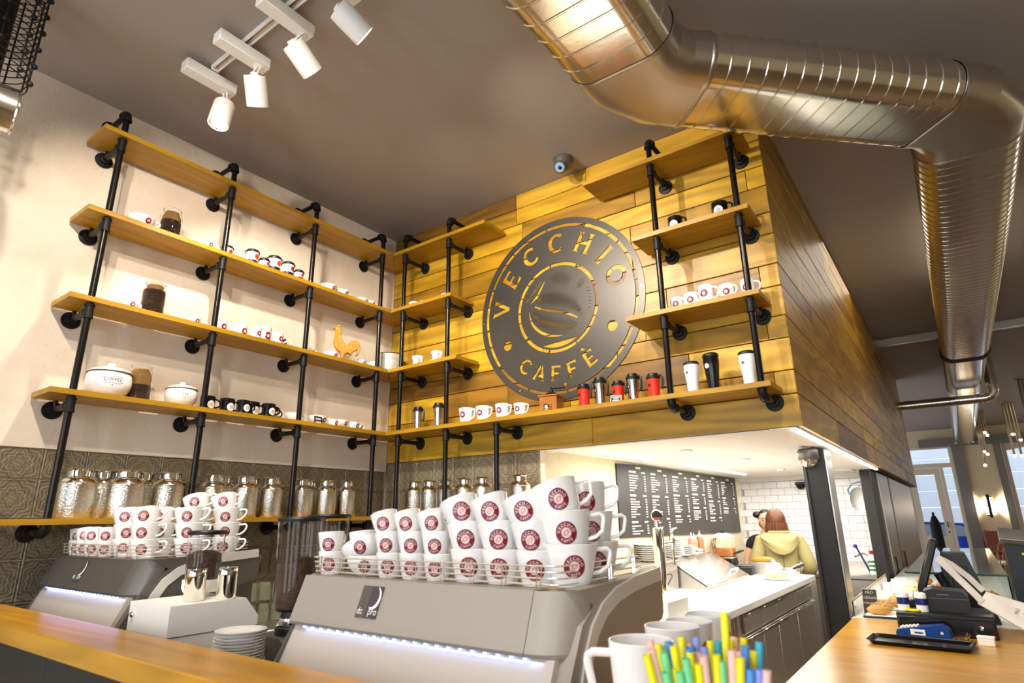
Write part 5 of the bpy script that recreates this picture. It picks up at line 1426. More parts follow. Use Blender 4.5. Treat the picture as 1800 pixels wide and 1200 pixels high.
# juice dispensers
for (y, x, lv, lb) in ((2.93, 1.66, .075, 'clear juice dispenser with orange juice, left one'), (3.12, 1.60, .02, 'clear juice dispenser almost empty, right one')):
    t = thing('juice_dispenser', lb, 'dispenser', (x, y, ZK))
    ob('base', MB().box((0, 0, .075), (.19, .165, .15), .008).me('base', mt['blackp']), t)
    ob('drip_plate', MB().box((0, 0, .155), (.20, .172, .012), .003).me('drip_plate', mt['brushed']), t)
    tk = ob('tank', MB().box((0, 0, .25), (.185, .16, .175), .02).me('tank', mt['glass']), t)
    ob('juice', MB().box((0, 0, .166 + lv / 2), (.176, .152, lv), .008).me('juice', mat('orange_juice', '#b9743f', .3)), tk)
    lid = ob('lid', MB().lathe([(.098, .338), (.10, .345), (.085, .362), (.05, .376), (.015, .38), (.0001, .38)], 4).lathe([(.096, .336), (.1, .34), (.08, .36), (.04, .374), (.0001, .378)], 24).me('lid', mt['kceil']), t)
    ob('lid_knob', MB().lathe([(.014, .376), (.02, .392), (.022, .4), (.0001, .402)], 14).me('lid_knob', mt['blackp']), lid)
# contact grill, trays, loaf, knife and papers at the far end of the counter
t = thing('contact_grill', 'black ribbed contact grill with raised lid at the far end of the counter', 'grill', (1.80, 2.98, ZK), .1)
ob('base', MB().box((0, 0, .04), (.20, .18, .08), .012).me('base', mt['blackp']), t)
ob('hotplate', MB().box((0, 0, .085), (.18, .16, .010), .003).me('hotplate', mt['machined']), t)
ob('lid', MB().box((-.075, 0, .15), (.04, .17, .13), .012, (0, -.25, 0)).me('lid', mt['blackp']), t)
ob('handle', MB().tube([(-.055, -.07, .19), (.01, -.07, .215), (.01, .07, .215), (-.055, .07, .19)], .010, 8).me('handle', mt['blackp']), t)
t = thing('bread_tray', 'steel tray of sliced loaves beside the contact grill', 'tray', (1.96, 3.12, ZK))
ob('tray', MB().box((0, 0, .055), (.24, .16, .11), .004).me('tray', mt['brushed']), t)
for k in range(3): ob('loaf', MB().ball((0, -.045 + .045 * k, .13), .05, 12, 8, (2.0, .48, .55)).me('loaf', mat('loaf_crust', '#a8822e', .6, noise=.3, nscale=30)), t)
t = thing('sandwich_roll', 'pale long sandwich roll on a white plate on the counter', 'sandwich', (2.19, 2.62, ZK), .35)
ob('dish', MB().lathe([(.0001, .003), (.06, 0), (.10, .008), (.102, .012), (.06, .006), (.0001, .006)], 28, sx=1.25).me('dish', mt['white']), t)
ob('roll', MB().ball((0, -.012, .042), .04, 18, 10, (2.4, .95, .8)).ball((0, .02, .06), .035, 18, 10, (2.3, .9, .7)).me('roll', mat('pale_crust', '#e8c890', .6, noise=.2, nscale=16)), t)
t = thing('plastic_bag', 'crumpled clear bag of bread behind the sandwich', 'bag', (2.10, 2.94, ZK))
mb = MB().ball((0, 0, .06), .07, 14, 9, (1.1, .9, .85)); rr = random.Random(5)
mb.v = [(x * (1 + rr.uniform(-.12, .12)), y * (1 + rr.uniform(-.12, .12)), max(0.0, z * (1 + rr.uniform(-.1, .1)))) for x, y, z in mb.v]
ob('bag_film', mb.me('bag_film', mat('milky_film', '#e9ddcf', .25, noise=.3, nscale=20), recalc=False), t)
ob('twist', MB().lathe([(.008, .10), (.014, .125), (.02, .14), (.0001, .13)], 10).me('twist', mt['kceil']), t)
t = thing('gastro_pan', 'steel pan with utensils near the far end of the counter', 'pan', (2.22, 3.02, ZK))
ob('pan_body', MB().lathe([(.0001, .002), (.07, 0), (.085, .06), (.092, .064), (.083, .06), (.068, .004), (.0001, .004)], 20).me('pan_body', mt['brushed']), t)
ob('tongs', MB().tube([(-.05, 0, .03), (.05, .05, .09), (.10, .08, .11)], .006, 6).me('tongs', mt['chrome']), t)
ob('knife_handle', MB().tube([(.04, -.05, .07), (.12, .02, .10)], .010, 8).me('knife_handle', mt['blackp']), t)
t = thing('order_sheet', 'bluish order sheets lying at the end of the counter', 'paper', (2.28, 3.06, ZK), .2)
ob('sheet', MB().box((0, 0, .0025), (.15, .20, .004)).me('sheet', mat('bluish_paper', '#c7cdf0', .6), smooth=False), t)
ob('sheet', MB().box((-.01, .012, .0065), (.14, .19, .003), 0, (0, 0, .2)).me('sheet', mt['kceil'], smooth=False), t)
# menu board
t = thing('menu_board', 'long black menu board with six columns of white print', 'menu board', (XO + .008, 2.58, 1.715))
bl = fill_mesh([], mt['chalk'], 'board', .012, [(-1.56, -.272), (1.55, -.306), (1.55, .300), (-1.05, .300), (-1.56, .285)])
ob('board', bl, t, (0, 0, 0), (PI / 2, 0, PI / 2))
rr = random.Random(11)
colsM = [(-1.36, .27, 1.4512), (-.92, .31, 1.452), (-.43, .36, 1.535), (.06, .36, 1.555), (.53, .38, 1.53), (1.00, .40, 1.62)]
colsM = [(1.229, 1.56, 1.462), (1.66, 2.03, 1.452), (2.15, 2.54, 1.535), (2.64, 3.02, 1.555), (3.11, 3.49, 1.53), (3.58, 4.04, 1.62)]
for y0, y1, zb_ in colsM:
    m_ = MB()
    def bar(a, b, z, hh): m_.box(((a + b) / 2 - 2.58, z - 1.715, .0075), (b - a, hh, .002))
    z = 1.985
    bar((y0 + y1) / 2 - .03, (y0 + y1) / 2 + .06, z, .016); z -= .036
    while z > zb_:
        bar(y0, y0 + rr.uniform(.10, .17), z, .015); bar(y1 - .09, y1 - .02, z, .012); z -= .030
        for k in range(rr.randint(3, 8)):
            if z < zb_: break
            a = y0
            L_ = rr.uniform(.05, .2)
            while L_ > .012:
                w_ = min(L_, rr.uniform(.018, .05)); bar(a, a + w_, z, .0085); a += w_ + .007; L_ -= w_ + .007
            bar(y1 - .045, y1 - .015, z, .0085); z -= .0195
        z -= .02
    ob('menu_column', m_.me('menu_column', mt['chalkw'], smooth=False), t, (0, 0, 0), (PI / 2, 0, PI / 2))['kind'] = 'stuff'
# dome camera on the back tiles, net bag, sink side
t = thing('dome_camera', 'small black dome camera high on the white tiled wall', 'camera', (2.175, YBK - .10, 1.935))
ob('housing', MB().box((0, .05, .0), (.13, .10, .035), .01).me('housing', mt['blackp']), t)
ob('bubble', MB().lathe([(.055, -.015), (.05, -.04), (.03, -.062), (.0001, -.07)], 20).me('bubble', mt['black']), t)
t = thing('sink_counter', 'steel sink counter along the white tiled back wall', 'counter', (2.53, 4.15, 0))
ob('top', MB().box((0, 0, .985), (.58, .46, .04), .004).me('top', mt['brushed']), t)
ob('front', MB().box((0, -.19, .48), (.56, .03, .96), .003).me('front', mt['brushed']), t)
ob('upstand', MB().box((0, .215, 1.05), (.58, .02, .12), .002).me('upstand', mt['brushed']), t)
ob('faucet', MB().tube([(.20, .12, 1.0), (.20, .12, 1.16), (.17, .05, 1.20), (.10, -.05, 1.17)], .010, 8).me('faucet', mt['chrome']), t)
t = thing('cutlery_rack', 'white rack of utensils on the sink counter left of the column', 'rack', (2.34, 4.16, 1.006))
ob('basket', MB().box((0, 0, .05), (.16, .16, .10), .006).me('basket', mt['kceil']), t)
ob('utensils', MB().cyl((-.03, 0, .05), (-.05, 0, .20), .006, 8).cyl((.02, .02, .05), (.03, .02, .22), .006, 8).cyl((.04, -.03, .05), (.06, -.03, .18), .006, 8).me('utensils', mt['chrome']), t)
t = thing('soap_bottle', 'green and white washing up bottle with red cap at the sink', 'bottle', (2.78, 4.10, 1.006))
ob('body', MB().lathe([(.0001, 0), (.035, 0), (.037, .01), (.036, .16), (.02, .19), (.0001, .19)], 18).me('body', mt['kceil']), t)
ob('label_bands', MB().lathe([(.0375, .03), (.0375, .05)], 18).lathe([(.0375, .07), (.0375, .09)], 18).lathe([(.0375, .11), (.0375, .13)], 18).me('label_bands', mat('green_label', '#2f8a55', .4)), t)
ob('cap', MB().lathe([(.018, .19), (.018, .225), (.0001, .226)], 14).me('cap', mt['red']), t)
t = thing('bottle_brush', 'dark blue handled brush leaning at the sink', 'brush', (2.745, 4.16, 1.006))
ob('handle', MB().cyl((0, 0, .0), (-.10, 0, .26), .009, 10).me('handle', mat('navy_plastic', '#22306b', .4)), t)
ob('head', MB().ball((-.105, 0, .265), .02).me('head', mat('navy_plastic_head', '#2a3a80', .4)), t)
t = thing('wire_strainer', 'large wire mesh strainer hanging on the dark frame', 'strainer', (2.868, 3.70, 1.70))
ob('rim', MB().tube([(-.06 + .09 * math.cos(2 * PI * k / 24), 0, .03 + .125 * math.sin(2 * PI * k / 24)) for k in range(24)], .006, 8, closed=True).me('rim', mt['galv']), t)
mb = MB().lathe([(.0001, .05), (.045, .045), (.075, .025), (.09, .0)], 20, (-.06, 0, .03), (0, 1, 0))
mb.v = [(x, y, (z - .03) * 1.38 + .03) for x, y, z in mb.v]
ob('mesh_bowl', mb.me('mesh_bowl', mat('fine_mesh', '#c8c6c0', .5, .5, noise=.3, nscale=90)), t)
ob('handle', MB().tube([(-.14, 0, .08), (-.15, 0, .13), (-.11, 0, .185), (-.05, 0, .20), (.03, .0, .195), (.03, .075, .195)], .009, 8).me('handle', mat('braided_blue_grip', '#566079', .5, noise=.5, nscale=120)), t)
# ================================================================== CUSTOMER COUNTER AND TILL (right)
t = thing('order_counter', 'wide oak topped order counter at the lower right', 'counter', (3.45, -.3, 0))
oo = Vector(t.location)
ptop(2.99, -1.70, 3.98, .93, .975, 1.02, mt['bar'], 'counter_top', t, oo, .004)
ptop(3.03, -1.66, 3.94, .92, .03, .975, mt['beige'], 'counter_body', t, oo, .003)
ZR = 1.02
t = thing('cash_drawer', 'long black cash drawer on the oak counter', 'cash drawer', (3.45, .69, ZR))
ob('case', MB().box((0, 0, .05), (.40, .34, .10), .006).me('case', mt['blackp']), t)
dr = ob('drawer_front', MB().box((0, -.173, .045), (.385, .008, .075), .003).me('drawer_front', mt['black']), t)
ob('lock', MB().lathe([(.01, 0), (.01, .004), (.0001, .005)], 14, (.14, -.177, .05), (0, -1, 0)).me('lock', mt['chrome']), dr)
t = thing('receipt_printer', 'black receipt printer on the cash drawer', 'printer', (3.47, .70, ZR + .1003))
mb = MB().prism([(-.09, 0), (.09, 0), (.092, .075), (.075, .096), (-.055, .105), (-.092, .092)], -.09, .09, Matrix.Rotation(PI / 2, 4, 'X'))
ob('case', mb.me('case', mt['blackp'], ang=.3), t)
ob('front_slot', MB().box((-.01, -.092, .080), (.05, .004, .004)).me('front_slot', mt['machined'], smooth=False), t)
ob('lid_seam', MB().box((0, -.0915, .062), (.178, .002, .002)).me('lid_seam', mt['machined'], smooth=False), t)
ob('side_trim', MB().box((.0925, -.06, .04), (.003, .012, .07), .001).me('side_trim', mt['machined']), t)
t = thing('till_screen', 'black till monitor seen from its edge, leaning back on its stand', 'monitor', (3.40, 1.04, ZR))
ob('foot', MB().box((.04, .0, .012), (.17, .17, .024), .006).me('foot', mt['blackp']), t)
ob('stand', MB().tube([(.07, 0, .02), (.075, 0, .16), (.04, 0, .25)], .022, 10).me('stand', mt['blackp']), t)
ob('display', MB().box((0, -.02, .295), (.036, .27, .30), .008, (0, .36, .05)).me('display', mt['blackp']), t)
ob('glass_face', MB().box((-.0165, -.02, .305), (.006, .25, .27), .002, (0, .36, .05)).me('glass_face', mt['black']), t)
ob('cables', MB().tube([(.06, -.03, .22), (.10, -.05, .16), (.08, -.06, .08), (.12, -.05, .02)], .006, 6).tube([(.05, -.02, .20), (.07, -.06, .12), (.06, -.08, .03)], .005, 6).me('cables', mt['blackp']), t)
t = thing('till_cabinet', 'tall tapered black housing behind the receipt printer', 'housing', (3.545, 1.14, ZR))
mb = MB(); vs = []
for (z, x0, x1, y0, y1) in ((0, -.09, .135, -.09, .09), (.33, -.085, .045, -.08, .07), (.36, -.07, .035, -.07, .06)):
    vs += [(x0, y0, z), (x1, y0, z), (x1, y1, z), (x0, y1, z)]
fs = [(0, 3, 2, 1), (8, 9, 10, 11)] + [(i * 4 + k, i * 4 + (k + 1) % 4, (i + 1) * 4 + (k + 1) % 4, (i + 1) * 4 + k) for i in range(2) for k in range(4)]
ob('case', mb.add(vs, fs).me('case', mt['blackp'], ang=.3), t)
rb = MB()
for k in range(6): rb.box((-.06 + .018 * k, -.085, .16), (.006, .006, .26), .001, (-.03, 0, 0))
ob('vent_ribs', rb.me('vent_ribs', mt['dark']), t)
# tote bag hanging over the till
t = thing('tote_bag', 'cream cotton tote bag slung from the till housing by its straps', 'bag', (3.70, .74, ZR))
clo = mat('cream_cotton', '#e9e1d6', .85, bump=.3, bscale=55, noise=.06, nscale=12)
def slab(quad, th, nx=8, ny=8, puff=.012, seed=1):
    q = [Vector(p) for p in quad]; m_ = MB(); rr = random.Random(seed); vs = []; fs = []
    nrm = (q[1] - q[0]).cross(q[3] - q[0]).normalized()
    for sd in (-1, 1):
        for j in range(ny + 1):
            for i in range(nx + 1):
                u_, v_ = i / nx, j / ny
                p = (q[0] * (1 - u_) + q[1] * u_) * (1 - v_) + (q[3] * (1 - u_) + q[2] * u_) * v_
                e = math.sin(PI * u_) * math.sin(PI * v_)
                p = p + nrm * (sd * (th * (.25 + .75 * e ** .4)) + puff * math.sin(5 * u_ + 7 * v_ + seed) * .6 * (e ** .3 if e > 0 else 0))
                vs.append(p)
    n = (nx + 1) * (ny + 1)
    for sd in (0, 1):
        for j in range(ny):
            for i in range(nx):
                a = sd * n + j * (nx + 1) + i
                fs.append((a, a + 1, a + nx + 2, a + nx + 1))
    for j in range(ny):
        for i_ in (0, nx):
            a = j * (nx + 1) + i_; fs.append((a, a + nx + 1, n + a + nx + 1, n + a))
    for i in range(nx):
        for j_ in (0, ny):
            a = j_ * (nx + 1) + i; fs.append((a, a + 1, n + a + 1, n + a))
    return m_.add(vs, fs)
quad = [(-.105, -.02, .135), (-.06, .04, .185), (.15, .0, .125), (.105, -.16, .010)]
ob('bag_body', slab(quad, .013).me('bag_body', clo), t)
st_ = MB()
def strap(m_, pts, wd):
    P = [Vector(p) for p in pts]; vs = []; fs = []
    for i, p in enumerate(P):
        d = (P[min(i + 1, len(P) - 1)] - P[max(i - 1, 0)]).normalized(); s_ = d.cross(Vector((-.5, .8, .3))).normalized() * wd; n_ = d.cross(s_).normalized() * .003
        vs += [p - s_ - n_, p + s_ - n_, p + s_ + n_, p - s_ + n_]
    for i in range(len(P) - 1):
        for k in range(4): fs.append((i * 4 + k, i * 4 + (k + 1) % 4, (i + 1) * 4 + (k + 1) % 4, (i + 1) * 4 + k))
    fs += [(0, 1, 2, 3), tuple(len(vs) - 4 + k for k in range(4))]
    m_.add(vs, fs)
strap(st_, [(-.235, .02, .345), (-.20, .0, .30), (-.15, -.01, .235), (-.105, -.02, .175), (-.085, -.02, .145)], .016)
ob('strap', st_.me('strap', clo), t)
st_ = MB(); strap(st_, [(-.235, .03, .35), (-.18, .04, .315), (-.12, .05, .255), (-.07, .045, .19)], .014)
ob('strap', st_.me('strap', clo), t)
q0, q1, q3 = Vector(quad[0]), Vector(quad[1]), Vector(quad[3])
nn = (q1 - q0).cross(q3 - q0).normalized()
def onbag(u_, v_, d):
    q = [Vector(p) for p in quad]
    p = (q[0] * (1 - u_) + q[1] * u_) * (1 - v_) + (q[3] * (1 - u_) + q[2] * u_) * v_
    e = math.sin(PI * u_) * math.sin(PI * v_)
    return p + nn * (d * (.013 * (.25 + .75 * e ** .4) + .0012) + .012 * math.sin(5 * u_ + 7 * v_ + 1) * .6 * e ** .3)
for txt, v0 in (('MKE', .60), ('C', .74)):
    me = text_mesh(txt, 1.0, mt['blackp'])
    sd = -1 if nn.y > 0 else 1
    for v in me.vertices:
        x, y = v.co.x, v.co.y
        v.co = onbag(min(.98, max(.02, .52 + x * .14)), min(.98, max(.02, v0 - y * .10)), sd)
    ob('lettering', me, t)
# small things at the till
t = thing('serving_tray', 'long shallow black plastic tray on the oak counter', 'tray', (3.355, .225, ZR), -.06)
mb = MB()
def rr_pts(w_, d_, r, z):
    out = []
    for (sx, sy, a0) in ((1, 1, 0), (-1, 1, PI / 2), (-1, -1, PI), (1, -1, 3 * PI / 2)):
        for k in range(5):
            a = a0 + PI / 2 * k / 4
            out.append((sx * (w_ - r) + r * math.cos(a), sy * (d_ - r) + r * math.sin(a), z))
    return out
lv = [rr_pts(.185, .088, .02, 0), rr_pts(.198, .102, .025, .017), rr_pts(.204, .108, .027, .019), rr_pts(.195, .099, .024, .015), rr_pts(.182, .085, .02, .004)]
vs = [p for l in lv for p in l]; n = 20
fs = [(i * n + k, i * n + (k + 1) % n, (i + 1) * n + (k + 1) % n, (i + 1) * n + k) for i in range(4) for k in range(n)] + [tuple(range(n))]
ob('tray_rim', mb.add(vs, fs).me('tray_rim', mat('glossy_black_plastic', '#100f10', .15), ang=.5), t)
ob('tray_bed', MB().prism([p[:2] for p in rr_pts(.182, .085, .02, 0)], .0035, .0045).me('tray_bed', mat('glossy_black_bed', '#1c1b1e', .22), smooth=False), t)
t = thing('card_terminal', 'dark blue card terminal lying behind the black tray', 'card terminal', (3.36, .43, ZR), -.1)
bl_ = mat('deep_blue_plastic', '#173f86', .3)
ob('case', MB().prism([(-.105, 0), (.10, 0), (.115, .018), (.108, .05), (.08, .066), (.03, .058), (-.03, .05), (-.10, .036), (-.108, .02)], -.045, .045, Matrix.Rotation(PI / 2, 4, 'X')).me('case', bl_, ang=.5), t)
kp = MB()
for i in range(5):
    for j in range(3): kp.box((-.085 + .016 * i, -.022 + .022 * j, .042 + .003 * i * .9), (.011, .014, .010), .002, (0, -.17, 0))
ob('keypad', kp.me('keypad', mt['chalkw']), t)
ob('sticker', MB().box((-.015, -.0465, .030), (.060, .002, .026), 0, (0, -.0, 0)).me('sticker', mt['kceil'], smooth=False), t)
ob('sticker_print', MB().box((-.012, -.0478, .028), (.034, .001, .007)).me('sticker_print', bl_, smooth=False), t)
ob('emblem', MB().lathe([(.0001, .002), (.006, .002), (.007, 0)], 14, (.082, -.0455, .034), (0, -1, 0)).me('emblem', mt['pale']), t)
t = thing('glass_dish', 'small clear glass dish of coins by the cash drawer', 'dish', (3.50, .42, ZR))
ob('dish', MB().lathe([(.0001, .002), (.032, 0), (.036, .01), (.048, .034), (.0465, .034), (.034, .011), (.0001, .006)], 24).me('dish', mt['glass']), t)
for k in range(6): ob('coin', MB().lathe([(.0001, 0), (.011, 0), (.011, .002), (.0001, .002)], 14, (.014 * math.cos(k), .014 * math.sin(k), .007 + .002 * k)).me('coin', mat('copper_coin', '#a5713f', .35, .9)), t)
t = thing('card_box', 'small white box of cards in front of the cash drawer', 'box', (3.60, .375, ZR), -.1)
ob('box', MB().box((0, 0, .016), (.062, .05, .032), .002).me('box', mt['kceil']), t)
ob('lid', MB().box((0, 0, .034), (.065, .053, .006), .001).me('lid', mt['kceil']), t)
t = thing('sticker_roll_holder', 'black holder with white cards on the cash drawer', 'holder', (3.32, .80, ZR + .1003))
ob('tray', MB().box((0, 0, .016), (.115, .11, .032), .004).me('tray', mt['blackp']), t)
for k in range(4): ob('card_stack', MB().box((-.035 + .024 * k, .01, .044), (.018, .075, .025), .001, (.2, 0, 0)).me('card_stack', mt['kceil'], smooth=False), t)
for k, x in enumerate((3.285, 3.365)):
    t = thing('glue_pot', 'white and navy cylinder on the cash drawer, %s one' % ('left', 'right')[k], 'tube', (x, .585, ZR + .1003))
    ob('body', MB().lathe([(.0001, 0), (.026, 0), (.026, .03)], 20).me('body', mt['kceil']), t)
    ob('band', MB().lathe([(.0265, .03), (.0265, .062)], 20).me('band', mat('navy_label', '#14246b', .35)), t)
    ob('cap', MB().lathe([(.026, .062), (.026, .082), (.024, .085), (.0001, .085)], 20).me('cap', mt['kceil']), t)
t = thing('yellow_ribbon', 'bright yellow ribbon loop between the navy cylinders', 'ribbon', (3.325, .555, ZR + .1003))
yl = mat('bright_yellow', '#f1e313', .5)
ob('loop', MB().tube([(.028 * math.cos(2 * PI * k / 14), .014 * math.sin(2 * PI * k / 14), .006) for k in range(14)], .0055, 6, closed=True).me('loop', yl), t)
ob('knot', MB().ball((-.026, 0, .008), .008).me('knot', yl), t)

# ---- pastry display
t = thing('display_case', 'glass pastry display beyond the order counter', 'display case', (3.38, 2.9, 0))
oo = Vector(t.location)
ptop(2.99, .935, 3.80, 4.95, .0, .985, mt['beige'], 'base', t, oo, .003)
ptop(2.985, .932, 3.80, 4.95, .987, 1.018, mt['wtop'], 'bed', t, oo, .003)
gmat = mat('green_edge_glass', '#eef7f2', .02, trans=1.0, ior=1.2)
ptop(3.24, 1.60, 3.77, 4.93, 1.222, 1.230, gmat, 'glass_top', t, oo, .001)
ptop(3.24, 1.602, 3.77, 1.608, 1.02, 1.220, gmat, 'glass_end', t, oo, .001)
ptop(3.764, 1.61, 3.77, 4.93, 1.02, 1.220, gmat, 'glass_side', t, oo, .001)
eg = mat('dark_green_glass_edge', '#143c35', .25)
ptop(3.238, 1.594, 3.772, 1.5995, 1.219, 1.2315, eg, 'glass_edge', t, oo, .001)
ptop(3.7705, 1.594, 3.776, 1.600, 1.02, 1.2315, eg, 'glass_edge', t, oo, .001)
ptop(2.992, .97, 2.998, 2.9, 1.019, 1.10, gmat, 'side_guard', t, oo, .001)
ptop(2.990, .97, 3.0, 2.9, 1.101, 1.108, mt['shelf'], 'guard_strip', t, oo, .001)
crust = [mat('bread_crust_a', '#dca85a', .6, noise=.25, nscale=25), mat('bread_crust_b', '#c07a32', .55, noise=.3, nscale=25), mat('bread_pale', '#ecd2a0', .65, noise=.2, nscale=20), mat('glazed_pastry', '#a85a22', .35, noise=.3, nscale=30)]
def bun(x, y, z, L_, w_, h_, m, lb, rz=0, cat='bread', name='bread_roll', g='breads in the display'):
    t = thing(name, lb, cat, (x, y, z), rz, g)
    ob('crumb', MB().ball((0, 0, h_ * .98), 1, 18, 10, (L_, w_, h_)).me('crumb', m), t)
    sm = MB()
    for k in range(3): sm.tube([(L_ * (-.45 + .4 * k), -w_ * .45, h_ * 1.80), (L_ * (-.35 + .4 * k), 0, h_ * 2.0), (L_ * (-.25 + .4 * k), w_ * .45, h_ * 1.80)], .004, 6)
    ob('score_marks', sm.me('score_marks', crust[2]), t)
for k, (y, L_, nm) in enumerate(((1.02, .064, 'nearest'), (1.16, .064, 'second'), (1.32, .068, 'third'))):
    t = thing('black_tray', 'black tray under the long roll in the display, %s one' % nm, 'tray', (3.16, y, 1.0185), 0, 'pastry trays')
    ob('bed', MB().box((0, 0, .006), (.24, .125, .012), .003).me('bed', mt['blackp']), t)
    ob('paper', MB().box((0, 0, .0135), (.22, .11, .002)).me('paper', mt['kceil'], smooth=False), t)
    bun(3.12, y, 1.0335, L_, .034, .025, crust[0], 'long pale crusted roll in the display, %s from the counter' % nm, .15)
items = [(3.16, 1.50, crust[1], 'glazed brown pastry'), (3.30, 1.58 + .12, crust[3], 'dark glazed pastry'), (3.42, 1.72, crust[1], 'round brown bun'), (3.17, 1.70, crust[0], 'golden ring pastry'),
         (3.20, 2.0, crust[2], 'pale filled roll'), (3.34, 2.05, crust[2], 'pale flat roll'), (3.50, 2.0, crust[1], 'brown crusted roll'), (3.20, 2.3, crust[2], 'white dusted roll'), (3.38, 2.35, crust[2], 'long white roll'), (3.55, 2.4, crust[3], 'chocolate glazed cake'),
         (3.22, 2.7, crust[2], 'white dusted bun'), (3.40, 2.75, crust[3], 'brown cake slice'), (3.25, 3.1, crust[1], 'orange brown bun'), (3.45, 3.2, crust[3], 'dark cake'), (3.62, 1.85, crust[1], 'brown bun by the glass side'), (3.64, 2.2, crust[0], 'golden bun by the glass side')]
for x, y, m, lb in items:
    bun(x, y, 1.0185, rnd.uniform(.055, .08), rnd.uniform(.045, .06), rnd.uniform(.025, .034), m, '%s, %.1f m into the display, %s' % (lb, y - .93, 'left' if x < 3.28 else 'middle' if x < 3.5 else 'right'), rnd.uniform(-.4, .4), 'pastry', 'pastry', 'pastries in the display')
t = thing('price_card', 'dark printed price card standing at the corner of the pastry display', 'sign', (3.062, 1.17 - .02, 1.0185), 0, rot=(-.22, 0, -.1))
ob('card', MB().box((0, 0, .068), (.075, .004, .135), .0).me('card', mat('brown_black_card', '#4a4038', .5), smooth=False), t)
ob('holder', MB().box((0, .003, .068), (.081, .004, .141), .001).me('holder', mt['kceil'], smooth=False), t)
for s_, z, sz in (('PÃO', .118, .022), ('CEREAIS', .088, .0185), ('CHOURIÇO', .058, .0165), ('1,60', .024, .022)):
    ob('lettering', text_mesh(s_, sz, mt['chalkw']), t, (.0 if s_ != '1,60' else .015, -.0026, z), (PI / 2, 0, 0))
# small clip cards at the guard
for k in range(3):
    t = thing('price_tag', 'small white price tag on the display guard, %s one' % ('first', 'second', 'third')[k], 'tag', (3.03 + .03 * k, 1.9 + .28 * k, 1.0185), 0, 'price tags')
    ob('tag_face', MB().box((0, 0, .045), (.04, .003, .09)).me('tag_face', mt['kceil'], smooth=False), t)
    ob('tag_foot', MB().box((0, .004, .004), (.045, .02, .008)).me('tag_foot', mt['kceil'], smooth=False), t)
# dark menu lectern at the right edge
t = thing('menu_lectern', 'black standing lectern with grey sloped top and yellow strips at the right edge', 'lectern', (4.04, 2.15, 0))
ob('post', MB().prism([(-.24, 0), (.24, 0), (.24, 1.36), (-.24, 1.42)], -.09, .09, Matrix.Rotation(PI / 2, 4, 'X')).me('post', mt['blackp'], ang=.3), t)
ob('sloped_top', MB().box((0, -.05, 1.415), (.52, .26, .03), .004, (.25, .125, 0)).me('sloped_top', mt['machined']), t)
ob('yellow_strip', MB().box((.05, -.096, 1.27), (.36, .008, .012), .001, (0, .42, 0)).box((-.08, -.096, 1.31), (.16, .008, .014), .001, (0, .25, 0)).me('yellow_strip', yl, smooth=False), t)

# ================================================================== CEILING: DUCTS, TRACK, LAMPS
def section(w_, h_, r, n=6):
    out = []
    for (sx, sy, a0) in ((1, 1, 0), (-1, 1, PI / 2), (-1, -1, PI), (1, -1, 3 * PI / 2)):
        for k in range(n + 1):
            a = a0 + PI / 2 * k / n
            out.append((sx * (w_ / 2 - r) + r * math.cos(a), sy * (h_ / 2 - r) + r * math.sin(a)))
    return out
SEC = section(.50, .27, .1345, 9)
def sweep(m_, stations, sec=SEC):
    """stations: (x, y, z, heading, scale, skew) ; heading 0 = +Y"""
    n = len(sec); vs = []; fs = []
    for (x, y, z, hd, sc_) in stations:
        c_, s_ = math.cos(hd), math.sin(hd)
        k_ = sc_ if isinstance(sc_, tuple) else (sc_, sc_)
        for (u_, v_) in sec:
            vs.append((x + c_ * u_ * k_[0], y - s_ * u_ * k_[0], z + v_ * k_[1]))
    for i in range(len(stations) - 1):
        for k in range(n): fs.append((i * n + k, i * n + (k + 1) % n, (i + 1) * n + (k + 1) % n, (i + 1) * n + k))
    return m_.add(vs, fs)
ZD = 3.585
P0 = Vector((2.76, -6.4)); P1 = Vector((2.76, -1.02)); P2 = Vector((4.0, .22)); P3 = Vector((4.0, 18.1))
t = thing('spiral_duct', 'large flat oval galvanised spiral duct zigzagging under the ceiling', 'duct', (3.2, 0, ZD))
oo = Vector(t.location)
def straight(a, b, hd, pitch, stop=None, sc0=1.0):
    d = (b - a); L_ = d.length; d.normalize()
    st = []; s_ = 0
    while s_ < L_ - pitch * .5:
        p = a + d * s_
        if stop is None or s_ < stop:
            for ds, k in ((0, 1.0), (pitch * .86, 1.0), (pitch * .90, 1.016), (pitch * .95, 1.016), (pitch * .99, 1.0)):
                q = a + d * (s_ + ds); st.append((q.x - oo.x, q.y - oo.y, 0, hd, k * sc0))
        else:
            st.append((p.x - oo.x, p.y - oo.y, 0, hd, sc0))
        s_ += pitch
    st.append((b.x - oo.x, b.y - oo.y, 0, hd, sc0))
    return sweep(MB(), st)
E_ = .24
d12 = (P2 - P1).normalized(); d01 = Vector((0, 1))
H45 = PI / 4
ob('duct_section', straight(P0, P1 - d01 * E_, 0, .105).me('duct_section', mt['galv'], ang=.35), t)
ob('duct_section', straight(P1 + d12 * E_, P2 - d12 * E_, H45, .088).me('duct_section', mt['galv'], ang=.35), t)
PB = Vector((4.0, 6.1))
ob('duct_section', straight(P2 + d01 * E_, PB, 0, .088).me('duct_section', mt['galv'], ang=.35), t)
ob('duct_section', straight(PB + d01 * .02, Vector((4.0, 8.9)), 0, .088, None, .95).me('duct_section', mt['galv'], ang=.35), t)
ob('duct_section', straight(Vector((4.0, 8.92)), P3, 0, .60, 0, .955).me('duct_section', mt['galv'], ang=.35), t)
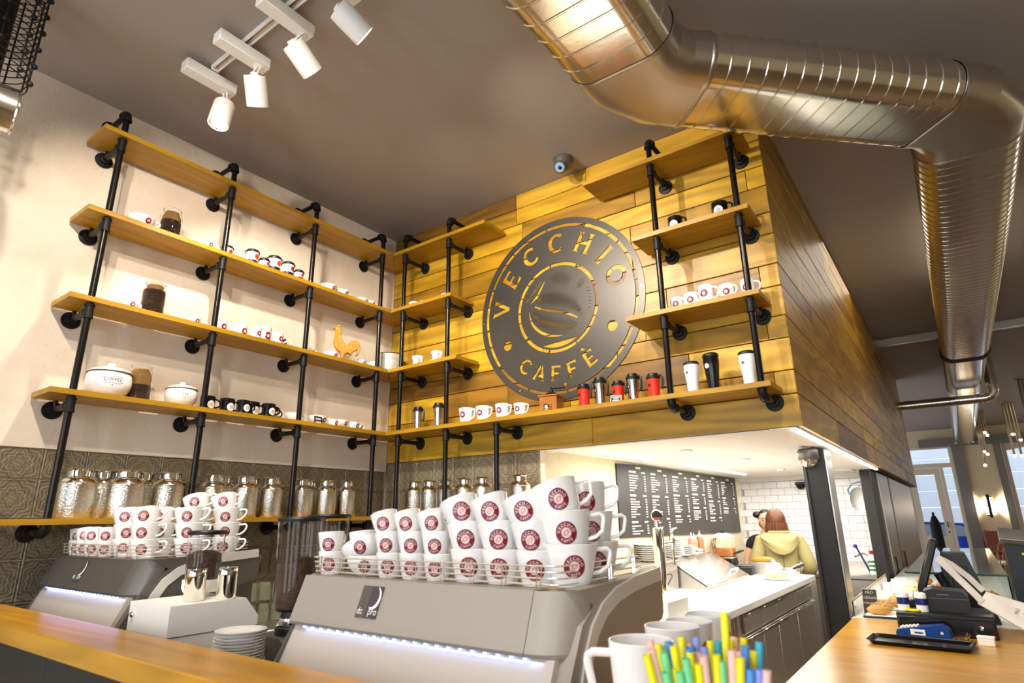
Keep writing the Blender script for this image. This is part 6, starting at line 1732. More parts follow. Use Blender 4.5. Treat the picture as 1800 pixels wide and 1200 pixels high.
def elbow(P, da, db, ha, hb):
    a = P - da * E_; b = P + db * E_
    q1 = P - da * E_ * .42; q2 = P + db * E_ * .42
    st = [(a.x, a.y, ha, 1.012), (a.x + da.x * .03, a.y + da.y * .03, ha, 1.012), (q1.x, q1.y, ha + (hb - ha) * .25, (1.0 / math.cos(PI / 16), 1.0)), (q2.x, q2.y, ha + (hb - ha) * .75, (1.0 / math.cos(PI / 16), 1.0)), (b.x - db.x * .03, b.y - db.y * .03, hb, 1.012), (b.x, b.y, hb, 1.012)]
    ob('elbow', sweep(MB(), [(x - oo.x, y - oo.y, 0, h_, k) for x, y, h_, k in st]).me('elbow', mat('plain_galvanised', '#c3beb6', .3, 1.0, noise=.12, nscale=5), ang=.3), t)
    for (x, y, h_, dd) in ((a.x, a.y, ha, da), (b.x, b.y, hb, db)):
        bead = [(x - dd.x * .012, y - dd.y * .012, 0, h_, 1.012), (x - dd.x * .006, y - dd.y * .006, 0, h_, 1.03), (x + dd.x * .006, y + dd.y * .006, 0, h_, 1.03), (x + dd.x * .012, y + dd.y * .012, 0, h_, 1.012)]
        ob('seam_bead', sweep(MB(), [(p[0] - oo.x, p[1] - oo.y, p[2], p[3], p[4]) for p in bead]).me('seam_bead', mt['galv_seam']), t)
elbow(P1, d01, d12, 0, H45); elbow(P2, d12, d01, H45, 0)
o = ob('dark_collar', sweep(MB(), [(4.0 - oo.x, y - oo.y, 0, 0, k) for y, k in ((5.98, 1.02), (6.0, 1.07), (6.14, 1.07), (6.16, 1.02))]).me('dark_collar', mat('dark_insulation', '#4c4744', .8)), t)
o['label'] = 'dark insulating band round the duct'
ob('end_cap', MB().box((0, 0, 0), (.44, .02, .23), .008).me('end_cap', mt['galv']), t, Vector((4.0, 18.11, ZD)) - oo)
hg = MB()
for (x, y) in ((3.9, 3.4), (4.1, 3.4), (3.9, 7.5), (4.1, 7.5), (2.7, -2.8), (2.82, -2.8), (3.9, 12), (4.1, 12)):
    hg.cyl((x - oo.x, y - oo.y, .13), (x - oo.x, y - oo.y, ZC - ZD), .005, 8)
ob('hanger_rods', hg.me('hanger_rods', mt['galv_seam']), t)
# thin square conduit and small round duct crossing
t = thing('square_conduit', 'slim square galvanised conduit crossing under the ceiling', 'conduit', (6.0, 6.10, 3.84))
for k in range(3): ob('conduit_length', MB().box((-2.0 + 1.97 * k, 0, 0), (1.96, .09, .09), .004).me('conduit_length', mt['galv']), t)
for k in range(3): ob('hanger', MB().box((-2.5 + 1.97 * k, 0, .0), (.02, .10, .10), .002).cyl((-2.5 + 1.97 * k, -.05, .05), (-2.5 + 1.97 * k, -.05, ZC - 3.84), .004, 8).cyl((-2.5 + 1.97 * k, .05, .05), (-2.5 + 1.97 * k, .05, ZC - 3.84), .004, 8).me('hanger', mt['galv_seam']), t)
t = thing('small_duct', 'small round spiral duct crossing beneath the large duct', 'duct', (3.7, 8.7, 3.33))
st = []
x = -.65
mb = MB(); prof = []
while x < .52:
    prof += [(.075, x), (.075, x + .05), (.079, x + .053), (.079, x + .058)]
    x += .06
mb.lathe(prof, 20, (0, 0, 0), (1, 0, 0))
ob('pipe', mb.me('pipe', mt['galv'], ang=.4), t)
ob('bend', MB().tube([(.50, 0, 0), (.58, 0, .015), (.63, 0, .06), (.645, 0, .13), (.645, 0, ZC - 3.33)], .076, 20).me('bend', mt['galv']), t)
# second dome camera on the ceiling by the sign
t = thing('dome_camera', 'small dark dome camera on the taupe ceiling above the round sign', 'camera', (1.835, -.19, ZC), 0)
ob('base', MB().lathe([(.0001, 0), (.068, 0), (.07, -.01), (.066, -.045), (.05, -.06), (.0001, -.06)], 28).me('base', mt['machined']), t)
ob('eyeball', MB().ball((-.01, -.02, -.062), .050, 20, 12).me('eyeball', mt['machined']), t)
ob('lens_ring', MB().lathe([(.030, 0), (.034, .006), (.030, .012), (.0001, .010)], 20, (.003, -.052, -.092), (.26, -.64, -.62)).me('lens_ring', mat('pale_blue_lens', '#8fb0d8', .2, .3)), t)
ob('lens', MB().ball((.007, -.062, -.102), .012).me('lens', mt['black']), t)
# track with spot heads
def track(x0, x1, y, label, heads, lab, power):
    t = thing('light_track', label, 'light track', ((x0 + x1) / 2, y, ZC))
    L_ = x1 - x0
    ob('rail', MB().box((0, -.016, -.013), (L_, .006, .026)).box((0, .016, -.013), (L_, .006, .026)).box((0, 0, -.004), (L_, .03, .008)).me('rail', mt['whitem'], smooth=False), t)
    ob('copper_strip', MB().box((0, 0, -.010), (L_ - .02, .008, .003)).me('copper_strip', mat('copper_strip', '#b5825a', .3, .9), smooth=False), t)
    for sx in (-1, 1): ob('end_cap', MB().box((sx * (L_ / 2 + .006), 0, -.014), (.012, .042, .03), .003).me('end_cap', mt['whitem']), t)
    for (hx, tgt, pw, ang), lb in zip(heads, lab):
        s = thing('spotlight', lb, 'spotlight', (hx, y, ZC - .026), 0, 'white track spotlights')
        ob('driver_box', MB().box((0, -.005, -.040), (.070, .27, .062), .003).me('driver_box', mt['whitem']), s)
        ob('swivel_ring', MB().lathe([(.026, -.0695), (.028, -.073), (.020, -.075), (.0001, -.075)], 18, (0, .085, 0)).me('swivel_ring', mt['whitem']), s)
        hp = Vector((0, .085, -.19))
        d = (Vector(tgt) - (Vector(s.location) + hp)).normalized()
        yoke = MB()
        sd = d.cross(Vector((0, 0, 1))).normalized() if abs(d.z) < .99 else Vector((1, 0, 0))
        for q in (-1, 1): yoke.cyl(Vector((0, .085, -.072)) + sd * .011 * q, hp - d * .06 + sd * .011 * q, .0042, 8)
        yoke.cyl(hp - d * .06 + sd * -.018, hp - d * .06 + sd * .018, .009, 10)
        ob('yoke', yoke.me('yoke', mt['whitem']), s)
        ob('lamp_can', MB().lathe([(.0001, -.055), (.030, -.055), (.032, -.045), (.049, -.045), (.052, -.052), (.054, -.045), (.054, .096), (.050, .097), (.048, .088), (.0001, .074)], 32, hp, d).me('lamp_can', mt['whitem']), s)
        ob('reflector', MB().lathe([(.0485, .090), (.036, .079)], 32, hp, d).me('reflector', mt['chrome']), s)
        ob('lens', MB().lathe([(.036, .0775), (.036, .083), (.0001, .086)], 24, hp, d).me('lens', mt['lampface']), s)
        ld = lamp('spot_beam', 'SPOT', hp + d * .10, hp + d * 1.0, pw, WARM, s, spot_size=math.radians(ang), spot_blend=.5, shadow_soft_size=.028)
track(.80, 3.4, -2.065, 'white ceiling track carrying the spotlights, upper left', [
    (.76, (.92, -2.35, 1.6), 45, 110), (1.08, (.10, -.9, 2.0), 115, 100), (1.45, (1.25, 0, 2.6), 105, 95), (1.80, (2.3, 0, 2.6), 128, 100), (2.36, (2.6, .0, 2.2), 60, 70), (3.28, (3.5, .5, 1.0), 80, 80)],  # rightmost head is an unseen extra that brightens the order counter
    ['spotlight with glowing lens, lowest of the track in view', 'spotlight second along the track, hanging straight', 'spotlight third along the track, tilted to the plank wall', 'spotlight fourth along the track, cut by the top edge', 'spotlight fifth along the track, above the frame', 'added spotlight at the far right end of the track, brightening the order counter'], 1)
track(1.2, 3.5, -3.165, 'second white ceiling track above the photographer', [
    (1.70, (.0, -1.6, 2.0), 95, 90), (2.20, (.0, -1.0, 2.0), 100, 85), (2.42, (1.9, -1.9, 1.2), 85, 75), (3.18, (3.1, -1.7, 1.2), 90, 70)],  # last head is added out of view to brighten straws and mugs
    ['spotlight on the second track nearest the plaster wall', 'spotlight on the second track, second from the plaster wall', 'spotlight on the second track, aimed at the espresso machines', 'added spotlight on the second track, brightening the straws and mugs'], 1)
# wire cage lamp and duct stub, top left
t = thing('wire_cage_lamp', 'black wire cage lamp hanging at the top left edge', 'lamp', (.62, -2.90, 3.40))
for k in range(10):
    a = 2 * PI * k / 10
    ob('cage_wire', MB().cyl((.145 * math.cos(a), .145 * math.sin(a), .0), (.145 * math.cos(a), .145 * math.sin(a), .54), .004, 6).me('cage_wire', mt['flange']), t)
for k in range(16):
    ob('cage_ring', MB().tube([(.145 * math.cos(2 * PI * q / 24), .145 * math.sin(2 * PI * q / 24), .02 + .034 * k) for q in range(24)], .0026, 5, closed=True).me('cage_ring', mt['flange']), t)
kn = MB().ball((0, 0, 0), .013, 8, 6).me('knob', mt['flange'])
for k in range(6):
    for a in (0, 2 * PI / 10, -2 * PI / 10, 4 * PI / 10): ob('knob', kn, t, (.15 * math.cos(a), .15 * math.sin(a), .04 + .09 * k))
ob('core', MB().cyl((0, 0, 0), (0, 0, .548), .05, 14).me('core', mt['flange']), t)
t = thing('duct_stub', 'galvanised round duct end under the wire cage at the left edge', 'duct', (.64, -3.10, 3.27))
ob('pipe', MB().lathe([(.10, -.42), (.10, .22), (.104, .225), (.104, .245), (.10, .25), (.10, .31), (.103, .315), (.098, .32), (.096, .31), (.096, -.42)], 28, (0, 0, 0), (.06, 1.0, .03)).me('pipe', mt['galv'], ang=.4), t)
ob('bracket', MB().box((.02, .18, .11), (.03, .05, .10), .004).box((.102, .12, .03), (.02, .03, .14), .003).me('bracket', mt['flange']), t)
# ================================================================== FAR END OF THE ROOM
YF = 18.5
wfar = struct(boxo('wall_far', (3.62, YF, 0), (4.80, YF + .35, 3.5), mt['cream']))
struct(boxo('wall_far_top', (-.3, YF, 3.50), (9.2, YF + .35, ZC), mt['cream']))
struct(boxo('wall_far_left', (-.3, YF, 0), (2.40, YF + .35, 3.5), mt['cream']))
struct(boxo('wall_far_right', (6.9, YF, 0), (9.2, YF + .35, 3.5), mt['cream']))
struct(boxo('wall_far_sill', (4.80, YF, 0), (6.9, YF + .35, .75), mt['cream']))
struct(boxo('trim_4', (2.9, YF - .22, 3.44), (9.0, YF - .002, 3.66), mt['greywood']))
struct(boxo('trim_5', (3.66, YF - .10, 0), (3.93, YF - .002, 3.44), mt['greywood']))
struct(boxo('trim_6', (4.62, YF - .10, 0), (4.80, YF - .002, 3.44), mt['greywood']))
frm = mat('beige_door_paint', '#d8c7ae', .5)
gl = mat('window_glass', '#ffffff', .0, trans=1.0, ior=1.05)
# door_1: leaf with glass, fanlight and side light
t = ob('door_1', MB().box((0, 0, 0), (.09, .08, 3.49)).me('door_1', frm), None, (2.47, YF + .10, 1.745)); t['kind'] = 'structure'
oo = Vector(t.location)
def fr(name, x0, x1, z0, z1, m=frm, dy=0.0, th=.08, par=None):
    return ob(name, MB().box((0, 0, 0), (x1 - x0, th, z1 - z0), .004 if th > .03 else 0).me(name, m), par or t, Vector(((x0 + x1) / 2, YF + .10 + dy, (z0 + z1) / 2)) - oo)
fr('head_rail', 2.515, 3.66, 3.40, 3.49); fr('side_post', 3.57, 3.66, 0, 3.40)
fr('transom_rail', 2.515, 3.57, 2.86, 2.98); fr('mullion', 3.28, 3.36, 0, 2.86)
fr('fanlight_pane', 2.515, 3.57, 2.98, 3.40, gl, 0, .008)
fr('side_pane', 3.36, 3.57, .02, 2.86, gl, 0, .008)
fr('door_stile', 2.52, 2.64, .02, 2.85, frm, -.01, .06); fr('door_stile', 3.12, 3.275, .02, 2.85, frm, -.01, .06)
fr('door_rail', 2.64, 3.12, 2.66, 2.85, frm, -.01, .06); fr('door_rail', 2.64, 3.12, .80, .95, frm, -.01, .06); fr('door_rail', 2.64, 3.12, .02, .18, frm, -.01, .06)
fr('lower_panel', 2.64, 3.12, .18, .80, frm, 0, .03); fr('door_pane', 2.64, 3.12, .95, 2.66, gl, 0, .008)
ob('handle', MB().tube([(0, -.045, -.06), (0, -.09, -.05), (0, -.09, .06), (0, -.045, .07)], .012, 8).me('handle', mt['flange']), t, Vector((3.20, YF + .10, 1.25)) - oo)
ob('lock', MB().lathe([(.022, 0), (.022, .014), (.0001, .016)], 14, (0, 0, 0), (0, -1, 0)).me('lock', mt['flange']), t, Vector((3.20, YF + .06, 1.05)) - oo)
# window_1: arched tall shop window
t = ob('window_1', MB().box((0, 0, 0), (.09, .08, 2.69), .004).me('window_1', frm), None, (4.86, YF + .10, 2.10)); t['kind'] = 'structure'
oo = Vector(t.location)
fr('head_rail', 4.91, 6.9, 3.36, 3.49); fr('side_post', 6.78, 6.88, .75, 3.36); fr('sill_rail', 4.91, 6.78, .75, .86); fr('mullion', 5.86, 5.92, .86, 3.36)
arch = [(-.95, 0), (.95, 0)] + [(.95 * math.cos(PI * k / 16), -.10 + .10 * math.sin(PI * k / 16)) for k in range(17)]
ar = [(-.935, .0), (-.935, -.12)] + [(-.935 + 1.87 * k / 16, -.12 + .10 * math.sin(PI * k / 16)) for k in range(1, 16)] + [(.935, -.12), (.935, .0)]
ob('arched_head', MB().prism(ar, -.03, .03, Matrix.Rotation(PI / 2, 4, 'X')).me('arched_head', frm, ang=.3), t, Vector((5.845, YF + .10, 3.36)) - oo)
fr('pane', 4.91, 5.86, .86, 3.36, gl, 0, .008); fr('pane', 5.92, 6.78, .86, 3.36, gl, 0, .008)
# outside: street, white panelled house across, blue car
struct(boxo('trim_street', (-6, YF + .36, -.2), (16, 30, -.1), mat('street_asphalt', '#6c6a68', .9)))
t = thing('house_across', 'pale panelled house front across the street', 'building', (5.0, 26.2, -.1))
fac = mat('pale_blue_white_panels', '#e8eef6', .7)
for r_ in range(11):
    for k in range(6):
        if k == 1 and r_ < 5: continue
        ob('panel', MB().box((-7.2 + 2.65 * k, 0, .33 + .62 * r_), (2.63, .10, .60), .01).me('panel', fac, smooth=False) if (r_ + k) == 0 else bpy.data.meshes['panel'], t, (0, 0, 0) if (r_ + k) == 0 else (2.65 * k, 0, .62 * r_))
w_ = ob('shop_window', MB().box((-4.55, .03, 1.55), (2.5, .08, 3.0)).me('shop_window', mat('dark_shop_glass', '#3a3d44', .15), smooth=False), t)
ob('window_post', MB().box((-4.9, -.05, 1.55), (.14, .08, 3.0)).box((-3.9, -.05, 1.55), (.3, .08, 3.0)).me('window_post', mat('brown_post', '#7a5a40', .6), smooth=False), w_)
ob('red_poster', MB().box((-5.45, -.04, 1.25), (.35, .03, 1.3)).me('red_poster', mat('dull_red', '#8e2430', .6), smooth=False), w_)
ob('awning', MB().box((-4.6, -.5, 3.35), (2.9, .9, .5), .03).me('awning', mt['kceil']), t)
ob('cornice', MB().box((.0, -.1, 6.95), (16.5, .4, .2), .02).me('cornice', mt['greywood']), t)
t = thing('parked_car', 'bright blue car parked outside the glass door', 'car', (3.0, 21.2, -.1))
cb = mat('bright_blue_car_paint', '#1c46d8', .2, .2)
body = [(-2.1, .35), (2.05, .32), (2.12, .60), (2.0, .82), (1.15, .95), (.55, 1.36), (-.9, 1.42), (-1.75, 1.0), (-2.1, .9)]
ob('body', MB().prism(body, -.82, .82, Matrix.Rotation(PI / 2, 4, 'X')).me('body', cb, ang=.3), t)
ob('side_window', MB().prism([(.95, .98), (.48, 1.30), (-.1, 1.33), (-.1, .98)], .825, .835, Matrix.Rotation(PI / 2, 4, 'X')).prism([(-.18, .98), (-.18, 1.33), (-.85, 1.34), (-1.35, 1.0)], .825, .835, Matrix.Rotation(PI / 2, 4, 'X')).me('side_window', mat('tinted_car_glass', '#9fb2c8', .08), smooth=False), t)
ob('windscreen', MB().box((.86, 0, 1.155), (.02, 1.4, .62), .0, (0, -.97, 0)).me('windscreen', mat('windscreen_glass', '#b8c8da', .06), smooth=False), t)
ob('bright_trim', MB().tube([(1.2, -.84, .96), (.55, -.84, 1.38), (-.9, -.84, 1.44), (-1.75, -.84, 1.02)], .014, 6).me('bright_trim', mt['chrome']), t)
ob('door_handle', MB().box((-.05, -.835, .86), (.16, .03, .03), .008).me('door_handle', mt['chrome']), t)
for (x, y) in ((1.35, -.72), (-1.3, -.72), (1.35, .72), (-1.3, .72)):
    wh = ob('wheel', MB().lathe([(.0001, -.1), (.30, -.1), (.33, -.07), (.33, .07), (.30, .1), (.0001, .1)], 24, (x, y, .33), (0, 1, 0)).me('wheel', mt['blackp']), t)
    ob('hub', MB().lathe([(.20, .101 if y > 0 else -.101), (.0001, .105 if y > 0 else -.105)], 16, (x, y, .33), (0, 1, 0)).me('hub', mt['galv']), wh)
# wall sconce
t = thing('wall_sconce', 'black comb shaped wall sconce throwing light both sides on the far wall', 'lamp', (4.24, YF - .03, 1.75))
ob('back_bar', MB().box((0, 0, 0), (.07, .05, .62), .006).me('back_bar', mt['flange']), t)
for k in range(7): ob('tooth', MB().box((-.055 if k < 4 else .055, -.01, -.26 + .085 * k), (.07, .03, .03), .004).me('tooth', mt['flange']), t)
for sx in (-1, 1):
    ob('glow_tube', MB().cyl((sx * .055, .0, -.22), (sx * .055, .0, .22), .012, 8).me('glow_tube', mt['lampface']), t)
    lamp('sconce_light', 'SPOT', (sx * .10, -.06, 0), (sx * .6, .02, 0), 60, WARM, t, spot_size=2.4, spot_blend=.7, shadow_soft_size=.05)
# tube pendants
brass = mat('brushed_brass_tube', '#8d7a5c', .35, .9)
tubem = MB().cyl((0, 0, .05), (0, 0, 1.0), .022, 10).me('tube', brass)
bulbm = MB().ball((0, 0, .03), .030, 10, 7).me('bulb', mat('bulb_glow', '#ffffff', .5, emit=(1, .93, .82), estr=14))
rosm = MB().lathe([(.04, 0), (.04, -.02), (.0001, -.02)], 14).me('ceiling_rose', brass)
PEND = [('left cluster', [(4.377, 3.416), (4.42, 3.358), (4.295, 2.989), (4.333, 2.906), (4.243, 2.659)], 15.0), ('middle cluster', [(4.814, 3.235), (4.936, 3.111), (4.772, 2.776), (4.875, 2.757)], 14.0), ('right cluster', [(4.87, 3.25), (4.93, 3.12), (4.99, 3.05), (5.05, 2.95)], 11.0)]
for lab, pl_, y in PEND:
    for k, (x, z) in enumerate(pl_):
        t = thing('tube_pendant', 'slim brass tube pendant in the %s, %s one' % (lab, ('first', 'second', 'third', 'fourth', 'fifth', 'sixth')[k]), 'pendant', (x, y + .12 * (k % 3), z - .03), 0, 'brass tube pendants')
        L_ = ZC - z + .03
        ob('tube', tubem, t, (0, 0, 0), (0, 0, 0), (1, 1, L_)); ob('bulb', bulbm, t)
        ob('ceiling_rose', rosm, t, (0, 0, L_))
# benches, rattan chairs, tables
lea = mat('red_brown_leather', '#7c3a2c', .45, noise=.2, nscale=12)
for k, (x0, x1, lb) in enumerate(((3.95, 4.62, 'left'), (4.75, 6.3, 'right'))):
    t = thing('leather_bench', 'red brown leather bench against the far wall, %s one' % lb, 'bench', ((x0 + x1) / 2, 17.75, 0))
    Lb = x1 - x0
    ob('seat', MB().box((0, 0, .42), (Lb, .55, .16), .03).me('seat', lea), t)
    ob('backrest', MB().box((0, .33, .80), (Lb, .14, .62), .05, (-.1, 0, 0)).me('backrest', lea), t)
    ob('base', MB().box((0, .05, .17), (Lb - .1, .45, .33), .01).me('base', mt['dark']), t)
rat = mat('pale_rattan', '#b98c50', .5)
def rattan(x, y, rz, lb):
    t = thing('rattan_chair', lb, 'chair', (x, y, 0), rz, 'rattan chairs')
    ob('seat', MB().lathe([(.0001, .455), (.20, .45), (.215, .46), (.20, .472), (.0001, .47)], 24).me('seat', mat('orange_cushion', '#c2502c', .6)), t)
    for (a, nm) in ((.7, 'leg'), (2.44, 'leg'), (-.7, 'leg'), (-2.44, 'leg')):
        ob(nm, MB().tube([(.17 * math.cos(a), .17 * math.sin(a), .455), (.22 * math.cos(a), .22 * math.sin(a), 0)], .014, 8).me('leg', rat), t)
    for (w_, h_, nm) in ((.23, .62, 'outer_hoop'), (.16, .54, 'inner_hoop')):
        ob(nm, MB().tube([(-w_, -.17, .46), (-w_ * 1.05, -.21, .46 + h_ * .6), (-w_ * .8, -.235, .46 + h_ * .9), (0, -.245, .46 + h_), (w_ * .8, -.235, .46 + h_ * .9), (w_ * 1.05, -.21, .46 + h_ * .6), (w_, -.17, .46)], .013, 8).me(nm, rat), t)
    for k in range(3): ob('spindle', MB().cyl((-.08 + .08 * k, -.18, .46), (-.08 + .08 * k, -.235, .96), .008, 8).me('spindle', rat), t)
rattan(3.92, 9.6, .15, 'rattan hoop back chair, front left by the dark lectern')
rattan(4.50, 9.7, -.1, 'rattan hoop back chair, front right by the dark lectern')
rattan(4.20, 11.3, 3.0, 'rattan hoop back chair behind the round table')
for (x, y, lb) in ((4.25, 10.5, 'near'), (4.9, 13.5, 'far')):
    t = thing('cafe_table', 'small pale topped cafe table in the seating area, %s one' % lb, 'table', (x, y, 0))
    ob('tabletop', MB().box((0, 0, .75), (.7, .6, .035), .006).me('tabletop', mat('pale_tabletop', '#e0cda0', .3)), t)
    ob('pedestal', MB().lathe([(.0001, 0), (.22, 0), (.22, .02), (.04, .05), (.035, .72), (.12, .733), (.0001, .733)], 20).me('pedestal', mt['flange']), t)
# dark coat hung behind the display, a black stand by the steel doors
t = thing('coat_stand', 'dark coat hanging on a stand between the steel doors and the glass door', 'coat stand', (3.16, 10.6, 0))
ob('pole', MB().cyl((0, 0, .02), (0, 0, 1.6), .02, 10).lathe([(.0001, 0), (.1, 0), (.1, .02), (.02, .03)], 18).me('pole', mt['flange']), t)
ob('coat', MB().lathe([(.0001, 1.55), (.05, 1.53), (.12, 1.40), (.13, 1.1), (.14, .65), (.13, .62), (.0001, .64)], 16, sx=.7).me('coat', mat('black_cloth', '#141416', .8, bump=.4, bscale=12)), t)

# ================================================================== PEOPLE
def skinned(verts, edges, radii, sub=2):
    """one continuous surface grown round a skeleton; verts dict name->(x,y,z)"""
    names = list(verts)
    ix = {n: i for i, n in enumerate(names)}
    me = bpy.data.meshes.new('skin'); me.from_pydata([verts[n] for n in names], [(ix[a], ix[b]) for a, b in edges], [])
    o = bpy.data.objects.new('skin', me); COL.objects.link(o)
    o.modifiers.new('s', 'SKIN')
    sv = me.skin_vertices[0].data if me.skin_vertices else None
    if sv is None:
        bm = bmesh.new(); bm.from_mesh(me); bm.verts.layers.skin.verify(); bm.to_mesh(me); bm.free(); sv = me.skin_vertices[0].data
    for i, n in enumerate(names):
        r = radii[n]
        sv[i].radius = r if isinstance(r, tuple) else (r, r)
        sv[i].use_root = (i == 0)
    ss = o.modifiers.new('u', 'SUBSURF'); ss.levels = sub; ss.render_levels = sub
    dg = bpy.context.evaluated_depsgraph_get(); dg.update()
    out = bpy.data.meshes.new_from_object(o.evaluated_get(dg))
    vs = [tuple(v.co) for v in out.vertices]; fs = [tuple(p.vertices) for p in out.polygons]
    bpy.data.objects.remove(o); bpy.data.meshes.remove(me); bpy.data.meshes.remove(out)
    return vs, fs
def hand(wrist, dirv, side):
    """palm and five unequal bent fingers; returns list of (verts, faces)"""
    wv = Vector(wrist); d = Vector(dirv).normalized()
    s = d.cross(Vector((0, 0, 1))).normalized() * side
    n = s.cross(d).normalized()
    V = {'a': wv, 'b': wv + d * .045, 'c': wv + d * .085}
    out = [skinned({k: tuple(p) for k, p in V.items()}, [('a', 'b'), ('b', 'c')], {'a': (.026, .02), 'b': (.038, .016), 'c': (.040, .014)}, 1)]
    for k, L_ in enumerate((.070, .078, .073, .056)):
        b = wv + d * .075 + s * (-.027 + .018 * k)
        v = {'a': tuple(b), 'b': tuple(b + d * L_ * .45 - n * .004), 'c': tuple(b + d * L_ * .78 - n * .018), 'd': tuple(b + d * L_ * .95 - n * .034)}
        out.append(skinned(v, [('a', 'b'), ('b', 'c'), ('c', 'd')], {'a': .0095, 'b': .009, 'c': .0082, 'd': .0065}, 1))
    b = wv + d * .025 - s * .028
    v = {'a': tuple(b), 'b': tuple(b + d * .03 - s * .025 - n * .008), 'c': tuple(b + d * .06 - s * .032 - n * .016)}
    out.append(skinned(v, [('a', 'b'), ('b', 'c')], {'a': .013, 'b': .0105, 'c': .008}, 1))
    return out
def person(label, loc, rz, arms, skin, s=1.0, tilt=(0, 0), lean=.06):
    t = thing('person', label, 'person', loc, rz)
    V = {'pelvis': (0, 0, .92), 'waist': (0, -lean * .4, 1.04), 'chest': (0, -lean, 1.22), 'sho': (0, -lean * 1.1, 1.345), 'neck': (0, -lean * 1.3 - .005, 1.425), 'skull': (tilt[0] * .5, -lean * 1.4 - .012 + tilt[1] * .5, 1.48)}
    R_ = {'pelvis': (.155, .115), 'waist': (.125, .095), 'chest': (.14, .105), 'sho': (.10, .075), 'neck': (.050, .052), 'skull': (.055, .060)}
    E = [('pelvis', 'waist'), ('waist', 'chest'), ('chest', 'sho'), ('sho', 'neck'), ('neck', 'skull')]
    for sg, nm in ((-1, 'l'), (1, 'r')):
        V['shd' + nm] = (sg * .165, -lean * 1.0, 1.325); R_['shd' + nm] = .056
        V['elb' + nm] = arms[nm][0]; R_['elb' + nm] = .041
        V['wri' + nm] = arms[nm][1]; R_['wri' + nm] = .028
        V['hip' + nm] = (sg * .09, 0, .84); R_['hip' + nm] = .092
        V['kne' + nm] = (sg * .10, -.015, .48); R_['kne' + nm] = .06
        V['ank' + nm] = (sg * .10, .01, .09); R_['ank' + nm] = .042
        V['toe' + nm] = (sg * .115, -.13, .035); R_['toe' + nm] = (.042, .032)
        E += [('sho', 'shd' + nm), ('shd' + nm, 'elb' + nm), ('elb' + nm, 'wri' + nm), ('pelvis', 'hip' + nm), ('hip' + nm, 'kne' + nm), ('kne' + nm, 'ank' + nm), ('ank' + nm, 'toe' + nm)]
    vs, fs = skinned(V, E, R_, 2)
    mb = MB().add(vs, fs)
    for sg, nm in ((-1, 'l'), (1, 'r')):
        for hv, hf in hand(arms[nm][1], Vector(arms[nm][1]) - Vector(arms[nm][0]), sg): mb.add(hv, hf)
    # head: shaped ellipsoid with jaw, nose, ears
    hc = Vector((tilt[0], -lean * 1.4 - .022 + tilt[1], 1.535))
    h = MB().ball((0, 0, 0), 1, 22, 16)
    out = []
    for (x, y, z) in h.v:
        X, Y, Z = x * .074, y * .093, z * .112
        if z < -.1: 
            k = 1 - .30 * ((-z - .1) / .9) ** 1.2; X *= k
            if y < 0: Y *= 1 - .06 * (-z); 
            else: Y *= 1 - .30 * (-z)
        if y < -.6 and abs(x) < .45: Y -= .004
        out.append((X + hc.x, Y + hc.y, Z + hc.z))
    mb.add(out, h.f)
    mb.ball((hc.x, hc.y - .095, hc.z - .018), .014, 10, 8, (.85, 1.2, 1.7))
    for sg in (-1, 1): mb.ball((hc.x + sg * .075, hc.y + .005, hc.z - .012), .022, 10, 8, (.35, .8, 1.35))
    ob('body', mb.me('body', skin, recalc=False), t)
    fm = MB()
    for sg in (-1, 1): fm.ball((hc.x + sg * .030, hc.y - .0835, hc.z + .004), .011, 10, 8, (1.2, .55, .7))
    ob('eyes', fm.me('eyes', mat('dark_eye', '#2a1d18', .2)), t)
    fm = MB()
    for sg in (-1, 1): fm.tube([(hc.x + sg * .014, hc.y - .090, hc.z + .024), (hc.x + sg * .032, hc.y - .088, hc.z + .029), (hc.x + sg * .050, hc.y - .078, hc.z + .022)], .0035, 6)
    ob('eyebrows', fm.me('eyebrows', mat('dark_brow', '#241813', .6)), t)
    ob('mouth', MB().ball((hc.x, hc.y - .080, hc.z - .058), .022, 12, 6, (1, .35, .32)).me('mouth', mat('lip_pink', '#a85a52', .4)), t)
    return t, hc
skin = mat('fair_skin', '#d9a98a', .5)
# barista facing the room
a1 = {'l': ((-.235, -.05, 1.08), (-.16, -.24, 1.02)), 'r': ((.235, -.05, 1.08), (.12, -.25, 1.02))}
SP = 1.015
t, hc = person('woman with dark hair bun and black T shirt facing the room', (1.83, 3.90, 0), .35, a1, skin)
hair = mat('dark_brown_hair', '#1f1512', .4)
hb = MB()
h = MB().ball((0, 0, 0), 1, 22, 14)
vs = [(x * .081 + hc.x, y * .098 + .010 + hc.y, z * .112 + .010 + hc.z) for x, y, z in h.v]
keep = []
for f in h.f:
    c = [sum(h.v[i][k] for i in f) / len(f) for k in range(3)]
    if c[2] > .62 or c[1] > .05 or (c[2] > .15 and c[1] > -.35 and abs(c[0]) > .75): keep.append(f)
hb.add(vs, keep)
hb.ball((hc.x - .075, hc.y + .075, hc.z + .065), .040, 12, 9, (1.1, .9, .9))
ob('hair', hb.me('hair', hair), t)
bt = mat('black_tshirt', '#121214', .8)
V = {'pelvis': (0, 0, .92), 'waist': (0, -.024, 1.04), 'chest': (0, -.06, 1.22), 'sho': (0, -.064, 1.335), 'a': (-.165, -.06, 1.328), 'b': (.165, -.06, 1.328), 'c': (-.205, -.055, 1.22), 'd': (.205, -.055, 1.22)}
vs, fs = skinned(V, [('pelvis', 'waist'), ('waist', 'chest'), ('chest', 'sho'), ('sho', 'a'), ('sho', 'b'), ('a', 'c'), ('b', 'd')], {'pelvis': (.172, .132), 'waist': (.14, .11), 'chest': (.157, .122), 'sho': (.105, .082), 'a': .067, 'b': .067, 'c': .060, 'd': .060})
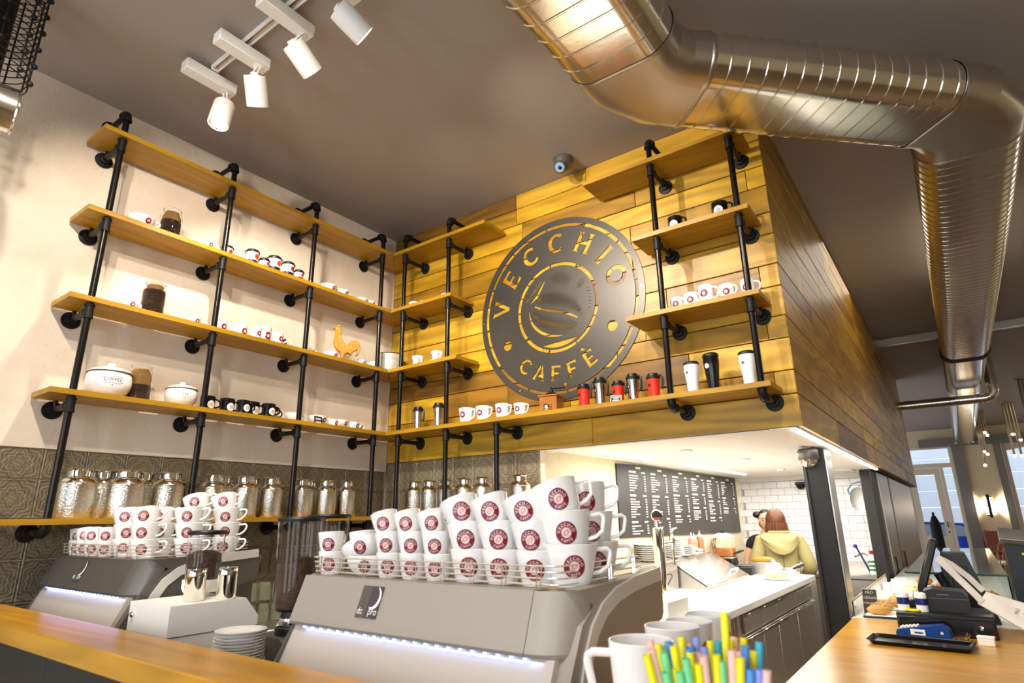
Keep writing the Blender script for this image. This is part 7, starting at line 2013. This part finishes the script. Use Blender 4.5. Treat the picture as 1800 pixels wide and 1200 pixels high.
ob('t_shirt', MB().add(vs, fs).me('t_shirt', bt, recalc=False), t)
vs, fs = skinned({'pelvis': (0, 0, .94), 'l': (-.09, 0, .84), 'lk': (-.10, -.015, .48), 'la': (-.10, .01, .10), 'r': (.09, 0, .84), 'rk': (.10, -.015, .48), 'ra': (.10, .01, .10)}, [('pelvis', 'l'), ('l', 'lk'), ('lk', 'la'), ('pelvis', 'r'), ('r', 'rk'), ('rk', 'ra')], {'pelvis': (.17, .13), 'l': .108, 'lk': .075, 'la': .062, 'r': .108, 'rk': .075, 'ra': .062})
ob('trousers', MB().add(vs, fs).me('trousers', bt, recalc=False), t)
ap = MB()
for sg in (-1, 1): ap.tube([(sg * .045, hc.y + .05, 1.41), (sg * .07, -.135, 1.36), (sg * .075, -.188, 1.25), (sg * .08, -.178, 1.10)], .011, 6)
ob('apron_straps', ap.me('apron_straps', mat('red_apron', '#a01f26', .7)), t)
# woman in the olive jacket, back to the room
a2 = {'l': ((-.26, .02, 1.07), (-.20, -.20, .98)), 'r': ((.26, .02, 1.07), (.20, -.20, .98))}
t, hc = person('woman with long auburn hair in an olive hooded jacket, back to the room', (2.05, 3.52, 0), PI + .30, a2, skin, tilt=(.01, 0))
ol = mat('olive_cotton', '#a99d68', .8, bump=.5, bscale=9, noise=.12, nscale=6)
V = {'pelvis': (0, 0, .86), 'waist': (0, -.02, 1.04), 'chest': (0, -.05, 1.22), 'sho': (0, -.055, 1.345), 'a': (-.172, -.05, 1.33), 'b': (.172, -.05, 1.33), 'c': (-.262, .02, 1.08), 'd': (.262, .02, 1.08), 'e': (-.208, -.17, .99), 'f': (.208, -.17, .99)}
vs, fs = skinned(V, [('pelvis', 'waist'), ('waist', 'chest'), ('chest', 'sho'), ('sho', 'a'), ('sho', 'b'), ('a', 'c'), ('b', 'd'), ('c', 'e'), ('d', 'f')], {'pelvis': (.20, .155), 'waist': (.175, .14), 'chest': (.185, .145), 'sho': (.125, .10), 'a': .088, 'b': .088, 'c': .072, 'd': .072, 'e': .056, 'f': .056})
ob('jacket', MB().add(vs, fs).me('jacket', ol, recalc=False), t)
hd = MB()
# hood lying on the back: one draped bowl of cloth with folds
vs = []; fs = []
nu, nv = 22, 9
for j in range(nv + 1):
    v_ = j / nv
    for i in range(nu + 1):
        a = -.55 + (PI + 1.1) * i / nu
        fold = .010 * math.sin(9 * v_ + 2.2 * math.sin(a * 2)) * math.sin(PI * v_)
        r_ = .085 + .085 * math.sin(PI * min(1, v_ * 1.15) * .62) + fold
        drop = max(0, math.sin(a)) ** 1.5
        vs.append((r_ * 1.10 * math.cos(a), .015 + r_ * .78 * math.sin(a) + .02 * v_ * drop, 1.425 - .045 * v_ - (.165 * v_ ** 1.2) * drop + fold * .6))
for j in range(nv):
    for i in range(nu): fs.append((j * (nu + 1) + i, j * (nu + 1) + i + 1, (j + 1) * (nu + 1) + i + 1, (j + 1) * (nu + 1) + i))
hd.add(vs, fs)
hd.tube([(.092 * math.cos(-.55 + (PI + 1.1) * q / 18), .015 + .072 * math.sin(-.55 + (PI + 1.1) * q / 18), 1.426) for q in range(19)], .014, 8)
hd.ball((0, .105, 1.285), .062, 14, 10, (1.7, .55, .9))
ob('hood', hd.me('hood', ol, recalc=False), t)
sm = MB().tube([(0, .115, 1.20), (0, .125, 1.05), (0, .14, .88)], .004, 6)
for sg in (-1, 1): sm.tube([(sg * .02, .13, 1.0), (sg * .10, .12, .98), (sg * .16, .07, .97)], .006, 6)
ob('seams', sm.me('seams', mat('dark_olive_seam', '#7d7142', .85)), t)  # seams in a darker olive than the jacket
hb = MB(); h = MB().ball((0, 0, 0), 1, 24, 16)
vs = []
for x, y, z in h.v:
    dz = -.10 * max(0, -z) if z < 0 else 0
    vs.append((x * (.094 + .008 * max(0, -z) + .006 * (1 - z * z)) + hc.x, y * .110 + .012 + hc.y, z * (.118 if z > 0 else .175) + .008 + hc.z))
keep = []
for f in h.f:
    c = [sum(h.v[i][k] for i in f) / len(f) for k in range(3)]
    if c[1] > -.25 or c[2] > .55: keep.append(f)
hb.add(vs, keep)
for k in range(9):
    a = .25 + (PI - .5) * k / 8
    hb.tube([(hc.x + .085 * math.cos(a), hc.y + .012 + .10 * math.sin(a), hc.z - .02), (hc.x + .095 * math.cos(a), hc.y + .015 + .11 * math.sin(a), hc.z - .10), (hc.x + .10 * math.cos(a) + .01, hc.y + .02 + .105 * math.sin(a), hc.z - .20 - .02 * (k % 3))], .02, 8, rr=[.022, .024, .008])
ob('hair', hb.me('hair', mat('auburn_hair', '#5e3417', .4, noise=.5, nscale=60, stretch=(1, 1, .1))), t)
dn = mat('dark_denim', '#2b3140', .8)
vs, fs = skinned({'pelvis': (0, 0, .94), 'l': (-.09, 0, .84), 'lk': (-.10, -.015, .48), 'la': (-.10, .01, .10), 'r': (.09, 0, .84), 'rk': (.10, -.015, .48), 'ra': (.10, .01, .10)}, [('pelvis', 'l'), ('l', 'lk'), ('lk', 'la'), ('pelvis', 'r'), ('r', 'rk'), ('rk', 'ra')], {'pelvis': (.17, .13), 'l': .108, 'lk': .075, 'la': .062, 'r': .108, 'rk': .075, 'ra': .062})
ob('trousers', MB().add(vs, fs).me('trousers', dn, recalc=False), t)
# unseen fill panel added to brighten the far end of the seating area
lamp('far_seating_fill', 'AREA', (6.8, 13.5, 3.8), (6.4, 13.5, 0), 100, WARM, shape='RECTANGLE', size=1.4, size_y=6.0)
